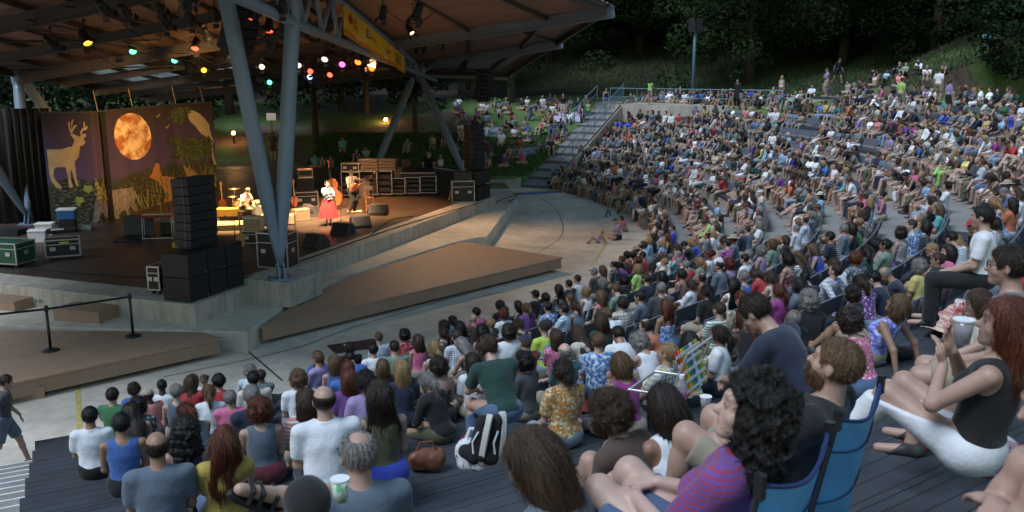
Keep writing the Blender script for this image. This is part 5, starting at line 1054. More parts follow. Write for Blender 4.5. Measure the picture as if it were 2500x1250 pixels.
# ---- skeleton
def unit(v): return v / max(np.linalg.norm(v), 1e-9)
def ik(a, c, la, lb, pole):
    d = c - a; L = np.linalg.norm(d); L2 = min(max(L, abs(la - lb) + .01), la + lb - .004); u = unit(d); c = a + u * L2
    x = (la * la - lb * lb + L2 * L2) / (2 * L2); h = math.sqrt(max(la * la - x * x, 0)); p = np.array(pole, float); p = unit(p - u * (p @ u)); return a + u * x + p * h, c
def rotm(yaw=0, pitch=0, roll=0): return np.array((Matrix.Rotation(yaw, 3, 'Z') @ Matrix.Rotation(pitch, 3, 'X') @ Matrix.Rotation(roll, 3, 'Y')))
POSES = {
 'bench':  dict(lean=4, kn=(.115, .44, .12), an=(.12, .46, -.37), arms='lap'),
 'benchb': dict(lean=-8, kn=(.15, .43, .12), an=(.14, .50, -.37), arms='lap', hy=12),
 'fwd':    dict(lean=34, kn=(.16, .43, .13), an=(.15, .38, -.37), arms='clasp', hp=-24),
 'chin':   dict(lean=22, kn=(.13, .43, .13), an=(.12, .42, -.37), arms='chin', hp=-10, hy=-10),
 'cross':  dict(lean=-3, kn=(.10, .44, .13), an=(.10, .45, -.37), arms='lap', xleg=True, hy=8),
 'armsx':  dict(lean=0, kn=(.12, .44, .12), an=(.12, .55, -.37), arms='crossed', hy=-8),
 'stretch':dict(lean=-14, kn=(.12, .46, .06), an=(.12, .80, -.34), arms='lap', hp=4),
 'hug':    dict(lean=22, kn=(.11, .34, .40), an=(.10, .48, .06), arms='hug', hp=-8, floor=1),
 'yoga':   dict(lean=10, kn=(.31, .26, .12), an=(-.10, .30, .07), arms='lapx', floor=1, hp=-4),
 'prop':   dict(lean=-24, kn=(.12, .42, .34), an=(.13, .62, .06), arms='behind', floor=1, hp=14),
 'down':   dict(lean=26, kn=(.13, .43, .12), an=(.13, .42, -.37), arms='clasp', hp=-34),
 'sideL':  dict(lean=4, kn=(.12, .44, .12), an=(.12, .47, -.37), arms='lap', hy=42),
 'sideR':  dict(lean=4, kn=(.12, .44, .12), an=(.12, .47, -.37), arms='lap', hy=-42),
 'kdrink': dict(lean=-10, kn=(.10, .38, .40), an=(.11, .62, -.02), arms='eat', hp=2, hy=20),
 'stand':  dict(lean=0, stand=1, arms='down', kn=(.10, .03, .50), an=(.10, -.02, .08)),
 'standx': dict(lean=0, stand=1, arms='crossed', kn=(.11, .03, .50), an=(.13, 0, .08)),
 'stride': dict(lean=8, stand=1, arms='swing', kn=(.10, .16, .52), an=(.10, .30, .08), knR=(.10, .0, .48), anR=(.09, -.36, .13), hp=-6),
 'bendover': dict(lean=70, stand=1, arms='reach', kn=(.10, .03, .50), an=(.10, -.02, .08), hp=-10),
 'clap':   dict(lean=2, kn=(.13, .44, .12), an=(.12, .44, -.37), arms='clap'),
 'sing':   dict(lean=-2, stand=1, arms='mic', kn=(.08, .02, .50), an=(.07, 0, .08), hp=10),
 'guitar': dict(lean=-2, stand=1, arms='guitar', kn=(.11, .02, .50), an=(.14, 0, .08), hp=-8),
 'drum':   dict(lean=14, kn=(.24, .38, .13), an=(.26, .46, -.38), arms='drum', hp=-26),
 'bassist':dict(lean=6, stand=1, arms='bass', kn=(.11, .03, .50), an=(.13, 0, .08), hp=-10),
 'console':dict(lean=30, stand=1, arms='console', kn=(.11, .03, .50), an=(.12, 0, .08), hp=10),
 'recline':dict(lean=-20, kn=(.14, .42, .30), an=(.13, .50, -.12), arms='lap', hp=6),
 'eat':    dict(lean=14, kn=(.30, .26, .12), an=(-.10, .30, .07), arms='eat', floor=1, hp=-6),
 'knees':  dict(lean=-16, kn=(.10, .38, .40), an=(.11, .62, -.02), arms='lap', hp=4, hy=28),
}
def skeleton(pose, sex='m', build=1.0, tweak=None):
    p = dict(POSES[pose]); p.update(tweak or {}); J = {}; st = p.get('stand'); f = sex == 'f'; k = .94 if f else 1.0
    hz = .90 if st else .105; pel = V3(0, 0, hz); R = rotm(0, -R_(p['lean'])) ; J['R'] = R
    def sp(x, y, z): return pel + R @ V3(x, y, z)
    J['pel'] = pel; J['ab'] = sp(0, .005, .16); J['chest'] = sp(0, 0, .33 * k); J['nk'] = sp(0, -.012, .50 * k); sw = (.158 if f else .182) * (.5 + .5 * build)
    HR = rotm(R_(p.get('hy', 0)), R_(p.get('hp', 0)) - R_(p['lean'] * .45)); J['HR'] = HR
    J['head'] = J['nk'] + R @ V3(0, .018, .035) + HR @ V3(0, .02, .110); J['hip'] = []
    tg = lambda s, x, y, z: V3(s * x, y, z)
    for s, t in ((-1, 'L'), (1, 'R')):
        sh = sp(s * sw, -.01, .438 * k); J['sh' + t] = sh; hip = V3(s * .088, .01, hz); J['hip' + t] = hip
        kn = p.get('knR', p['kn']) if t == 'R' else p['kn']; an = p.get('anR', p['an']) if t == 'R' else p['an']
        kn = V3(s * kn[0], kn[1], kn[2]); an = V3(s * an[0], an[1], an[2])
        if p.get('xleg') and t == 'R': kn = V3(.02, .45, .22); an = V3(-.17, .60, .0)
        knee, ank = ik(hip, an, .44 * k, .43 * k, kn - (hip + an) / 2 + V3(0, .02, .05)) if not (pose in ('yoga', 'eat')) else (kn, an)
        J['kn' + t] = knee; J['an' + t] = ank
        fd = V3(s * .15, 1, -.12) if not pose in ('yoga', 'eat') else V3(-s * .9, .3, -.1)
        if p.get('xleg') and t == 'R': fd = V3(-.2, .85, -.5)
        if pose == 'stretch': fd = V3(s * .25, .55, .7)
        J['to' + t] = ank + unit(fd) * .185 + V3(0, 0, -.035 if pose != 'stretch' else 0); J['he' + t] = ank + V3(0, -.035, -.04)
        a = p['arms']; la, lb = .285 * k, .255 * k; pole = V3(s * .5, -.6, -.5); hd = None
        if a == 'lap': w = knee * .62 + hip * .38 + V3(-s * .02, 0, .085); hd = V3(-s * .25, .9, -.15)
        elif a == 'lapx': w = V3(-s * .02, .26, .14); hd = V3(-s * .8, .4, -.2)
        elif a == 'clasp': w = (J.get('kn', knee)) * V3(.35, 1, 1) + V3(0, .10, .10); hd = V3(-s * .7, .5, -.5); pole = V3(s * .6, .1, -.9)
        elif a == 'chin': w = (J['head'] + HR @ V3(s * .02, .085, -.155)) if s > 0 else knee * .5 + V3(0, .18, .12); hd = V3(-s * .2, .1, .9) if s > 0 else V3(-s, .3, 0); pole = V3(s * .3, .2, -1)
        elif a == 'crossed': w = sp(-s * .13, .20 + .03 * s, .21 + .03 * s); hd = V3(-s * .9, .1, .1); pole = V3(s * 1, .1, -.6)
        elif a == 'hug': w = V3(-s * .01, knee[1] + .11, knee[2] - .10); hd = V3(-s * .9, .3, -.2)
        elif a == 'behind': w = V3(s * .24, -.40, .04); hd = V3(s * .3, -.8, -.1); pole = V3(s * .3, -1, .1)
        elif a == 'down': w = sh + V3(s * .06, .05, -.52); hd = V3(0, .15, -1); pole = V3(s * .2, -1, 0)
        elif a == 'swing': w = sh + V3(s * .08, -.18 * s, -.48); hd = V3(0, -.2 * s, -1); pole = V3(s * .2, -1, 0)
        elif a == 'reach': w = sh + V3(0, .15, -.48); hd = V3(0, .2, -1)
        elif a == 'clap': w = sp(s * .03, .33, .30); hd = V3(-s * .1, .6, .8)
        elif a == 'mic': w = (sp(.02, .25, .40) if s > 0 else sp(-.03, .24, .20)); hd = V3(-s * .3, .4, .8) if s > 0 else V3(.9, .3, 0); pole = V3(s, -.2, -.9)
        elif a == 'guitar': w = (sp(.06, .20, .10) if s > 0 else sp(-.48, .30, .30)); hd = V3(-s * .9, .2, -.2) if s > 0 else V3(.2, .2, .9); pole = V3(s * 1, -.3, -.4)
        elif a == 'drum': w = sp(s * .14, .33, .10); hd = V3(-s * .2, 1, -.3); pole = V3(s, -.3, -.4)
        elif a == 'bass': w = (sp(-.16, .26, .48) if s < 0 else sp(.10, .30, .02)); hd = V3(0, .3, .8) if s < 0 else V3(-.6, .4, -.6); pole = V3(s, -.2, -.3)
        elif a == 'console': w = sp(s * .22, .36, .10); hd = V3(0, 1, -.1); pole = V3(s, 0, -.5)
        elif a == 'eat': w = (sp(.02, .21, .40) if s > 0 else sp(-.03, .22, .34)); hd = V3(-s * .3, .3, .9); pole = V3(s, 0, -.8)
        el, wr = ik(sh, w, la, lb, pole); J['el' + t] = el; J['wr' + t] = wr; J['hd' + t] = unit(hd if hd is not None else wr - el)
    return J
def head_sdf(P, J):
    c, M = J['head'], J['HR']; L = lambda x, y, z: c + M @ V3(x, y, z)
    d = ell(L(0, -.014, .022), V3(.077, .096, .093), P, M); d = smin(d, ell(L(0, .028, -.045), V3(.056, .060, .066), P, M), .035)
    d = smin(d, ell(L(0, .070, -.092), V3(.022, .018, .018), P, M), .03)           # chin
    d = smin(d, cone(L(0, .080, .012), L(0, .103, -.024), .008, .013, P), .016)       # nose
    d = smin(d, ell(L(0, .078, -.052), V3(.024, .014, .010), P, M), .012)           # lips
    d = smin(d, ell(L(0, .072, .034), V3(.052, .018, .012), P, M), .016)            # brow
    for s in (-1, 1):
        d = smax(d, -ell(L(s * .031, .094, .012), V3(.017, .014, .010), P, M), .012)
        d = smin(d, ell(L(s * .031, .077, .011), V3(.013, .012, .010), P, M), .006)   # eyeball lids
        e = ell(L(s * .079, -.008, -.006), V3(.008, .018, .030), P, M @ rotm(s * .35)); d = smin(d, e, .010)
        d = smin(d, ell(L(s * .046, .048, -.025), V3(.018, .022, .022), P, M), .02)
    return d
def hand_sdf(P, wr, hd, s, fine):
    side = unit(np.cross(hd, V3(0, 0, 1) if abs(hd[2]) < .8 else V3(0, 1, 0))) * s; nrm = unit(np.cross(side, hd)) ; nrm = nrm if nrm[2] < 0 or abs(nrm[2]) < .3 else -nrm
    pc = wr + hd * .05; Mx = np.stack([side, hd, nrm], 1); d = ell(pc, V3(.040, .052, .018), P, Mx)
    if fine:
        for k in range(4):
            o = side * (.028 - .019 * k); b = wr + hd * (.088 - .004 * abs(k - 1.5)) + o; L = (.030, .036, .033, .025)[k]; q = b + unit(hd + nrm * .35) * L; r = q + unit(hd + nrm * 1.0) * L * .85
            d = smin(d, np.minimum(cone(b, q, .0098, .0085, P), cone(q, r, .0085, .007, P)), .005)
        b = wr + hd * .022 + side * .030; q = b + unit(hd * .7 + side * .8) * .038; r = q + unit(hd + side * .1) * .028; d = smin(d, np.minimum(cone(b, q, .013, .0105, P), cone(q, r, .0105, .008, P)), .010)
    else:
        d = smin(d, ell(wr + hd * .115 + nrm * .012, V3(.034, .04, .014), P, Mx), .01); d = smin(d, cone(wr + hd * .03 + side * .03, wr + hd * .08 + side * .055, .014, .010, P), .012)
    return d
def torso_sdf(P, J, sex, bd, off=0.0):
    R = J['R']; f = sex == 'f'; mid = lambda x, y, z: J['pel'] + R @ V3(x, y, z)
    d = ell(J['pel'] + V3(0, 0, .01), V3((.168 if f else .160) * bd + off, .118 * bd + off, .105 + off), P)
    d = smin(d, ell(J['ab'], V3((.122 if f else .138) * bd + off, (.092 + .07 * (bd - 1) * 2) * 1.0 + off, .135 + off), P, R), .07)
    d = smin(d, ell(J['chest'], V3((.142 if f else .160) * (.5 + .5 * bd) + off, .105 * (.4 + .6 * bd) + off, .165 + off), P, R), .06)
    s1, s2 = J['shL'] * .88 + J['shR'] * .12, J['shR'] * .88 + J['shL'] * .12
    d = smin(d, cone(s1, s2, .044 + off, .044 + off, P), .075)
    if f:
        for s in (-1, 1): d = smin(d, ell(mid(s * .068, .088, .30), V3(.055 + off, .048 + off, .055 + off), P, R), .03)
    return d
def limbs_sdf(P, J, t, what, off=0.0, bd=1.0, cut=None, sex='m'):
    m_ = (.92 if sex == 'f' else 1.0) * (.6 + .4 * bd)
    if what == 'arm':
        e = J['el' + t]; d = cone(J['sh' + t], e, .050 * m_ + off, .037 * m_ + off, P); d = smin(d, cone(e, J['wr' + t], .038 * m_ + off, .0255 * m_ + off, P), .02); return d
    d = cone(J['hip' + t], J['kn' + t], .087 * m_ + off, .058 * m_ + off, P); c_ = J['kn' + t] * .68 + J['an' + t] * .32
    bk = unit(J['hip' + t] - J['kn' + t] + 1e-6); d = smin(d, cone(J['kn' + t], J['an' + t], .053 * m_ + off, .035 * m_ + off, P), .03); return smin(d, ell(c_ + bk * .008, V3(.052 * m_ + off,) * 1 if False else V3(.05 * m_ + off, .05 * m_ + off, .075 + off), P), .03)
def body_fn(J, sex, bd, fine):
    def fn(P):
        d = torso_sdf(P, J, sex, bd)
        for t in 'LR': d = smin(d, limbs_sdf(P, J, t, 'leg', 0, bd, sex=sex), .045)
        nb = J['nk']; hb = J['head'] + J['HR'] @ V3(0, -.02, -.06); d = smin(d, cone(nb - J['R'] @ V3(0, 0, .03), hb, .058 if sex == 'm' else .047, .053 if sex == 'm' else .044, P), .035)
        d = smin(d, head_sdf(P, J), .012)
        for s, t in ((-1, 'L'), (1, 'R')):
            a = limbs_sdf(P, J, t, 'arm', 0, bd, sex=sex); a = smin(a, hand_sdf(P, J['wr' + t], J['hd' + t], -s, fine), .015); d = smin(d, a, .018)
            ft = cone(J['he' + t], J['to' + t], .036, .027, P); ft = smin(ft, cone(J['an' + t], J['he' + t], .034, .034, P), .02); d = smin(d, ft, .02)
        return d
    return fn
def skin_cols(vs, J):
    q = (vs - J['head']) @ J['HR']; c = np.ones((len(vs), 3)); x, y, z = q.T; face = (y > .04) & (np.abs(z) < .14)
    def sp(cx, cy, rx, ry, col, k=1.0):
        w = np.clip(1.3 - np.sqrt(((np.abs(x) - cx) / rx) ** 2 + ((z - cy) / ry) ** 2), 0, 1) * face * k; c[:] = c * (1 - w[:, None]) + w[:, None] * np.array(col)
    sp(.031, .014, .014, .007, (.10, .08, .07)); sp(.033, .036, .020, .005, (.22, .15, .10), .8); sp(.0, -.053, .024, .008, (.72, .38, .36), .8); return c
def garment_fn(J, sex, bd, kind, seed):
    R = J['R']; inv = R.T; pel = J['pel']
    def loc(P): return (P - pel) @ R
    def folds(P, a=.006): return a * wob(P, 34, seed) * .6 + a * wob(P * V3(1, 1, .6), 16, seed + 2)
    if kind in ('tshirt', 'longsleeve', 'tank', 'strapless', 'polo', 'dress', 'jacket'):
        o = {'tshirt': .016, 'longsleeve': .017, 'tank': .009, 'strapless': .010, 'polo': .016, 'dress': .011, 'jacket': .03}[kind]
        def fn(P):
            q = loc(P); d = torso_sdf(P, J, sex, bd, o)
            if kind in ('tshirt', 'polo', 'longsleeve', 'jacket'):
                for t in 'LR':
                    a, e, w = J['sh' + t], J['el' + t], J['wr' + t]
                    if kind in ('longsleeve', 'jacket'): s_ = smin(cone(a, e, .060 + o / 2, .048, P), cone(e, w, .048, .036, P), .03)
                    else: b_ = a + (e - a) * .72; s_ = cone(a, b_, .060 * (.6 + .4 * bd) + .003, .060 * (.6 + .4 * bd), P); s_ = smax(s_, ((P - b_) @ unit(e - a)), .01)
                    d = smin(d, s_, .035)
            d = d - folds(P, .005 if kind in ('tank', 'strapless') else .008)
            top = .495 if sex == 'm' else .465
            if kind in ('tank', 'dress'):
                for s, t in ((-1, 'L'), (1, 'R')): d = smax(d, -(ell(J['sh' + t] + R @ V3(s * .045, 0, -.02), V3(.085, .14, .11), P, R)), .01)
                d = smax(d, -ell(pel + R @ V3(0, .03, .50), V3(.075, .13, .12 if sex == 'm' else .13), P, R), .01)
            elif kind == 'strapless': d = smax(d, q[:, 2] - .33, .01)
            else: d = smax(d, -ell(pel + R @ V3(0, .035, .535), V3(.070, .085, .07), P, R), .008)
            if kind == 'polo': d = np.minimum(d, np.maximum(np.abs(cone(J['nk'] - R @ V3(0, 0, .035), J['nk'] + R @ V3(0, 0, .012), .070, .064, P)) - .006, np.abs(((P - J['nk']) @ R)[:, 2] + .012) - .022))
            return smax(d, -(q[:, 2] + .055) if kind != 'dress' else -(q[:, 2] + .11), .01)
        return fn
    def fn(P):
        off = {'shorts': .020, 'jeans': .016, 'trousers': .018, 'skirt': .014}[kind]; bdq = bd
        d = ell(J['pel'] + V3(0, 0, 0), V3(.166 * bdq + off, .120 * bdq + off, .115 + off), P)
        for t in 'LR':
            h, k_, a = J['hip' + t], J['kn' + t], J['an' + t]; m_ = (.92 if sex == 'f' else 1.0) * (.6 + .4 * bd)
            if kind in ('shorts', 'skirt'):
                b_ = h + (k_ - h) * (.86 if kind == 'shorts' else .9); l_ = cone(h, b_, .087 * m_ + off, .074 * m_ + off, P); l_ = smax(l_, (P - b_) @ unit(k_ - h), .01)
            else:
                l_ = smin(cone(h, k_, .087 * m_ + off, .066 * m_ + off, P), cone(k_, a, .064 * m_ + off, .050 * m_ + off, P), .03); l_ = smax(l_, (P - a) @ unit(a - k_) - .02, .01)
            d = smin(d, l_, .03 if kind != 'skirt' else .13)
        q = loc(P); d = d - folds(P, .006 if kind != 'jeans' else .004)
        return smax(d, q[:, 2] - .10, .01)
    return fn
def shoe_fn(J, t):
    def fn(P):
        d = cone(J['he' + t], J['to' + t], .044, .037, P); d = smin(d, cone(J['an' + t] - V3(0, 0, .01), J['he' + t], .044, .044, P), .02); return smax(d, (P - J['an' + t]) @ unit(J['an' + t] - J['he' + t]) - .025, .008)
    return fn
HAIRK = {}
def hair_fn(kind, seed=0):
    def str_(P, a=.0035, f=60): th = np.arctan2(P[:, 0], -P[:, 1] + .02); return a * np.sin(th * f * .5 + 3 * wob(P, 14, seed)) + a * .8 * wob(P * V3(1, 1, .25), 90, seed) + a * wob(P, 22, seed)
    def fn(P):
        x, y, z = P.T; E = lambda c, r: ell(V3(*c), V3(*r), P); face = smax(-(y - .048 + .35 * np.clip(z - .03, 0, 1)), -(.078 - z), .01)   # keep region: behind the face or above brow
        cap = E((0, -.016, .028), (.089, .106, .100)); fr = smax(y - .052 - .9 * np.clip(z - .035, 0, .09), -1e9 + 0 * y, .01)
        if kind in ('short', 'crop'):
            d = cap + (.006 if kind == 'crop' else 0) - str_(P, .003 if kind == 'short' else .0015); d = smax(d, -(z + .050 - .6 * np.clip(y + .03, 0, 1)), .012); d = smax(d, -ell(np.array([.088, .004, -.022]), V3(.030, .034, .048), np.stack([np.abs(x), y, z], 1)), .008); return smax(d, fr, .012)
        if kind == 'bald':
            d = cap + .005 - str_(P, .002); d = smax(d, -(z + .055 - .5 * np.clip(y + .03, 0, 1)), .012); d = smax(d, z - .050, .012); return smax(d, y - .035, .012)
        if kind == 'thin':
            d = cap + .006 - str_(P, .004); d = smax(d, -(z + .06 - .5 * np.clip(y + .03, 0, 1)), .012); d = smax(d, -(np.hypot(x, y + .035) - .042 + (.09 - z) * .8), .012); return smax(d, y - .03, .012)
        if kind == 'bob':
            d = smin(cap - .004, E((0, -.035, -.03), (.098, .085, .105)), .04) - str_(P, .005); d = smax(d, -(z + .118), .012); return smax(d, fr + .006, .012)
        if kind == 'curly':
            d = smin(E((0, -.02, .03), (.108, .122, .112)), E((0, -.04, -.03), (.105, .09, .09)), .05) - .013 * wob(P, 75, seed) - .008 * wob(P, 140, seed + 1); d = smax(d, -(z + .10), .02); return smax(d, fr + .004, .012)
        if kind == 'curlylong':
            d = smin(E((0, -.02, .03), (.115, .125, .112)), E((0, -.065, -.12), (.145, .095, .17)), .06) - .015 * wob(P, 85, seed) - .010 * wob(P, 175, seed + 1) - .012 * wob(P, 30, seed); return smax(d, fr + .004, .012)
        if kind in ('long', 'longwavy', 'half'):
            L = .40 if kind != 'half' else .27; d = smin(cap - .006, E((0, -.045, -.04), (.102, .085, .12)), .04)
            b = ell(V3(0, -.078, -.05 - L / 2), V3(.112 if kind != 'longwavy' else .135, .050, L / 2 + .06), P); d = smin(d, b, .06); d = d - str_(P, .0028, 90) - (.016 * wob(P * V3(1, 1, .55), 38, seed) if kind == 'longwavy' else .004 * wob(P, 20, seed)); return smax(d, fr + .004, .012)
        if kind in ('pony', 'bun', 'lowbun'):
            d = cap + .002 - str_(P, .003); d = smax(d, -(z + .06 - .5 * np.clip(y + .03, 0, 1)), .012); d = smax(d, fr, .012)
            if kind == 'pony': t_ = smin(cone(V3(0, -.105, .035), V3(0, -.15, -.04), .026, .034, P), cone(V3(0, -.15, -.04), V3(0, -.12, -.22), .034, .012, P), .03); return smin(d, t_ - str_(P, .005, 80), .015)
            if kind == 'bun': return smin(d, E((0, -.10, .085), (.042, .042, .038)) - .004 * wob(P, 90, seed), .012)
            return smin(d, E((0, -.125, -.035), (.045, .035, .040)) - .004 * wob(P, 90, seed), .012)
        if kind == 'shaggy':
            d = cap - .012 - .010 * wob(P, 55, seed) - str_(P, .006); d = smax(d, -(z + .085 - .4 * np.clip(y + .03, 0, 1)), .015); return smax(d, fr, .012)
        if kind == 'cap':
            d = E((0, -.012, .035), (.090, .104, .092)); d = smax(d, -(z - .028 + .0 * y), .005); bill = ell(V3(0, .115, .038), V3(.068, .075, .010), P); d = smin(d, bill, .012); return smin(d, E((0, -.012, .128), (.010, .010, .006)), .004)
        if kind == 'hat':
            d = smax(E((0, -.012, .06), (.090, .104, .095)), -(z - .04), .006); d = smax(d, z - .140 + .02 * np.cos(x * 30), .01); br = ell(V3(0, -.008, .045 ), V3(.165, .185, .009), P - np.c_[0 * x, 0 * x, .25 * x * x]); return smin(d, br, .012)
        if kind == 'beanie': d = E((0, -.016, .03), (.093, .108, .103)); return smax(d, -(z - .0 - .55 * np.clip(y, -.05, 1)), .006)
        if kind == 'beard':
            d = smin(E((0, .035, -.062), (.060, .062, .066)), E((0, .05, -.03), (.062, .04, .04)), .03) - str_(P, .003); d = smax(d, z + .035 - .25 * np.clip(np.abs(x) - .03, 0, 1), .01); d = smax(d, -ell(V3(0, .10, -.052), V3(.024, .03, .010), P), .006); return d
    return fn
_mesh = {}
def strands(vs, F, kind, h):
    "loose strands over the hair so its outline breaks up"
    R = np.random.RandomState(len(vs)); n = 2600 if h < .008 else 1100; w = .0013 if h < .008 else .0022; f = F[R.randint(len(F), size=n)]; p = vs[f].mean(1)
    nr = np.cross(vs[f[:, 1]] - vs[f[:, 0]], vs[f[:, 2]] - vs[f[:, 0]]); nr /= np.linalg.norm(nr, axis=1)[:, None] + 1e-9; cu = kind in ('curly', 'curlylong'); bz = kind in ('short', 'crop', 'bald', 'thin', 'beard')
    fl = R.normal(size=(n, 3)) if cu else np.array([0, -.25, -1.]) + R.normal(size=(n, 3)) * (.45 if bz or kind in ('bun', 'lowbun', 'shaggy') else .16); fl = fl - nr * (fl * nr).sum(1)[:, None]; fl /= np.linalg.norm(fl, axis=1)[:, None] + 1e-9
    L = (R.uniform(.008, .02, n) if kind in ('crop', 'bald', 'thin') else R.uniform(.015, .035, n) if bz else R.uniform(.03, .06, n) if cu or kind == 'shaggy' else R.uniform(.05, .13, n))[:, None]; lift = R.uniform(.0, .010, n)[:, None] * (1.6 if cu else 1); ph = R.uniform(0, 6.28, n)[:, None]; b = np.cross(nr, fl); P = []
    for s in (0, .35, .7, 1.0):
        c = p + fl * L * s + nr * (.0005 + lift * math.sin(2.2 * s)) + b * (.012 if cu else .003) * np.sin(ph + s * (6 if cu else 2.5)); ww = w * (1 - .7 * s); P += [c - b * ww, c + b * ww]
    V = np.stack(P, 1).reshape(-1, 3); o = np.arange(n)[:, None] * 8 + len(vs); Q = np.concatenate([o + np.array([[2 * i, 2 * i + 1, 2 * i + 3, 2 * i + 2]]) for i in range(3)]); return np.concatenate([vs, V]), np.concatenate([F, Q])
def hair_mesh(kind, h, seed=0):
    k = ('hair', kind, h, seed)
    if k not in _mesh:
        fn = hair_fn(kind, seed); lo, hi = {'long': ((-.2, -.2, -.6), (.2, .2, .2)), 'longwavy': ((-.22, -.22, -.6), (.22, .2, .2)), 'half': ((-.2, -.2, -.45), (.2, .2, .2)), 'curlylong': ((-.22, -.24, -.42), (.22, .2, .22)), 'pony': ((-.2, -.24, -.3), (.2, .2, .2)), 'hat': ((-.2, -.23, -.1), (.2, .22, .2)), 'cap': ((-.15, -.18, -.05), (.15, .22, .17))}.get(kind, ((-.2, -.2, -.22), (.2, .2, .2)))
        vs, F = surface_net(fn, lo, hi, h)
        if h < .016 and kind not in ('cap', 'hat', 'beanie'): vs, F = strands(vs, F, kind, h)
        _mesh[k] = nmesh(kind + '_hair', vs, F)
    return _mesh[k]
_sk = {}
def skel(pose, sex, bd):
    k = (pose, sex, bd)
    if k not in _sk: _sk[k] = skeleton(pose, sex, bd)
    return _sk[k]
def bounds(J):
    P = np.array([v for k_, v in J.items() if k_ not in ('R', 'HR', 'hip', 'hdL', 'hdR') and isinstance(v, np.ndarray)]); return P.min(0) - .24, P.max(0) + .24
def part_mesh(pose, sex, bd, part, h, seed=0):
    k = (pose, sex, bd, part, h, seed if part not in ('body', 'shoeL', 'shoeR') else 0)
    if k not in _mesh:
        J = skel(pose, sex, bd); lo, hi = bounds(J)
        if part == 'body': vs, F = surface_net(body_fn(J, sex, bd, h < .0095), lo, hi, h); _mesh[k] = nmesh('body', vs, F, skin_cols(vs, J))
        elif part.startswith('shoe'):
            t = part[-1]; c = J['an' + t]; vs, F = surface_net(shoe_fn(J, t), np.minimum(c, J['to' + t]) - .1, np.maximum(c, J['to' + t]) + .1, h); _mesh[k] = nmesh('shoe', vs, F)
        else: vs, F = surface_net(garment_fn(J, sex, bd, part, seed), lo, hi, h * 1.15); _mesh[k] = nmesh(part, vs, F)
    return _mesh[k]
# ---- materials driven by the object's own colour
def objcol(n): return N(n, 'ShaderNodeObjectInfo').outputs['Color']
def mk_skin():
    m, n, b = newmat('skin'); at_ = N(n, 'ShaderNodeAttribute'); at_.attribute_name = 'Col'; tc = N(n, 'ShaderNodeTexCoord'); t = noise(n, 9, 5, tc.outputs['Object'], .6)
    r = ramp(n, t.outputs[0], [(.3, (.86, .80, .78)), (.7, (1.08, 1.04, 1.02))]); o = mixc(n, 1, mixc(n, 1, objcol(n), at_.outputs['Color'], 'MULTIPLY'), r.outputs[0], 'MULTIPLY')
    n.links.new(o, b.inputs['Base Color']); b.inputs['Roughness'].default_value = .5; b.inputs['Subsurface Weight'].default_value = .0; bump(n, b, noise(n, 160, 2, tc.outputs['Object']).outputs[0], .12, .002); return m
def mk_hair():
    m, n, b = newmat('hair'); tc = N(n, 'ShaderNodeTexCoord'); mp = N(n, 'ShaderNodeMapping'); mp.inputs['Scale'].default_value = (1, 1, .16); n.links.new(tc.outputs['Object'], mp.inputs[0])
    t = noise(n, 130, 4, mp.outputs[0], .7); t2 = noise(n, 14, 4, mp.outputs[0], .6); r = ramp(n, t.outputs[0], [(.32, (.35, .33, .32)), (.68, (1.6, 1.5, 1.4))]); r2 = ramp(n, t2.outputs[0], [(.3, (.7, .7, .7)), (.7, (1.25, 1.2, 1.15))])
    n.links.new(mixc(n, 1, mixc(n, 1, objcol(n), r.outputs[0], 'MULTIPLY'), r2.outputs[0], 'MULTIPLY'), b.inputs['Base Color']); b.inputs['Roughness'].default_value = .42; b.inputs['Specular IOR Level'].default_value = .35; bump(n, b, t.outputs[0], .9, .006); return m
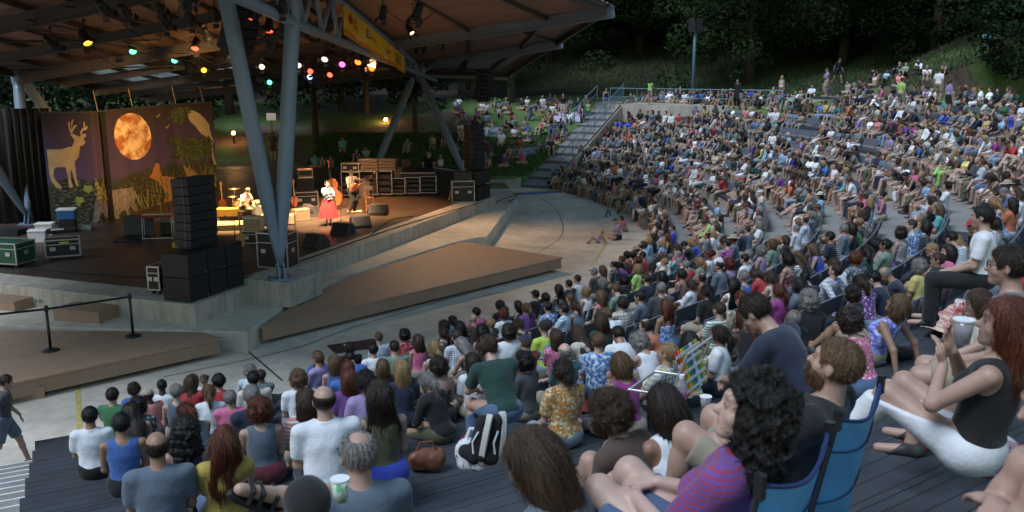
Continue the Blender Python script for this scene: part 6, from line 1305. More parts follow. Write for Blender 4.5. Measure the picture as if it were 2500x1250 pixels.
def mk_cloth(kind):
    m, n, b = newmat('cloth_' + kind); tc = N(n, 'ShaderNodeTexCoord'); P = tc.outputs['Object']; oc = objcol(n); sx = N(n, 'ShaderNodeSeparateXYZ'); n.links.new(P, sx.inputs[0])
    def stripes(ax, f, duty): return math_(n, 'LESS_THAN', math_(n, 'FRACT', math_(n, 'MULTIPLY', sx.outputs[ax], f)), duty)
    if kind == 'plain': o = oc
    elif kind == 'plaid':
        a = math_(n, 'ADD', math_(n, 'MULTIPLY', stripes(0, 17, .5), .5), math_(n, 'MULTIPLY', stripes(2, 17, .5), .5)); c = math_(n, 'MAXIMUM', stripes(0, 8.5, .08), stripes(2, 8.5, .08))
        o = mixc(n, math_(n, 'MULTIPLY', a, .75), (.66, .68, .70), oc); o = mixc(n, math_(n, 'MULTIPLY', c, .6), o, (.75, .68, .12))
    elif kind == 'plaiddark': a = math_(n, 'MULTIPLY', math_(n, 'ADD', stripes(0, 22, .35), stripes(2, 22, .35)), .45); o = mixc(n, a, oc, (.55, .55, .55))
    elif kind == 'check': a = math_(n, 'MULTIPLY', math_(n, 'ADD', stripes(0, 26, .22), stripes(2, 26, .22)), .5); o = mixc(n, a, (.62, .66, .72), oc)
    elif kind == 'stripe': o = mixc(n, stripes(2, 24, .42), oc, (.7, .7, .72))
    elif kind == 'pin': o = mixc(n, stripes(2, 52, .3), oc, (.30, .03, .06))
    elif kind == 'vstripe': o = mixc(n, stripes(0, 30, .3), oc, (.45, .42, .38))
    elif kind == 'print': t = N(n, 'ShaderNodeTexVoronoi', feature='F1'); t.inputs['Scale'].default_value = 30; n.links.new(P, t.inputs[0]); nn_ = noise(n, 24, 4, P, .7); o = mixc(n, math_(n, 'LESS_THAN', math_(n, 'ADD', t.outputs[0], math_(n, 'MULTIPLY', nn_.outputs[0], .5)), .55), oc, (.68, .68, .66))
    elif kind == 'floral': t = noise(n, 17, 5, P, .7); r = ramp(n, t.outputs[0], [(.40, (.62, .58, .42)), (.47, (.45, .22, .04)), (.56, (.30, .12, .02)), (.60, (.62, .58, .42))]); o = r.outputs[0]
    elif kind == 'batik': t = noise(n, 20, 6, P, .75); r = ramp(n, t.outputs[0], [(.42, (.03, .09, .28)), (.50, (.10, .25, .50)), (.56, (.60, .66, .75))]); o = r.outputs[0]
    elif kind == 'tiedye':
        v = N(n, 'ShaderNodeVectorMath', operation='SUBTRACT'); n.links.new(P, v.inputs[0]); v.inputs[1].default_value = (.03, -.12, .33); l_ = N(n, 'ShaderNodeVectorMath', operation='LENGTH'); n.links.new(v.outputs[0], l_.inputs[0])
        nz = noise(n, 14, 5, P, .6); rr = math_(n, 'ADD', math_(n, 'MULTIPLY', l_.outputs['Value'], 3.6), math_(n, 'MULTIPLY', nz.outputs[0], .28)); r = ramp(n, rr, [(.22, (.62, .50, .30)), (.42, (.40, .10, .28)), (.60, (.15, .17, .30)), (.76, (.08, .42, .42)), (.92, (.45, .60, .08))]); o = r.outputs[0]
    elif kind == 'violetprint': t = noise(n, 19, 6, P, .7); r = ramp(n, t.outputs[0], [(.4, (.10, .08, .42)), (.5, (.20, .22, .70)), (.58, (.55, .60, .85))]); o = r.outputs[0]
    a = noise(n, 5, 5, P, .6); sh = ramp(n, a.outputs[0], [(.3, (.84, .84, .84)), (.7, (1.08, 1.08, 1.08))]); o = mixc(n, 1, o, sh.outputs[0], 'MULTIPLY')
    n.links.new(o, b.inputs['Base Color']); b.inputs['Roughness'].default_value = .88; b.inputs['Sheen Weight'].default_value = .15
    w = noise(n, 16, 4, P, .65); w2 = noise(n, 260, 2, P); bump(n, b, math_(n, 'ADD', w.outputs[0], math_(n, 'MULTIPLY', w2.outputs[0], .06)), .4, .02); return m
MS, MH = mk_skin(), mk_hair(); MC = {}
def MCl(k):
    if k not in MC: MC[k] = mk_cloth(k)
    return MC[k]
M_shoe = plain('shoe_rubber', (.03, .03, .032), .6); 
SKIN = {'pale': (.50, .345, .285), 'fair': (.42, .275, .215), 'tan': (.31, .18, .12), 'brown': (.14, .075, .048), 'dark': (.055, .03, .02)}
HCOL = {'black': (.008, .007, .007), 'dark brown': (.022, .013, .009), 'brown': (.05, .029, .017), 'light brown': (.12, .072, .038), 'blond': (.30, .20, .10), 'auburn': (.10, .028, .012), 'grey': (.22, .22, .225), 'white': (.50, .50, .50)}
COL = {'white': (.72, .74, .78), 'black': (.008, .008, .010), 'navy': (.012, .020, .05), 'blue': (.03, .12, .42), 'light blue': (.22, .42, .62), 'teal': (.02, .20, .22), 'turquoise': (.08, .42, .46), 'green': (.02, .16, .05), 'dark green': (.006, .05, .04), 'lime': (.30, .60, .08), 'sage': (.16, .26, .19), 'red': (.48, .015, .02), 'maroon': (.14, .01, .025), 'orange': (.55, .13, .03), 'rust': (.28, .06, .02), 'yellow': (.60, .48, .10), 'mustard': (.42, .29, .01), 'pink': (.62, .10, .25), 'salmon': (.68, .22, .20), 'purple': (.16, .04, .26), 'lavender': (.33, .24, .48), 'magenta': (.34, .02, .24), 'grey': (.18, .19, .21), 'dark grey': (.055, .06, .068), 'slate': (.10, .14, .19), 'tan': (.38, .31, .22), 'khaki': (.30, .25, .17), 'brown': (.09, .05, .035), 'olive': (.09, .09, .035), 'cream': (.58, .53, .43), 'denim': (.06, .12, .24), 'light denim': (.20, .28, .40), 'royal blue': (.015, .05, .50)}
for _k, _c in list(COL.items()): _l = .25 * _c[0] + .6 * _c[1] + .15 * _c[2]; COL[_k] = tuple(.82 * x + .18 * _l for x in _c)
def setmat(o, m):
    if len(o.data.materials) == 0: o.data.materials.append(m)
    o.material_slots[0].link = 'OBJECT'; o.material_slots[0].material = m
def person(loc, yaw, pose='bench', sex='m', hair='short', hc='brown', top='tshirt', tc='grey', tm='plain', bot='shorts', bc='khaki', skin='fair', bd=1.0, h=.014, s=1.0, shoes=True, hat=None, hatc='black', beard=False, glasses=False, label=None, group=None, seed=0, sock=None):
    o = empty('person', loc, yaw, label, 'person', group); o.scale = (s, s, s); J = skel(pose, sex, bd)
    b = link('body', part_mesh(pose, sex, bd, 'body', h), o); setmat(b, MS); b.color = (*SKIN[skin], 1)
    HM = Matrix(J['HR'].tolist()).to_euler(); hl = Vector(J['head'])
    if hair and hair != 'none':
        q = link('hair', hair_mesh(hair, .006 if h < .008 else min(h, .011) if h < .02 else h, seed % 2), b, hl, HM); setmat(q, MH); q.color = (*HCOL[hc], 1)
    if beard: q = link('beard', hair_mesh('beard', min(h, .011), 0), b, hl, HM); setmat(q, MH); q.color = (*HCOL[hc], 1)
    if hat: q = link('hat', hair_mesh(hat, min(h, .011), 0), o, hl, HM); setmat(q, MCl('plain')); q.color = (*COL[hatc], 1)
    gs = seed % 2
    nm = {'tshirt': 't_shirt', 'longsleeve': 'long_sleeved_shirt', 'tank': 'tank_top', 'strapless': 'strapless_top', 'polo': 'polo_shirt', 'dress': 'dress', 'jacket': 'jacket'}[top]
    q = link(nm, part_mesh(pose, sex, bd, top, h, gs), o); setmat(q, MCl(tm)); q.color = (*COL[tc], 1)
    if bot: q = link(bot, part_mesh(pose, sex, bd, bot, h, gs), o); setmat(q, MCl('plain')); q.color = (*COL[bc], 1)
    if shoes:
        for t in 'LR': q = link('shoe', part_mesh(pose, sex, bd, 'shoe' + t, h), o); setmat(q, M_shoe)
    if glasses:
        g_ = MB()
        for s_ in (-1, 1):
            g_.path([(s_ * .031 + .022 * math.cos(t), .098, .013 + .016 * math.sin(t)) for t in np.linspace(0, 2 * math.pi, 13)], .0022, n=5); g_.path([(s_ * .053, .098, .015), (s_ * .074, .09, .017), (s_ * .083, 0, .01)], .0022, n=5)
        g_.path([(-.009, .1, .016), (.009, .1, .016)], .0022, n=5); g_.build('glasses', M_black, b, loc=hl, rot=HM)
    return o
# ================================================================ CROWD
STAGE_T = Vector((-7.5, 32.5, 1.5))
def ray(px, py):
    x = (px - 1250) / FPX; y = -(py - 625) / FPX
    return Vector((x, math.cos(PITCH) + y * math.sin(PITCH), -math.sin(PITCH) + y * math.cos(PITCH)))
def rr_(x, y): return math.hypot(x - CC.x, y - CC.y)
def seat_at(px, py, dh):
    "terrace seat whose sitter has the head at this pixel; returns x,y,z,level"
    best = None
    for i in range(NL):
        z = lev_z(i) + dh; q = at(px, py, z)
        if q.y <= 0: continue
        r = rr_(q.x, q.y); e = r - lev_r(i); c = abs(e - .26)
        if best is None or c < best[0]: best = (c, i, q, r)
    c, i, q, r = best; rn = min(max(r, lev_r(i) + .12), lev_r(i) + .60); k = rn / r
    return CC.x + (q.x - CC.x) * k, CC.y + (q.y - CC.y) * k, lev_z(i), i
def ground_at(px, py, dh):
    d = ray(px, py); o = Vector((0, 0, CAMZ)); Y = 12
    while Y < 110:
        q = o + d * (Y / d.y)
        r = rr_(q.x, q.y); th = math.degrees(math.atan2(q.y - CC.y, q.x - CC.x)); g_ = gz(q.x, q.y)
        if q.z - dh <= g_: return q.x, q.y, g_
        Y += .15
    return q.x, q.y, g_
def gz(x, y):
    r = rr_(x, y); th = math.degrees(math.atan2(y - CC.y, x - CC.x)); i = int((r - R0) // RUN)
    if r >= R0 and -62 < th and th < math.degrees(th_max(min(r, 60))) and i < NL and (i < 8 or th < 24.5):
        # walkway slab
        return lev_z(i) if not (in_poly(x, y, cp)) else 4.28
    if in_poly(x, y, cp): return 4.28
    return max(terrain1(x, y), 0.0)
def in_poly(x, y, P):
    c = False; n = len(P)
    for i in range(n):
        (x1, y1), (x2, y2) = P[i], P[(i + 1) % n]
        if (y1 > y) != (y2 > y) and x < (x2 - x1) * (y - y1) / (y2 - y1) + x1: c = not c
    return c
ORD = ['first', 'second', 'third', 'fourth', 'fifth', 'sixth', 'seventh', 'eighth', 'ninth', 'tenth', 'eleventh', 'twelfth', 'thirteenth', 'fourteenth', 'fifteenth', 'sixteenth']
HN = {'short': 'short {} hair', 'crop': 'cropped {} hair', 'bald': 'bald top and {} sides', 'thin': 'thinning {} hair', 'bob': '{} bob', 'curly': 'curly {} hair', 'curlylong': 'big curly {} hair', 'long': 'long {} hair', 'longwavy': 'long wavy {} hair', 'half': 'shoulder length {} hair', 'pony': '{} ponytail', 'bun': '{} top bun', 'lowbun': 'low {} bun', 'shaggy': 'shaggy {} hair', 'none': 'shaved head'}
TN = {'tshirt': 't-shirt', 'longsleeve': 'long sleeved shirt', 'tank': 'tank top', 'strapless': 'strapless top', 'polo': 'polo shirt', 'dress': 'sleeveless dress', 'jacket': 'jacket'}
MN = {'plain': '', 'plaid': 'plaid ', 'plaiddark': 'dark plaid ', 'check': 'checked ', 'stripe': 'striped ', 'vstripe': 'pinstriped ', 'pin': 'finely striped ', 'print': 'patterned ', 'floral': 'flowery ', 'batik': 'marbled ', 'tiedye': 'tie dyed ', 'violetprint': 'splashed '}
def desc(k):
    h = ('{} hat'.format(k['hatc']) if k.get('hat') == 'hat' else '{} cap'.format(k['hatc']) if k.get('hat') else HN[k['hair']].format(k['hc']))
    return 'person, {}, {} {}{}'.format(h, k['tc'], MN[k['tm']], TN[k['top']])
used_l = set()
def where(px, py, lev):
    a = 'left foreground' if px < 900 and py > 800 else 'right foreground' if px > 1500 and py > 850 else 'centre foreground' if py > 850 else 'far left rows' if px < 1600 and py < 520 else 'right hand rows' if px > 2050 else 'middle rows' if px > 1300 else 'front rows'
    return a
def mklabel(k, px, py, lev, extra=None):
    base = desc(k); opts = []
    if extra: opts.append(base + ', ' + extra)
    if lev is not None and lev >= 0: opts += [base + ', ' + ORD[lev] + ' row, ' + where(px, py, lev), base + ' and {} {}, {} row'.format(k['bc'], k['bot'] or 'bottoms', ORD[lev]), base + ' and {} {}, {} row, {}'.format(k['bc'], k['bot'] or 'bottoms', ORD[lev], where(px, py, lev))]
    else: opts += [base + ', on the grass slope', base + ' and {} {}, on the grass slope'.format(k['bc'], k['bot'])]
    for t in opts:
        if len(t.split()) > 16: continue
        if t not in used_l: used_l.add(t); return t
    return None
DEF = dict(pose='bench', sex='m', hair='short', hc='brown', top='tshirt', tc='grey', tm='plain', bot='shorts', bc='khaki', skin='fair', bd=1.0, hat=None, hatc='black', beard=False, glasses=False)
placed = []     # dicts with x,y,z,lev,D,k
def plan(px, py, mode='seat', yaw=None, D=None, s=1.0, extra=None, **kw):
    k = dict(DEF); k.update(kw); J = skel(k['pose'], k['sex'], k['bd']); hd = J['head'] * s; dh = hd[2]
    lev = None
    if D is not None: q = atd(px, py, D); x, y, z = q.x, q.y, q.z - dh; lev = int((rr_(x, y) - R0) // RUN)
    elif mode == 'seat': x, y, z, lev = seat_at(px, py, dh)
    elif mode == 'floorseat': x, y, z, lev = seat_at(px, py, dh)
    else: x, y, z = ground_at(px, py, dh); lev = None
    dx, dy = STAGE_T.x - x, STAGE_T.y - y; ya = math.atan2(dy, dx) - math.pi / 2
    if mode == 'seat' and yaw is None: ra = math.atan2(CC.y - y, CC.x - x) - math.pi / 2; df = (ya - ra + math.pi) % (2 * math.pi) - math.pi; ya = ra + df * .45
    if yaw is not None: ya = ya + R_(yaw)
    x -= hd[1] * -math.sin(ya); y -= hd[1] * math.cos(ya)
    placed.append(dict(x=x, y=y, z=z, lev=lev, D=math.hypot(x, y), ya=ya, k=k, s=s, px=px, py=py, extra=extra, hero=True, mode=mode)); return placed[-1]
def H(px, py, sex, hair, hc, top, tc, **kw): return plan(px, py, sex=sex, hair=hair, hc=hc, top=top, tc=tc, **kw)
# --- left foreground
H(220, 1016, 'm', 'short', 'black', 'polo', 'white', bot='trousers', bc='black', skin='tan')
H(297, 1035, 'm', 'short', 'black', 'tank', 'blue', bc='black', skin='tan')
H(380, 1083, 'm', 'bald', 'dark brown', 'tshirt', 'slate', bd=1.12, skin='tan')
H(338, 990, 'f', 'curly', 'black', 'tshirt', 'dark grey', tm='print', bot='skirt', bc='navy')
H(345, 948, 'f', 'shaggy', 'dark brown', 'tshirt', 'blue', bot='skirt', bc='black')
H(378, 945, 'm', 'crop', 'black', 'tshirt', 'white', skin='dark')
H(430, 957, 'f', 'short', 'grey', 'tank', 'slate')
H(510, 958, 'f', 'pony', 'light brown', 'tshirt', 'white', bc='denim')
H(534, 932, 'm', 'shaggy', 'black', 'tshirt', 'red', bc='navy')
H(598, 898, 'm', 'curly', 'grey', 'longsleeve', 'light blue', pose='fwd', tm='check')
H(618, 925, 'm', 'short', 'black', 'tshirt', 'cream', bd=1.08, skin='tan', bc='denim')
H(453, 1055, 'f', 'curlylong', 'black', 'tank', 'navy', bot='skirt', bc='black')
H(545, 1078, 'f', 'longwavy', 'auburn', 'tshirt', 'mustard', bc='denim', bot='jeans', pose='benchb')
H(637, 1000, 'f', 'curly', 'auburn', 'tank', 'slate', bot='skirt', bc='maroon')
H(728, 925, 'm', 'curly', 'light brown', 'tshirt', 'white', bc='grey')
H(738, 975, 'f', 'half', 'brown', 'tshirt', 'salmon', tm='stripe')
H(790, 978, 'm', 'bald', 'dark brown', 'polo', 'white', bd=1.22, bc='navy', D=6.4)
H(873, 1112, 'm', 'thin', 'grey', 'tshirt', 'slate', bd=1.08, glasses=True, D=4.0, yaw=14, bot='shorts', bc='khaki', extra='glasses, near the paper cup')
H(750, 1238, 'm', 'none', 'black', 'tshirt', 'dark grey', hat='beanie', hatc='black', D=3.3, yaw=8, extra='cut off at the bottom edge')
H(775, 872, 'f', 'long', 'auburn', 'tshirt', 'blue', hat='cap', hatc='orange')
H(815, 885, 'f', 'long', 'light brown', 'tank', 'blue')
H(850, 925, 'f', 'long', 'auburn', 'tshirt', 'purple')
H(868, 873, 'm', 'short', 'black', 'tshirt', 'blue', pose='fwd')
H(898, 857, 'm', 'short', 'black', 'tshirt', 'white')
H(908, 818, 'm', 'crop', 'light brown', 'longsleeve', 'blue', tm='check')
H(962, 848, 'm', 'crop', 'dark brown', 'tshirt', 'sage')
H(987, 818, 'f', 'curly', 'black', 'tshirt', 'red', tm='print')
H(1020, 832, 'f', 'half', 'brown', 'tank', 'pink')
H(1005, 898, 'f', 'long', 'blond', 'tshirt', 'navy', bot='skirt', bc='navy')
H(893, 930, 'f', 'lowbun', 'black', 'tshirt', 'lavender', D=8.6)
H(925, 968, 'f', 'longwavy', 'dark brown', 'tank', 'olive', bot='skirt', bc='royal blue', bd=1.05, D=6.7)
H(1070, 895, 'f', 'curly', 'dark brown', 'strapless', 'black', bot='skirt', bc='black', pose='bench', extra='pale headscarf and pink halter string')
H(1056, 850, 'f', 'pony', 'blond', 'tank', 'white')
H(1127, 890, 'f', 'half', 'dark brown', 'tshirt', 'white')
H(1190, 852, 'm', 'shaggy', 'brown', 'tshirt', 'dark green', pose='fwd', bot='jeans', bc='denim', bd=1.06, D=8.6)
H(1236, 818, 'm', 'short', 'light brown', 'tshirt', 'rust', s=.82)
H(1114, 822, 'm', 'short', 'brown', 'longsleeve', 'navy', tm='check')
H(1184, 808, 'f', 'curly', 'black', 'tank', 'dark grey')
H(1073, 779, 'f', 'pony', 'black', 'tshirt', 'teal')
H(1098, 792, 'f', 'curly', 'dark brown', 'tank', 'white')
H(1122, 798, 'f', 'half', 'black', 'tshirt', 'black', tm='print')
H(1149, 780, 'm', 'none', 'brown', 'tshirt', 'brown')
H(1161, 763, 'm', 'short', 'black', 'tshirt', 'pink')
H(1188, 743, 'm', 'shaggy', 'black', 'tshirt', 'black', skin='tan')
H(1237, 757, 'm', 'short', 'black', 'tshirt', 'navy')
H(1219, 766, 'f', 'shaggy', 'auburn', 'tshirt', 'white')
H(1276, 750, 'f', 'pony', 'light brown', 'tshirt', 'purple')
H(1268, 712, 'm', 'short', 'black', 'tshirt', 'black', hat='cap', hatc='black', bd=1.1)
H(1258, 798, 'f', 'lowbun', 'brown', 'tank', 'black', pose='down')
H(1331, 728, 'm', 'shaggy', 'black', 'tshirt', 'navy', pose='chin')
H(1328, 800, 'm', 'none', 'black', 'tshirt', 'turquoise', tm='tiedye', hat='beanie', hatc='black', bd=1.1, bot='jeans', bc='light denim')
H(1336, 750, 'm', 'short', 'black', 'tshirt', 'light blue', tm='batik', hat='cap', hatc='dark grey')
H(1391, 728, 'm', 'crop', 'light brown', 'tshirt', 'slate', bd=1.12)
H(1408, 815, 'f', 'longwavy', 'brown', 'longsleeve', 'cream', pose='fwd', bot='jeans', bc='denim')
H(1478, 770, 'm', 'shaggy', 'light brown', 'tshirt', 'white', pose='fwd')
H(1429, 714, 'f', 'bun', 'blond', 'tank', 'white')
H(1466, 724, 'f', 'long', 'light brown', 'tank', 'pink')
H(1372, 905, 'f', 'lowbun', 'dark brown', 'tshirt', 'tan', tm='floral', pose='bench', bot='jeans', bc='light denim')
H(1514, 890, 'f', 'bob', 'light brown', 'tank', 'magenta', pose='eat', extra='eating a snack')
H(1560, 838, 'f', 'curly', 'grey', 'tank', 'white', pose='down')
H(1624, 748, 'f', 'longwavy', 'auburn', 'strapless', 'blue', tm='batik', bot='skirt', bc='blue', bd=1.05, skin='tan')
H(1658, 672, 'm', 'shaggy', 'dark brown', 'longsleeve', 'rust', tm='vstripe', skin='tan')
H(1725, 712, 'f', 'lowbun', 'black', 'tshirt', 'black', bd=1.05)
H(1844, 765, 'm', 'short', 'dark brown', 'tshirt', 'navy', bd=1.16, glasses=True, D=5.6, yaw=32, pose='fwd', extra='large back and glasses')
H(1803, 730, 'f', 'short', 'auburn', 'tshirt', 'red', pose='hug', bot='shorts', bc='khaki')
H(1880, 678, 'f', 'lowbun', 'brown', 'tank', 'cream', bot='jeans', bc='light denim')
H(2043, 660, 'm', 'crop', 'dark brown', 'longsleeve', 'royal blue', tm='plaid', bot='jeans', bc='denim', pose='prop', bd=1.06)
H(1998, 645, 'm', 'short', 'brown', 'tshirt', 'white', pose='chin', bot='trousers', bc='olive')
H(2050, 782, 'f', 'curly', 'dark brown', 'tank', 'pink', tm='print', pose='hug', glasses=True, yaw=10, bot='jeans', bc='denim')
H(2172, 742, 'f', 'bob', 'light brown', 'tank', 'lavender', tm='violetprint', pose='prop', yaw=14, skin='tan')
H(1484, 1010, 'm', 'curly', 'brown', 'tshirt', 'brown', pose='hug', beard=True, yaw=34, D=4.6, extra='beard, knees drawn up')
H(1620, 992, 'f', 'long', 'dark brown', 'tank', 'white', pose='hug', yaw=10, D=4.7, skin='tan', bot='shorts', bc='light denim')
H(1300, 1132, 'f', 'long', 'brown', 'tshirt', 'slate', D=2.95, pose='hug', bot='shorts', bc='dark green', yaw=38, extra='closest to the camera')
H(1452, 778, 'f', 'half', 'brown', 'tshirt', 'dark green')
p79 = H(2452, 792, 'f', 'half', 'auburn', 'tank', 'black', D=3.9, bd=1.08, pose='kdrink', yaw=26, bot='jeans', bc='white', extra='drink in hand, right edge')
H(2388, 742, 'f', 'long', 'brown', 'tshirt', 'cream', pose='yoga', D=6.0, s=.8, yaw=40, extra='bent over the quilt')
H(2458, 650, 'm', 'short', 'dark brown', 'tshirt', 'slate', D=5.0, yaw=38, glasses=True)
H(2397, 530, 'm', 'short', 'black', 'tshirt', 'white', D=9.2, pose='bench', bot='trousers', bc='black', bd=1.05, yaw=30)
H(2198, 570, 'f', 'curly', 'dark brown', 'tank', 'grey', tm='print', pose='sideR', yaw=-10, bot='jeans', bc='navy', glasses=True)
H(2112, 614, 'f', 'pony', 'dark brown', 'tshirt', 'dark green', pose='sideR', tm='plain', bot='trousers', bc='black')
H(2250, 530, 'm', 'thin', 'grey', 'tshirt', 'slate', tm='vstripe')
H(2291, 512, 'f', 'long', 'light brown', 'tshirt', 'turquoise')
H(2413, 468, 'm', 'crop', 'grey', 'tshirt', 'blue', bd=1.14, pose='fwd')
H(2488, 478, 'f', 'pony', 'brown', 'tshirt', 'white', tm='print')
H(2020, 578, 'm', 'short', 'black', 'tshirt', 'navy', skin='tan')
H(1964, 538, 'm', 'thin', 'dark brown', 'longsleeve', 'blue', tm='check', pose='eat' if False else 'clap', bd=1.25, extra='holding a camera')
H(1995, 508, 'm', 'short', 'brown', 'tshirt', 'sage', hat='hat', hatc='brown', beard=True)
H(2020, 478, 'f', 'long', 'black', 'tshirt', 'light blue', hat='hat', hatc='cream')
H(2128, 484, 'm', 'thin', 'grey', 'longsleeve', 'white')
H(2158, 478, 'f', 'bun', 'black', 'tank', 'magenta')
H(2034, 558, 'm', 'shaggy', 'brown', 'tshirt', 'green', pose='fwd')
H(2080, 554, 'f', 'half', 'dark brown', 'tank', 'black')
H(2102, 532, 'f', 'curly', 'brown', 'tank', 'tan')
H(1798, 563, 'm', 'crop', 'grey', 'tshirt', 'navy', bd=1.12)
H(1852, 548, 'f', 'half', 'grey', 'tshirt', 'white')
H(1884, 596, 'f', 'bob', 'light brown', 'tshirt', 'sage')
H(1825, 622, 'f', 'short', 'grey', 'tank', 'navy', tm='print', glasses=True)
H(1856, 612, 'f', 'curly', 'grey', 'tank', 'lavender')
H(1921, 634, 'f', 'curly', 'black', 'strapless', 'maroon', tm='print')
H(1753, 650, 'm', 'thin', 'black', 'tshirt', 'slate', bd=1.1, glasses=True)
H(1811, 675, 'f', 'short', 'grey', 'tank', 'blue')
H(1559, 678, 'm', 'short', 'brown', 'tshirt', 'navy', beard=True, bd=1.06)
H(1620, 672, 'f', 'long', 'black', 'tank', 'black')
H(1364, 689, 'm', 'short', 'dark brown', 'tshirt', 'navy', s=.95); H(1392, 680, 'm', 'crop', 'dark brown', 'polo', 'white'); H(1470, 692, 'f', 'curly', 'grey', 'tshirt', 'black'); H(1521, 684, 'm', 'curly', 'black', 'tshirt', 'black', bd=1.05)
H(1442, 655, 'f', 'half', 'light brown', 'tank', 'black'); H(1398, 658, 'm', 'short', 'grey', 'tshirt', 'dark grey', hat='cap', hatc='grey'); H(1424, 640, 'f', 'pony', 'black', 'tshirt', 'purple', pose='fwd'); H(1445, 626, 'm', 'shaggy', 'black', 'tshirt', 'rust')
H(1458, 602, 'm', 'short', 'dark brown', 'tshirt', 'white', hat='hat', hatc='khaki'); H(1434, 615, 'm', 'shaggy', 'dark brown', 'tshirt', 'maroon', pose='fwd'); H(1477, 632, 'f', 'thin', 'black', 'tshirt', 'black', tm='print', glasses=True); H(1508, 634, 'f', 'short', 'auburn', 'tshirt', 'green')
H(1543, 655, 'f', 'bob', 'blond', 'tshirt', 'lime'); H(1560, 638, 'f', 'shaggy', 'auburn', 'tank', 'navy'); H(1577, 618, 'm', 'short', 'dark brown', 'tshirt', 'red'); H(1545, 603, 'm', 'thin', 'dark brown', 'polo', 'light blue'); H(1524, 602, 'f', 'shaggy', 'brown', 'tshirt', 'white')
H(1552, 586, 'f', 'curly', 'blond', 'tshirt', 'light blue'); H(1572, 576, 'f', 'half', 'dark brown', 'tshirt', 'black'); H(1619, 594, 'f', 'long', 'blond', 'longsleeve', 'teal', tm='batik'); H(1612, 572, 'm', 'short', 'grey', 'longsleeve', 'light blue'); H(1644, 580, 'f', 'half', 'auburn', 'tank', 'black')
H(1658, 598, 'm', 'short', 'black', 'tshirt', 'black', pose='down', bd=1.1); H(1687, 594, 'f', 'long', 'blond', 'tshirt', 'royal blue', pose='fwd'); H(1661, 558, 'm', 'short', 'dark brown', 'tshirt', 'royal blue'); H(1677, 544, 'm', 'shaggy', 'brown', 'longsleeve', 'lime', pose='fwd')
H(1725, 575, 'm', 'thin', 'dark brown', 'tshirt', 'slate'); H(1742, 570, 'f', 'long', 'blond', 'tshirt', 'white', tm='stripe'); H(1749, 554, 'f', 'half', 'brown', 'tank', 'white'); H(1742, 538, 'm', 'bald', 'grey', 'tshirt', 'light blue'); H(1767, 532, 'f', 'half', 'dark brown', 'tank', 'teal')
H(1658, 640, 'm', 'crop', 'grey', 'longsleeve', 'slate', tm='check', pose='fwd'); H(1708, 640, 'f', 'pony', 'blond', 'tshirt', 'sage'); H(1738, 622, 'm', 'short', 'dark brown', 'polo', 'white', pose='fwd'); H(1778, 645, 'f', 'curly', 'auburn', 'tank', 'lavender')
H(1594, 507, 'm', 'short', 'light brown', 'tshirt', 'white', hat='hat', hatc='tan', pose='fwd'); H(1680, 510, 'm', 'short', 'brown', 'tshirt', 'maroon', hat='cap', hatc='cream'); H(1697, 497, 'm', 'short', 'dark brown', 'tshirt', 'maroon', pose='cross'); H(1580, 542, 'm', 'short', 'black', 'tshirt', 'green')
H(1586, 484, 'f', 'half', 'auburn', 'tshirt', 'dark grey'); H(1552, 468, 'f', 'half', 'light brown', 'tank', 'white', bot='skirt', bc='light denim', pose='cross'); H(1519, 456, 'f', 'half', 'auburn', 'tank', 'tan', bot='skirt', bc='black'); H(1501, 446, 'f', 'half', 'dark brown', 'dress', 'pink', tm='print', bot=None, pose='cross'); H(1474, 440, 'f', 'bob', 'light brown', 'tshirt', 'slate', bd=1.12, bc='denim'); H(1462, 436, 'm', 'crop', 'grey', 'tshirt', 'olive', bot='jeans', bc='denim')
H(1609, 454, 'm', 'shaggy', 'black', 'polo', 'white', pose='chin', bc='khaki'); H(1637, 464, 'm', 'short', 'brown', 'tshirt', 'slate', bc='light blue', pose='fwd'); H(1773, 498, 'm', 'thin', 'black', 'polo', 'light blue'); H(1706, 423, 'f', 'short', 'black', 'tshirt', 'white', bot='skirt', bc='black'); H(1683, 413, 'f', 'short', 'brown', 'tank', 'red', bot='trousers', bc='white', pose='cross'); H(1634, 408, 'm', 'short', 'grey', 'longsleeve', 'white', hat='cap', hatc='grey')
H(1812, 440, 'm', 'thin', 'grey', 'longsleeve', 'khaki', hat='cap', hatc='red'); H(1864, 470, 'm', 'short', 'grey', 'tshirt', 'cream', hat='cap', hatc='white', bd=1.1); H(1836, 435, 'm', 'crop', 'grey', 'tshirt', 'dark green', bd=1.1); H(1800, 412, 'f', 'short', 'black', 'tshirt', 'white', pose='benchb'); H(1736, 398, 'f', 'half', 'black', 'tshirt', 'magenta', bd=1.15); H(1765, 420, 'f', 'short', 'dark brown', 'tshirt', 'pink')
H(1582, 280, 'm', 'bald', 'grey', 'tshirt', 'red'); H(1620, 283, 'm', 'bald', 'brown', 'tshirt', 'navy'); H(2256, 290, 'm', 'short', 'brown', 'longsleeve', 'maroon', tm='plaid'); H(2052, 305, 'm', 'short', 'brown', 'tshirt', 'orange', hat='hat', hatc='cream'); H(2440, 288, 'm', 'short', 'brown', 'tshirt', 'maroon', hat='cap', hatc='red', pose='chin')
H(2200, 355, 'm', 'curly', 'white', 'tshirt', 'dark green', pose='chin'); H(2258, 372, 'f', 'bob', 'blond', 'tshirt', 'lime', bot='trousers', bc='lime', pose='cross'); H(2010, 328, 'f', 'short', 'white', 'tshirt', 'light blue'); H(2068, 333, 'm', 'short', 'black', 'tshirt', 'lavender'); H(2320, 455, 'm', 'shaggy', 'black', 'tshirt', 'white', tm='print', pose='benchb', bot='jeans', bc='light denim'); H(2480, 415, 'm', 'short', 'dark brown', 'tshirt', 'orange', pose='clap', bd=1.08)
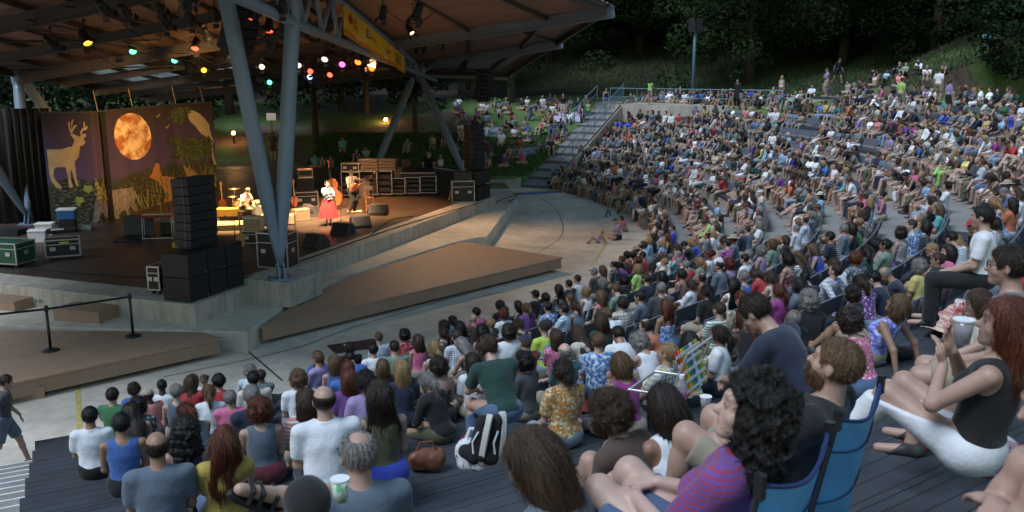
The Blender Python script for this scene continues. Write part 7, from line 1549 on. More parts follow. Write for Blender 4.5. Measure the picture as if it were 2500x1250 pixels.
# chairs people
CH1 = H(2038, 890, 'm', 'crop', 'light brown', 'tshirt', 'black', D=3.55, bd=1.12, pose='recline', beard=True, yaw=34, extra='red beard, blue folding chair')
CH2 = plan(1830, 1003, sex='f', hair='curlylong', hc='black', top='tshirt', tc='purple', tm='pin', D=2.75, pose='knees', yaw=34, skin='pale', bot='shorts', bc='denim', bd=1.1, extra='knees up, folding chair')
# standing, walking and floor people
plan(16, 934, mode='ground', yaw=-62, pose='stride', sex='m', hair='short', hc='dark brown', top='tshirt', tc='dark grey', bot='shorts', bc='slate', bd=1.05, extra='walking at the left edge')
plan(1503, 540, mode='ground', pose='yoga', sex='m', hair='short', hc='grey', top='tshirt', tc='lavender', bot='shorts', bc='black', hat='cap', hatc='black', bd=1.1, extra='sitting on the plaza')
plan(1516, 533, mode='ground', pose='hug', sex='f', hair='half', hc='brown', top='tshirt', tc='pink', s=.85, extra='sitting on the plaza')
plan(1470, 568, mode='ground', pose='prop', sex='f', hair='bob', hc='blond', top='dress', tc='lavender', bot=None, s=.62, extra='small child lying back on the plaza')
for a in [(1588, 224, 'standx', 'f', 'half', 'black', 'tshirt', 'lime', 'shorts', 'khaki', 160, 'standing at the walkway rail'), (1800, 216, 'stand', 'm', 'short', 'black', 'longsleeve', 'black', 'trousers', 'black', 0, 'standing by the walkway'), (2294, 186, 'stand', 'm', 'short', 'brown', 'tshirt', 'white', 'shorts', 'tan', 190, 'walking up among the crowd'), (2321, 200, 'stand', 'f', 'pony', 'brown', 'tshirt', 'lavender', 'shorts', 'black', 170, 'standing beside the tall white shirt'), (2203, 198, 'stand', 'm', 'short', 'brown', 'tshirt', 'lime', 'shorts', 'khaki', 180, 'standing in the crowd'), (2449, 178, 'bendover', 'm', 'short', 'black', 'polo', 'slate', 'shorts', 'khaki', 90, 'bending forward'), (2472, 272, 'stand', 'f', 'short', 'light brown', 'dress', 'royal blue', None, 'khaki', 0, 'standing at the right edge'), (2403, 152, 'standx', 'm', 'short', 'black', 'longsleeve', 'turquoise', 'shorts', 'khaki', 40, 'standing at the top'), (2427, 160, 'stand', 'm', 'short', 'dark brown', 'tshirt', 'white', 'shorts', 'navy', 10, 'standing at the top'), (2051, 147, 'stride', 'm', 'short', 'dark brown', 'tshirt', 'navy', 'shorts', 'navy', 80, 'climbing the grass bank'), (1910, 190, 'stand', 'f', 'half', 'blond', 'dress', 'cream', None, 'khaki', 170, 'standing on the bank'), (1435, 270, 'stand', 'f', 'long', 'brown', 'tank', 'lime', 'jeans', 'teal', 30, 'standing by the far steps'), (1420, 275, 'stand', 'f', 'long', 'dark brown', 'tank', 'maroon', 'jeans', 'dark green', -60, 'standing by the far steps'), (1480, 222, 'stand', 'f', 'long', 'black', 'tank', 'navy', 'shorts', 'denim', 30, 'standing at the mulch edge'), (1312, 256, 'bendover', 'm', 'short', 'dark brown', 'tshirt', 'slate', 'jeans', 'denim', 90, 'bending over'), (2019, 178, 'standx', 'm', 'short', 'brown', 'tshirt', 'lavender', 'shorts', 'khaki', -40, 'standing at the foot of the bank'), (1375, 232, 'stand', 'm', 'crop', 'black', 'tshirt', 'black', 'shorts', 'tan', 10, 'standing on the lawn')]:
    plan(a[0], a[1], mode='ground', pose=a[2], sex=a[3], hair=a[4], hc=a[5], top=a[6], tc=a[7], bot=a[8], bc=a[9], yaw=a[10], extra=a[11])
# lawn people near the curb
for a in [(769, 380, 'yoga', 'm', 'short', 'dark brown', 'tshirt', 'turquoise'), (787, 384, 'hug', 'f', 'half', 'dark brown', 'tank', 'maroon'), (806, 383, 'hug', 'm', 'short', 'dark brown', 'tshirt', 'slate'), (870, 368, 'prop', 'f', 'short', 'grey', 'tank', 'magenta'), (893, 362, 'yoga', 'm', 'short', 'dark brown', 'tshirt', 'light blue'), (1275, 372, 'yoga', 'm', 'crop', 'grey', 'polo', 'pink'), (1231, 378, 'yoga', 'm', 'short', 'dark brown', 'tshirt', 'purple'), (1145, 380, 'hug', 'm', 'crop', 'brown', 'tshirt', 'olive'), (1242, 358, 'hug', 'f', 'half', 'brown', 'tank', 'sage'), (1262, 358, 'yoga', 'f', 'half', 'dark brown', 'tank', 'slate'), (1265, 340, 'yoga', 'm', 'short', 'brown', 'tshirt', 'red'), (1224, 325, 'bench', 'm', 'crop', 'grey', 'tshirt', 'white'), (1341, 335, 'hug', 'm', 'short', 'light brown', 'tshirt', 'slate'), (1358, 325, 'yoga', 'm', 'short', 'brown', 'tshirt', 'maroon'), (1050, 380, 'bench', 'm', 'crop', 'grey', 'tshirt', 'dark grey'), (1075, 383, 'bench', 'f', 'bob', 'blond', 'tank', 'white'), (836, 338, 'bench', 'm', 'short', 'brown', 'tshirt', 'turquoise'), (995, 342, 'prop', 'm', 'short', 'brown', 'tshirt', 'sage'), (1056, 332, 'bench', 'f', 'half', 'brown', 'tank', 'tan'), (1083, 332, 'hug', 'f', 'half', 'dark brown', 'tshirt', 'maroon'), (665, 330, 'stand', 'f', 'half', 'brown', 'tshirt', 'dark grey'), (1448, 313, 'prop', 'm', 'short', 'black', 'tshirt', 'dark green')]:
    plan(a[0], a[1], mode='ground', pose=a[2], sex=a[3], hair=a[4], hc=a[5], top=a[6], tc=a[7], tm='plain', bot='jeans' if a[2] == 'hug' else 'shorts', bc='khaki' if a[3] == 'm' else 'maroon', extra='on the lawn beyond the stage')
# keep neighbours of one row apart
for it in range(30):
    for i, a in enumerate(placed):
        for b in placed[i + 1:]:
            if abs(a['z'] - b['z']) > .25: continue
            dx, dy = b['x'] - a['x'], b['y'] - a['y']; d = math.hypot(dx, dy)
            if d < .46 and d > 1e-4 and a['D'] > 5:
                p_ = (.46 - d) / 2; ux, uy = dx / d, dy / d
                if a['lev'] is not None:   # slide along the row
                    tx, ty = -(a['y'] - CC.y), a['x'] - CC.x; n_ = math.hypot(tx, ty); tx /= n_; ty /= n_; sg = 1 if ux * tx + uy * ty > 0 else -1; ux, uy = tx * sg, ty * sg
                a['x'] -= ux * p_; a['y'] -= uy * p_; b['x'] += ux * p_; b['y'] += uy * p_
# --- fill the remaining seats
rf = random.Random(11)
POSEW = ['bench'] * 4 + ['benchb'] * 4 + ['fwd'] * 4 + ['chin'] * 3 + ['cross'] * 4 + ['armsx'] * 3 + ['stretch'] * 2 + ['sideL', 'sideR', 'clap', 'down']
TCW = ['white'] * 9 + ['black'] * 11 + ['navy'] * 8 + ['grey', 'dark grey', 'slate', 'slate'] * 4 + ['blue', 'light blue', 'royal blue', 'teal', 'turquoise', 'green', 'dark green', 'sage', 'sage', 'red', 'maroon', 'orange', 'rust', 'yellow', 'pink', 'salmon', 'purple', 'lavender', 'magenta', 'tan', 'brown', 'olive', 'cream', 'denim', 'khaki'] 
def rand_k(far=False, floor=False):
    sex = rf.choice('mf'); k = dict(DEF); k['sex'] = sex
    k['pose'] = rf.choice(['hug', 'yoga', 'prop', 'yoga', 'recline', 'hug']) if floor else rf.choice(POSEW)
    k['hair'] = rf.choice(['short'] * 6 + ['crop'] * 3 + ['bald', 'thin', 'thin', 'shaggy', 'shaggy', 'curly'] if sex == 'm' else ['long', 'long', 'half', 'half', 'bob', 'pony', 'pony', 'curly', 'lowbun', 'longwavy', 'short', 'bun'])
    k['hc'] = rf.choice(['black', 'dark brown', 'dark brown', 'brown', 'brown', 'light brown', 'grey', 'blond', 'auburn'] if k['hair'] not in ('bald', 'thin') else ['grey', 'grey', 'brown', 'white', 'dark brown'])
    k['top'] = rf.choice(['tshirt'] * 5 + ['polo', 'longsleeve'] if sex == 'm' else ['tshirt', 'tshirt', 'tank', 'tank', 'longsleeve']); k['tc'] = rf.choice(TCW)
    k['tm'] = rf.choice(['plain'] * 9 + (['check', 'plaiddark', 'stripe', 'plaid'] if k['top'] in ('polo', 'longsleeve') else ['print', 'stripe', 'batik']))
    k['bot'] = rf.choice(['shorts', 'shorts', 'jeans'] if sex == 'm' else ['shorts', 'skirt', 'jeans']); k['bc'] = rf.choice(['khaki', 'khaki', 'tan', 'denim', 'navy', 'black', 'olive', 'light denim', 'white', 'grey'])
    k['skin'] = rf.choice(['fair'] * 6 + ['pale', 'pale', 'tan', 'tan', 'brown', 'dark']); k['bd'] = rf.choice([1.0, 1.0, 1.12]) if k['sex'] == 'm' else 1.0
    if sex == 'm' and rf.random() < .07: k['hat'] = rf.choice(['cap', 'cap', 'hat']); k['hatc'] = rf.choice(['white', 'red', 'navy', 'tan', 'black', 'grey'])
    return k
def vis(x, y, z, m=60):
    fw = y * math.cos(PITCH) - (z - CAMZ) * math.sin(PITCH)
    if fw < 1: return None
    px = 1250 + FPX * x / fw; py = 625 - FPX * (y * math.sin(PITCH) + (z - CAMZ) * math.cos(PITCH)) / fw
    return (px, py) if -m < px < 2500 + m and -m < py < 1250 + m else None
grid = {}
def gadd(d): grid.setdefault((round(d['x']), round(d['y'])), []).append(d)
for d in placed: gadd(d)
def clear(x, y, z, r):
    for i in (-1, 0, 1):
        for j in (-1, 0, 1):
            for d in grid.get((round(x) + i, round(y) + j), []):
                if abs(d['z'] - z) < .6 and math.hypot(d['x'] - x, d['y'] - y) < r: return False
    return True
def fill(x, y, z, lev, ya, floor=False, s=1.0):
    v = vis(x, y, z + .8)
    if v is None: return
    k = rand_k(floor=floor); d = dict(x=x, y=y, z=z + (.22 if floor and k['pose'] == 'recline' else 0), lev=lev, D=math.hypot(x, y), ya=ya, k=k, s=s * rf.uniform(.88, 1.05), px=v[0], py=v[1], extra=None, hero=False, mode='fill'); placed.append(d); gadd(d)
for i in range(0, NL):
    r = lev_r(i) + .27; th = R_(-61); te = min(th_max(r) - .6 / r, R_(23.5) if i >= 8 else 9)
    while th < te:
        th += rf.uniform(.49, .62) / r; x, y = CC.x + (r + rf.uniform(-.05, .07)) * math.cos(th), CC.y + (r) * math.sin(th); deg = math.degrees(th)
        if in_poly(x, y, cp) or math.hypot(x, y) < 8.2 or rf.random() < .06: continue
        if deg < -27 and math.hypot(x, y) < 15 and (x > 3.2 and i > 5 and math.hypot(x, y) < 11 or rf.random() < .2): continue
        if 12 < deg < 17 and i in (6, 7) or 1 < deg < 5 and i == 6: continue
        if clear(x, y, lev_z(i), .47):
            ya = math.atan2(CC.y - y, CC.x - x) - math.pi / 2; fill(x, y, lev_z(i), i, ya + rf.uniform(-.6, .45))
nseat = len(placed)
# upper lawn: behind the top row on the right and behind the walkway
for it in range(2600):
    th = R_(rf.uniform(-30, 44)); r = rf.uniform(38.6, 46.5); deg = math.degrees(th)
    if deg < 24.5 and r < lev_r(NL) + .2: continue
    if deg > 24 and r > 43.2: continue
    x, y = CC.x + r * math.cos(th), CC.y + r * math.sin(th)
    if x < 5 or y < 30: continue
    z = gz(x, y)
    if rf.random() < .25 or not clear(x, y, z, .62): continue
    ya = math.atan2(STAGE_T.y - y, STAGE_T.x - x) - math.pi / 2; fill(x, y, z, -1, ya + rf.uniform(-.4, .4), True)
# left lawn beyond the steps
for it in range(900):
    px = rf.uniform(1110, 1500); py = rf.uniform(232, 400)
    if py > 395 - (px - 1110) * .18 + 5 or px > 1475 - (py - 235) * 1.05 + 5: continue
    if rf.random() > (.34 if py > 330 else .7): continue
    x, y, z = ground_at(px, py, .8)
    if not clear(x, y, z, .85) or terrain1(x, y) < .2: continue
    ya = math.atan2(STAGE_T.y - y, STAGE_T.x - x) - math.pi / 2; fill(x, y, z, -1, ya + rf.uniform(-.6, .6), True)
print('planned people', len(placed), 'seats', nseat)
placed.sort(key=lambda d: d['D'] + (0 if d['hero'] else 3) + (-14 if d['k']['pose'].startswith('stand') else 0))
NI = 0; near_o = []
for n_, d in enumerate(placed):
    k = d['k']; far = NI >= 296
    if not far:
        if not d['hero']:
            for _ in range(40):
                lab = mklabel(k, d['px'], d['py'], d['lev'])
                if lab: break
                k = rand_k(floor=d['lev'] == -1 or d['lev'] is None)
                k['pose'] = d['k']['pose']
        else: lab = mklabel(k, d['px'], d['py'], d['lev'], d['extra']) or desc(k) + ', beside the ' + rf.choice(['aisle', 'bench back', 'neighbour'])
        D = d['D']; h = .0075 if D < 7.5 else .0095 if D < 12 else .013 if D < 19 else .017 if D < 28 else .021
        if k.get('bd') not in (1.0,) and D > 12 and not d['hero']: k['bd'] = 1.0 if k['sex'] == 'f' else k['bd']
        o = person((d['x'], d['y'], d['z']), d['ya'], h=h, s=d['s'], label=lab, group='seated audience' if d['mode'] != 'ground' else 'people on the lawn and walkway', seed=n_, **{a: b for a, b in k.items()})
        d['obj'] = o; NI += 1
    else: d['obj'] = None
far_p = [d for d in placed if d['obj'] is None]; print('individual', NI, 'far', len(far_p))
# the rest of the crowd as one object
VV, FF, CCc = [], [], []; base = 0; _np = {}
def arr(me):
    if me.name not in _np:
        v = np.zeros(len(me.vertices) * 3); me.vertices.foreach_get('co', v); f = np.zeros(len(me.polygons) * 4, np.int32)
        me.loops.foreach_get('vertex_index', f); c = None
        if 'Col' in me.color_attributes: c = np.zeros(len(me.vertices) * 4); me.color_attributes['Col'].data.foreach_get('color', c); c = c.reshape(-1, 4)[:, :3]
        _np[me.name] = (v.reshape(-1, 3), f.reshape(-1, 4), c)
    return _np[me.name]
for d in far_p:
    k = d['k']; M4 = Matrix.Translation((d['x'], d['y'], d['z'])) @ Matrix.Rotation(d['ya'], 4, 'Z') @ Matrix.Scale(d['s'], 4); hF = .032
    J = skel(k['pose'], k['sex'], 1.0); HMt = Matrix.Translation(Vector(J['head'])) @ Matrix(J['HR'].tolist()).to_4x4()
    items = [(part_mesh(k['pose'], k['sex'], 1.0, 'body', hF), SKIN[k['skin']], None), (part_mesh(k['pose'], k['sex'], 1.0, k['top'], hF), COL[k['tc']], None)]
    if k['bot']: items.append((part_mesh(k['pose'], k['sex'], 1.0, k['bot'], hF), COL[k['bc']], None))
    items.append((hair_mesh(k['hair'], .024) if k['hair'] != 'none' else hair_mesh('crop', .024), HCOL[k['hc']], HMt))
    if k['hat']: items.append((hair_mesh(k['hat'], .02), COL[k['hatc']], HMt))
    for me, col, X in items:
        v, f, c = arr(me); m4 = np.array(M4 @ X if X is not None else M4); VV.append(v @ m4[:3, :3].T + m4[:3, 3]); FF.append(f + base); base += len(v)
        cc = np.tile(np.array(col), (len(v), 1)) if c is None else c * np.array(col)
        if k['tm'] not in ('plain',) and me.name.startswith(k['top']): cc = cc * (1 + .9 * (np.sin(v[:, 2:3] * 130) > .2))
        CCc.append(cc)
if VV:
    me = nmesh('distant_crowd', np.concatenate(VV), np.concatenate(FF), np.concatenate(CCc)); m, n, b = newmat('distant_crowd'); a_ = N(n, 'ShaderNodeAttribute'); a_.attribute_name = 'Col'; n.links.new(a_.outputs['Color'], b.inputs['Base Color']); b.inputs['Roughness'].default_value = .8; me.materials.append(m)
    tag(link('distant_crowd', me), kind='stuff')
# ---- bench backs
def bench_back(i, a0, a1, lab):
    r = lev_r(i) + .47; z = lev_z(i); am = (a0 + a1) / 2; base_ = pol(r, am, z); o = empty('bench_back', base_, 0, lab, 'bench', 'grey bench backs along the curved rows')
    def P(a, h, off=0): rr = r + off + .28 * h; return pol(rr, a, z + h) - base_
    for h0, h1 in ((.14, .27), (.285, .43)):
        m_ = MB(); K = 4
        for e in range(K):
            b0, b1 = a0 + (a1 - a0) * e / K, a0 + (a1 - a0) * (e + 1) / K
            m_.add([P(b0, h0), P(b1, h0), P(b1, h1), P(b0, h1), P(b0, h0, .035), P(b1, h0, .035), P(b1, h1, .035), P(b0, h1, .035)], [(0, 1, 2, 3), (7, 6, 5, 4), (3, 2, 6, 7), (1, 0, 4, 5)] + ([(0, 3, 7, 4)] if e == 0 else []) + ([(2, 1, 5, 6)] if e == K - 1 else []))
        m_.build('back_board', M_greyp, o)
    for f_ in (.08, .5, .92):
        a = a0 + (a1 - a0) * f_; MB().bar(P(a, .0, .05), P(a, .41, .055), .05, .04).build('bracket', M_greyp, o)
for i in range(0, 10):
    r = lev_r(i) + .47; th0 = R_(-45 if 1 <= i <= 6 else -30); te = min(th_max(r) - 2.2 / r, R_(22.5) if i >= 8 else 9); seg = 2.9 / r; n_ = int((te - th0) / (seg + .1 / r))
    for j in range(n_):
        a0 = th0 + j * (seg + .1 / r); c = pol(r, a0 + seg / 2, 0)
        if j % 5 == 4 or in_poly(c.x, c.y, cp): continue
        bench_back(i, a0, a0 + seg, 'grey two board bench back in the {} row, {} from the right end'.format(ORD[i], (ORD + ['seventeenth', 'eighteenth', 'nineteenth'])[min(j, 18)]))
# ================================================================ PERFORMERS, chairs and foreground things
def skirt_mesh(top=.98, bot=.30, r0=.17, r1=.36, n=72):
    m_ = MB(); vs = []; H_ = 12
    for j in range(H_ + 1):
        t = j / H_; z = top + (bot - top) * t
        for k in range(n): a = 2 * math.pi * k / n; r = (r0 + (r1 - r0) * t ** .8) * (1 + .09 * t * math.sin(k * 2 * math.pi / n * 12) + .03 * math.sin(k * .9)); vs.append((r * math.cos(a), r * .85 * math.sin(a), z))
    m_.add(vs, [(j * n + k, (j + 1) * n + k, (j + 1) * n + (k + 1) % n, j * n + (k + 1) % n) for j in range(H_) for k in range(n)]); return m_
for i, (q, ya, k) in enumerate(performers):
    o = person(q, ya, h=.010, group='performers on stage', seed=i, **k)
    if i == 0:
        s_ = skirt_mesh().build('long_skirt', plain('red_skirt_cloth', (.42, .03, .035), .9, 0, .35, 14, .3), o, smooth=True)
        J = skel('sing', 'f', 1.0); w = Vector(J['wrR']) + Vector(J['hdR']) * .09; h_ = Vector(J['head']) + Vector(J['HR'] @ V3(0, .15, -.06)); mm = MB(); mm.path([w - (h_ - w) * .3, h_], [.012, .017], n=8); mm.lathe([(0, -.03), (.026, -.015), (.028, .01), (0, .03)], c=h_, n=10); mm.v = [tuple(v) for v in mm.v]
        m2_ = mm.build('microphone', M_dsteel, None, loc=q, rot=(0, 0, ya), label='hand microphone held up by the singer', cat='microphone')
    if i == 1:
        J = skel('guitar', 'm', 1.12); a_, b_ = Vector(J['wrR']), Vector(J['wrL']); x = (b_ - a_).normalized(); z = Vector((0, 1, 0)); z = (z - x * z.dot(x)).normalized(); y = z.cross(x); M4 = Matrix.Translation(q) @ Matrix.Rotation(ya, 4, 'Z') @ Matrix.Translation(a_ - x * .05 + z * .0 + V_(0, .02, -.02)) @ Matrix((x, y, z)).transposed().to_4x4() @ Matrix.Scale(1.05, 4)
        guitar_obj('electric_guitar', M4, 'red sunburst electric guitar held by the guitarist', M_burst)
        st_ = MB(); st_.path([(.16, .14, 1.12), (.15, .15, 1.3), (-.05, .05, 1.47), (-.14, -.10, 1.40), (-.1, -.16, 1.1)], .014, n=6); st_.build('guitar_strap', M_black, o)
    if i == 2: t_ = MB(); t_.box((0, .17, .40), (.06, .015, .30), (R_(-14), 0, 0)); t_.build('tie', M_black, o)
eng = at(1046, 452, 1.0); 
person((eng.x, eng.y + .55, 1.0), R_(180), h=.013, pose='console', sex='m', hair='short', hc='dark brown', top='tshirt', tc='black', bot='trousers', bc='black', hat='hat', hatc='khaki', skin='fair', label='sound engineer in black t-shirt and straw hat leaning on the mixing console', group='performers on stage', seed=3)
for px, l, c in (((1040, 392, 47), 'yellow folding chair back on the lawn behind the engineer', (.5, .33, .03)),): pass
# folding camp chair
M_campA = plain('blue_nylon', (.09, .36, .72), .55, 0, .12, 5, .3); M_navyt = plain('navy_binding', (.01, .03, .12), .7); M_tube = plain('powder_coated_tube', (.03, .035, .04), .45, .3)
def camp_chair(q, ya, lab, s=1.0):
    o = empty('camp_chair', q, ya, lab, 'camp chair', 'blue folding camp chairs'); o.scale = (s, s, s)
    def sling(fn, nu, nv, name, mat, th=.006):
        m_ = MB(); P = [fn(i / nu, j / nv) for i in range(nu + 1) for j in range(nv + 1)]; m_.add(P, [(i * (nv + 1) + j, (i + 1) * (nv + 1) + j, (i + 1) * (nv + 1) + j + 1, i * (nv + 1) + j + 1) for i in range(nu) for j in range(nv)]); e = m_.build(name, mat, o, smooth=True); sm = e.modifiers.new('s', 'SOLIDIFY'); sm.thickness = th; return e
    W = .29
    def back(u, v):
        x = (u * 2 - 1) * W; sag = .075 * (1 - (2 * u - 1) ** 2); top = .66 - .075 * (1 - abs(2 * u - 1) ** 1.5); z = -.06 + (top + .06) * v; y = -.20 - .13 * v - sag * (1 - .35 * v) - .008 * math.sin(v * 17 + u * 6) * (1 - v); return (x, y, z)
    sling(back, 22, 22, 'back_rest', M_campA); 
    def seat(u, v): x = (u * 2 - 1) * W; return (x, -.22 + .46 * v, -.02 - .05 * (1 - (2 * u - 1) ** 2) + .02 * v)
    sling(seat, 12, 10, 'seat', M_campA)
    bt = MB(); bt.path([Vector(back(u, 1)) for u in np.linspace(0, 1, 16)], .009, n=6); bt.path([Vector(back(0, v)) for v in np.linspace(0, 1, 10)], .009, n=6); bt.path([Vector(back(1, v)) for v in np.linspace(0, 1, 10)], .009, n=6); bt.build('binding', M_navyt, o)
    def yline(v): s_ = MB(); s_.path([Vector(back(u, v)) + Vector((0, -.008, 0)) for u in np.linspace(.02, .98, 14)], .004, n=5); s_.build('seam', M_navyt, o)
    yline(.78); yline(.42)
    for sx in (-1, 1):
        p_ = MB(); p_.tube((sx * W, -.19, -.12), (sx * (W + .005), -.345, .70), .0115, n=10); p_.build('back_post', M_tube, o); MB().box((sx * (W + .0), -.335, .655), (.034, .03, .09)).build('pole_sleeve', M_black, o)
        f_ = MB(); f_.tube((sx * W, -.26, .14), (sx * W, .24, .16), .010, n=8); f_.build('arm_tube', M_tube, o); a_ = MB(); a_.box((sx * W, .0, .165), (.09, .46, .012)); a_.build('arm_rest', M_campA, o, bevel=.004)
        l_ = MB(); l_.tube((sx * W, -.20, -.05), (sx * W, .26, -.42), .0105, n=8); l_.tube((sx * W, .24, .16), (sx * W, -.26, -.42), .0105, n=8); l_.build('side_legs', M_tube, o)
        MB().lathe([(0, 0), (.035, 0), (.03, .02), (0, .02)], c=(sx * W, -.26, -.44), n=10).build('foot', M_black, o)
    b_ = MB(); b_.tube((-W, -.26, -.42), (W, -.20, -.05), .010, n=8); b_.tube((W, -.26, -.42), (-W, -.20, -.05), .010, n=8); b_.tube((-W, .26, -.42), (W, .24, -.02), .010, n=8); b_.tube((W, .26, -.42), (-W, .24, -.02), .010, n=8); b_.build('cross_legs', M_tube, o)
    cu = MB(); cu.lathe([(.045, -.08), (.05, .01), (.046, .01), (.04, -.078)], c=(-W, .17, .165), n=16); cu.build('cup_holder', M_campA, o); return o
def chair_for(d, lab): return camp_chair((d['x'], d['y'], d['z'] - .0), d['ya'], lab, .9)
c1 = chair_for(CH1, 'bright blue folding chair under the man with the red beard'.replace('man', 'person')); c2 = chair_for(CH2, 'bright blue folding chair nearest the camera under the big black curls')
cl = CH2; M4 = Matrix.Translation((cl['x'], cl['y'], cl['z'])) @ Matrix.Rotation(cl['ya'], 4, 'Z')
def can(q, lab, col, s=1.0, grp=None):
    o = empty('drink_can', q, 0, lab, 'can', grp); MB().lathe([(0, 0), (.026, 0), (.033, .01), (.033, .105), (.028, .118)], n=18).build('can_body', col, o, smooth=True); MB().lathe([(0, .114), (.027, .114), (.028, .119), (.026, .119), (0, .1145)], n=18).build('can_lid', M_alu, o); MB().box((.006, 0, .117), (.022, .012, .002)).build('pull_tab', M_alu, o)
M_canr = blot('can_print', (.5, .03, .03), (.75, .75, .75), 30); 
can(M4 @ V_(-.29, .17, .10), 'red and white drink can in the cup holder of the nearest blue chair', M_canr)
def ontop(px, py, z): return at(px, py, z)
def lz(px, py):   # terrace point seen at a pixel
    best = None
    for i in range(NL):
        q = at(px, py, lev_z(i)); r = rr_(q.x, q.y)
        if lev_r(i) - .03 <= r <= lev_r(i + 1) and (best is None or q.y < best.y): best = q
    return best if best else at(px, py, 4.2)
q = lz(1795, 800); q2 = atd(1785, 780, 6.2); can(q2 - V_(0, 0, .06), 'beige drink can held up beside the large navy back', blot('can_print_tan', (.5, .42, .3), (.1, .08, .06), 40)); q = lz(2342, 765); can(atd(2340, 775, 5.6), 'red drink can standing on the colourful quilt', M_canr)
def cup(q, lab, mat, r=.04, h=.10): o = empty('cup', q, 0, lab, 'cup'); MB().lathe([(0, 0), (r * .72, 0), (r, h), (r * .95, h), (r * .68, .006), (0, .006)], n=20).build('cup_wall', mat, o, smooth=True); MB().lathe([(r * .96, h - .003), (r * 1.06, h - .003), (r * 1.06, h + .004), (r * .96, h + .004)], n=20).build('rim', M_white, o); return o
mcl, ncl, bcl = newmat('clear_cup'); bcl.inputs['Base Color'].default_value = (.75, .75, .82, 1); bcl.inputs['Roughness'].default_value = .15; bcl.inputs['Transmission Weight'].default_value = .7
cup(atd(832, 1222, 3.6), 'pale paper cup with green print beside the grey haired person with glasses', blot('paper_cup', (.7, .75, .72), (.15, .45, .22), 16, .52, .58)); cup(atd(2348, 838, 3.9), 'clear plastic cup held at the right edge', mcl, .045, .11); cup(atd(1722, 1000, 6.2), 'clear plastic cup near the bare knees', mcl, .042, .10)
q = lz(1662, 985); o = empty('water_bottle', atd(1662, 990, 5.0), 0, 'clear bottle with white cap and pink label standing on the deck', 'bottle'); MB().lathe([(0, 0), (.033, 0), (.033, .13), (.014, .165), (.014, .175), (0, .175)], n=16).build('bottle_body', mcl, o, smooth=True); MB().lathe([(.0337, .03), (.0337, .09)], n=16).build('label_band', plain('pink_label', (.6, .2, .4), .6), o); MB().lathe([(0, .17), (.016, .17), (.016, .19), (0, .19)], n=12).build('cap', M_white, o)
# striped lawn chair
q = lz(1680, 945); q = atd(1680, 945, 6.9); o = empty('lawn_chair', q, R_(58), 'low aluminium lawn chair with rainbow striped webbing', 'lawn chair'); cols = [(.5, .03, .03), (.6, .2, .02), (.65, .45, .03), (.05, .3, .08), (.03, .12, .4), (.6, .6, .62), (.05, .3, .08), (.6, .35, .02)]
for k, c in enumerate(cols): MB().box((-.21 + .06 * k, -.02, .17), (.045, .008, .36), (R_(-18), 0, 0)).build('webbing_strap', plain('webbing%d' % k, c, .7), o)
for k in range(5): MB().box((0, -.028 - .02 * (k - 2) * -1, .03 + .07 * k), (.5, .006, .022), (R_(-18), 0, 0)).build('cross_strap', plain('webbing5', cols[5], .7), o)
fr = MB(); fr.path([(-.26, .04, 0), (-.26, -.08, .36), (.26, -.08, .36), (.26, .04, 0)], .012); fr.build('frame', M_alu, o); fr = MB(); fr.path([(-.26, .04, 0), (-.26, .4, -.02), (.26, .4, -.02), (.26, .04, 0)], .012); fr.build('seat_frame', M_alu, o)
# bags, cloths
def blob(name, q, rz, size, lab, cat, mat, seed=0, flat_=.5, handle=None):
    sx, sy, sz = size
    def fn(P): return ell(V3(0, 0, sz * .5), V3(sx / 2, sy / 2, sz / 2), P) * .7 + .3 * (np.max(np.abs(P - V3(0, 0, sz * .5)) / V3(sx / 2, sy / 2, sz / 2), axis=1) - 1) * min(size) * .5 + .016 * wob(P, 26, seed) + .006 * wob(P, 70, seed)
    vs, F = surface_net(fn, (-sx * .7, -sy * .7, -.03), (sx * .7, sy * .7, sz * 1.2), .012); o = empty(name, q, rz, lab, cat); link('bag_body' if cat == 'bag' else 'cushion_body', nmesh(name, vs, F), o).data.materials.append(mat)
    if handle: h_ = MB(); h_.path([(-sx * .25, 0, sz * .9), (-sx * .15, 0, sz * 1.25), (sx * .15, 0, sz * 1.25), (sx * .25, 0, sz * .9)], .010, n=6); h_.build('handle', handle, o)
    return o
M_bagb = plain('brown_leather', (.16, .06, .03), .45, 0, .2, 9, .4); blob('handbag', lz(1042, 1150), R_(10), (.34, .16, .22), 'brown leather handbag on the deck beside the royal blue skirt', 'bag', M_bagb, 1, handle=M_bagb)
blob('tote_bag', atd(1165, 1148, 4.5), R_(0), (.24, .16, .19), 'white patterned tote bag beside the black sneakers', 'bag', blot('tote_print', (.62, .64, .66), (.10, .10, .12), 30, .52, .6), 2, handle=M_white)
blob('black_bag', lz(2190, 875), R_(30), (.5, .25, .12), 'flat black bag on the grey deck beside the splashed lavender tank top', 'bag', M_blackm, 3); blob('red_bag', lz(2235, 1105), R_(0), (.2, .18, .26), 'red and black bag on the tread below the white trousers', 'bag', plain('red_fabric', (.28, .01, .015), .7), 4, handle=M_black)
blob('seat_cushion', lz(1170, 1080), R_(25), (.38, .36, .07), 'dark red seat cushion next to the green shirt', 'cushion', plain('red_cushion', (.16, .01, .02), .9), 5); blob('seat_cushion', lz(1432, 1000), R_(25), (.40, .36, .07), 'dark red seat cushion behind the flowery shirt', 'cushion', plain('red_cushion', (.16, .01, .02), .9), 6); blob('camera_bag', lz(1905, 525), R_(25), (.35, .3, .3), 'black round bag in the aisle near the camera holder', 'bag', M_blackm, 7)
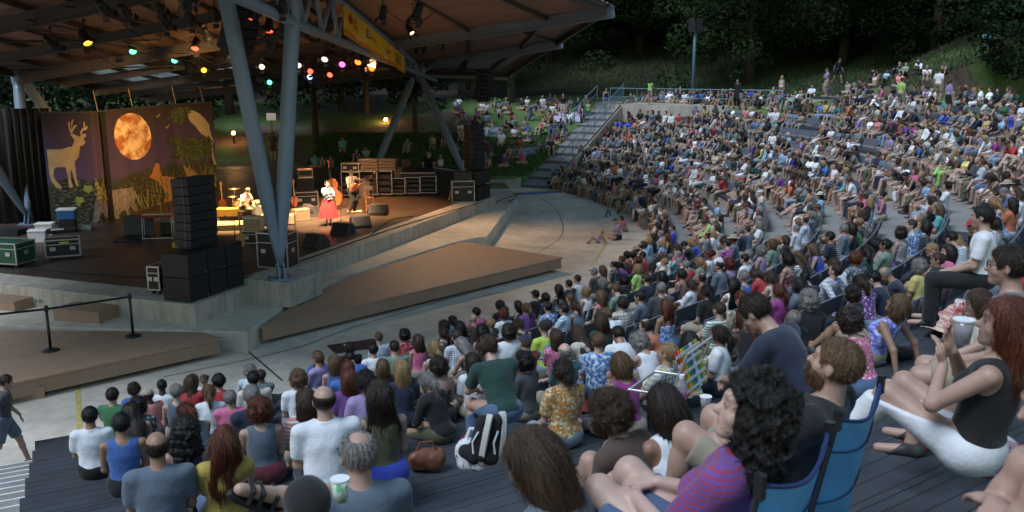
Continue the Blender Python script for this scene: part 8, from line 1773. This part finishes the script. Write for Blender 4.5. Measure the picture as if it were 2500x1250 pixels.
def clothsheet(name, C4, lab, mat, amp=.012, cat='cloth'):
    m_ = MB(); K = 24; P = []
    for i in range(K + 1):
        for j in range(K + 1): u, v = i / K, j / K; p = C4[0].lerp(C4[1], u).lerp(C4[3].lerp(C4[2], u), v); P.append(p + V_(0, 0, .012 + amp * (math.sin(u * 13 + v * 5) + math.sin(v * 17 - u * 4))))
    c = sum((Vector(p) for p in C4), Vector()) / 4; m_.add([Vector(p) - c for p in P], [(i * (K + 1) + j, (i + 1) * (K + 1) + j, (i + 1) * (K + 1) + j + 1, i * (K + 1) + j + 1) for i in range(K) for j in range(K)])
    o = m_.build(name, mat, loc=c, label=lab, cat=cat, smooth=True); setuv(o.data, lambda co: (co[:, 0], co[:, 1])); sm = o.modifiers.new('s', 'SOLIDIFY'); sm.thickness = .006; return o
mg, ng, bg_ = newmat('gingham'); tc_ = N(ng, 'ShaderNodeTexCoord'); sx_ = N(ng, 'ShaderNodeSeparateXYZ'); ng.links.new(tc_.outputs['Object'], sx_.inputs[0]); fa_ = [math_(ng, 'LESS_THAN', math_(ng, 'FRACT', math_(ng, 'MULTIPLY', sx_.outputs[a], 11)), .5) for a in (0, 1)]; ng.links.new(mixc(ng, math_(ng, 'MULTIPLY', math_(ng, 'ADD', fa_[0], fa_[1]), .5), (.7, .7, .74), (.45, .02, .06)), bg_.inputs['Base Color']); bg_.inputs['Roughness'].default_value = .9
zc = 4.3; zp = p79['z'] - .03; clothsheet('picnic_cloth', [at(2285, 1110, zp), at(2420, 1175, zp), at(2570, 1120, zp), at(2430, 1060, zp)], 'red and white gingham cloth under the white trousers', mg)
mq = blot('quilt_print', (.65, .58, .42), (.55, .12, .16), 9, .42, .6); zq = lz(2300, 800).z; clothsheet('quilt', [at(2245, 798, zq + .15), at(2420, 832, zq + .15), at(2500, 745, zq + .15), at(2330, 738, zq + .15)], 'colourful quilt spread on the deck at the right', mq)
for k, (px, D, sz, c, l) in enumerate([((1190, 318), 58, 2.2, (.35, .42, .5), 'pale blue blanket on the left lawn'), ((1390, 322), 57, 2.4, (.4, .1, .3), 'pink blanket on the lawn beside the steps'), ((1280, 395), 54.5, 1.4, (.2, .4, .6), 'light blue blanket under the pink shirt at the lawn edge'), ((1385, 300), 61, 2.6, (.45, .4, .5), 'lilac blanket higher on the lawn'), ((1340, 365), 54, 1.4, (.6, .45, .45), 'pale red blanket on the lawn'), ((790, 402), 51.2, 1.6, (.35, .45, .5), 'pale blanket beside the slim trunk')]):
    q = atd(*px, D); z = terrain1(q.x, q.y) + .05; C4 = [V_(q.x - sz / 2, q.y - sz / 2.6, 0), V_(q.x + sz / 2, q.y - sz / 2.6, 0), V_(q.x + sz / 2, q.y + sz / 2.6, 0), V_(q.x - sz / 2, q.y + sz / 2.6, 0)]
    for p in C4: p.z = terrain1(p.x, p.y) + .05
    clothsheet('blanket', C4, l, plain('blanket%d' % k, c, .9), .01, 'blanket')
# sneakers of someone lying on the deck
def sneaker(q, rot, lab):
    o = bpy.data.objects.new('sneaker', None); C.objects.link(o); o.location = q; o.rotation_euler = rot; tag(o, lab, 'shoe')
    def up(P): d = smin(cone(V3(0, -.09, .045), V3(0, .10, .035), .043, .036, P), cone(V3(0, -.085, .05), V3(0, -.08, .10), .040, .036, P), .03); return smax(d, -(P[:, 2] - .02), .004)
    vs, F = surface_net(up, (-.07, -.16, 0), (.07, .18, .16), .006); link('upper', nmesh('upper', vs, F), o).data.materials.append(M_blackm)
    out = [(.045 * math.cos(t) * (1 - .15 * math.sin(t)), .145 * math.sin(t) + .005) for t in np.linspace(0, 2 * math.pi, 24, endpoint=False)]; MB().prism(out, -.008, .022).build('sole', plain('sole_white', (.55, .53, .5), .7), o, bevel=.003); MB().path([(.046, -.06, .05), (.044, 0, .065), (.040, .06, .045)], .005, n=5).build('side_stripe', M_white, o)
sneaker(atd(1188, 1078, 4.3), (R_(80), 0, R_(-100)), 'black sneaker with white side stripe, toes up, left of the pair'); sneaker(atd(1222, 1072, 4.35), (R_(82), 0, R_(-60)), 'black sneaker, toes up, right of the pair')
# legs of people reaching into the frame
person(atd(2760, 1420, 2.5) + V_(0, 0, -.15), R_(72), h=.0075, pose='hug', sex='m', hair='short', hc='brown', top='tshirt', tc='dark grey', bot='shorts', bc='dark grey', skin='fair', label='person in dark grey shorts whose bare knee enters at the lower right corner', group='seated audience', seed=9)
# sandal
s0 = atd(632, 1215, 3.8); o = empty('sandal', s0, R_(140), 'dark strappy sandal on a raised foot at the bottom edge', 'sandal'); o.scale = (1.2,) * 3; o.rotation_euler = (R_(38), R_(-30), R_(120)); out = [(.048 * math.cos(t) * (1 - .15 * math.sin(t)), .14 * math.sin(t)) for t in np.linspace(0, 2 * math.pi, 24, endpoint=False)]
MB().prism(out, -.028, -.004).build('sole', M_black, o, bevel=.004)
for y in (-.05, .02, .07): MB().path([(-.046, y, 0), (-.03, y + .01, .05), (.03, y + .01, .05), (.046, y, 0)], .010, n=6).build('strap', M_black, o)
def ft(P): return smin(cone(V3(0, -.09, .035), V3(0, .11, .018), .036, .024, P), cone(V3(0, -.09, .035), V3(.03, -.36, .10), .034, .044, P), .03)
vs, F = surface_net(ft, (-.1, -.45, -.03), (.12, .16, .28), .008); lg = link('foot', nmesh('foot', vs, F), o); lg.data.materials.append(plain('foot_skin', (.42, .27, .2), .5))
# green bottles at the plaza edge
for k, (x, y) in enumerate([(1480, 530), (1489, 526), (1508, 524), (1484, 521), (1512, 520)]): MB().lathe([(0, 0), (.036, 0), (.036, .16), (.013, .22), (.014, .28), (0, .28)], n=10).build('wine_bottle', plain('green_glass', (.02, .12, .04), .15), smooth=True, loc=at(x, y, 0), label='green glass bottle on the plaza by the front row, %s of five' % ['first', 'second', 'third', 'fourth', 'last'][k], cat='bottle', group='green bottles on the plaza')
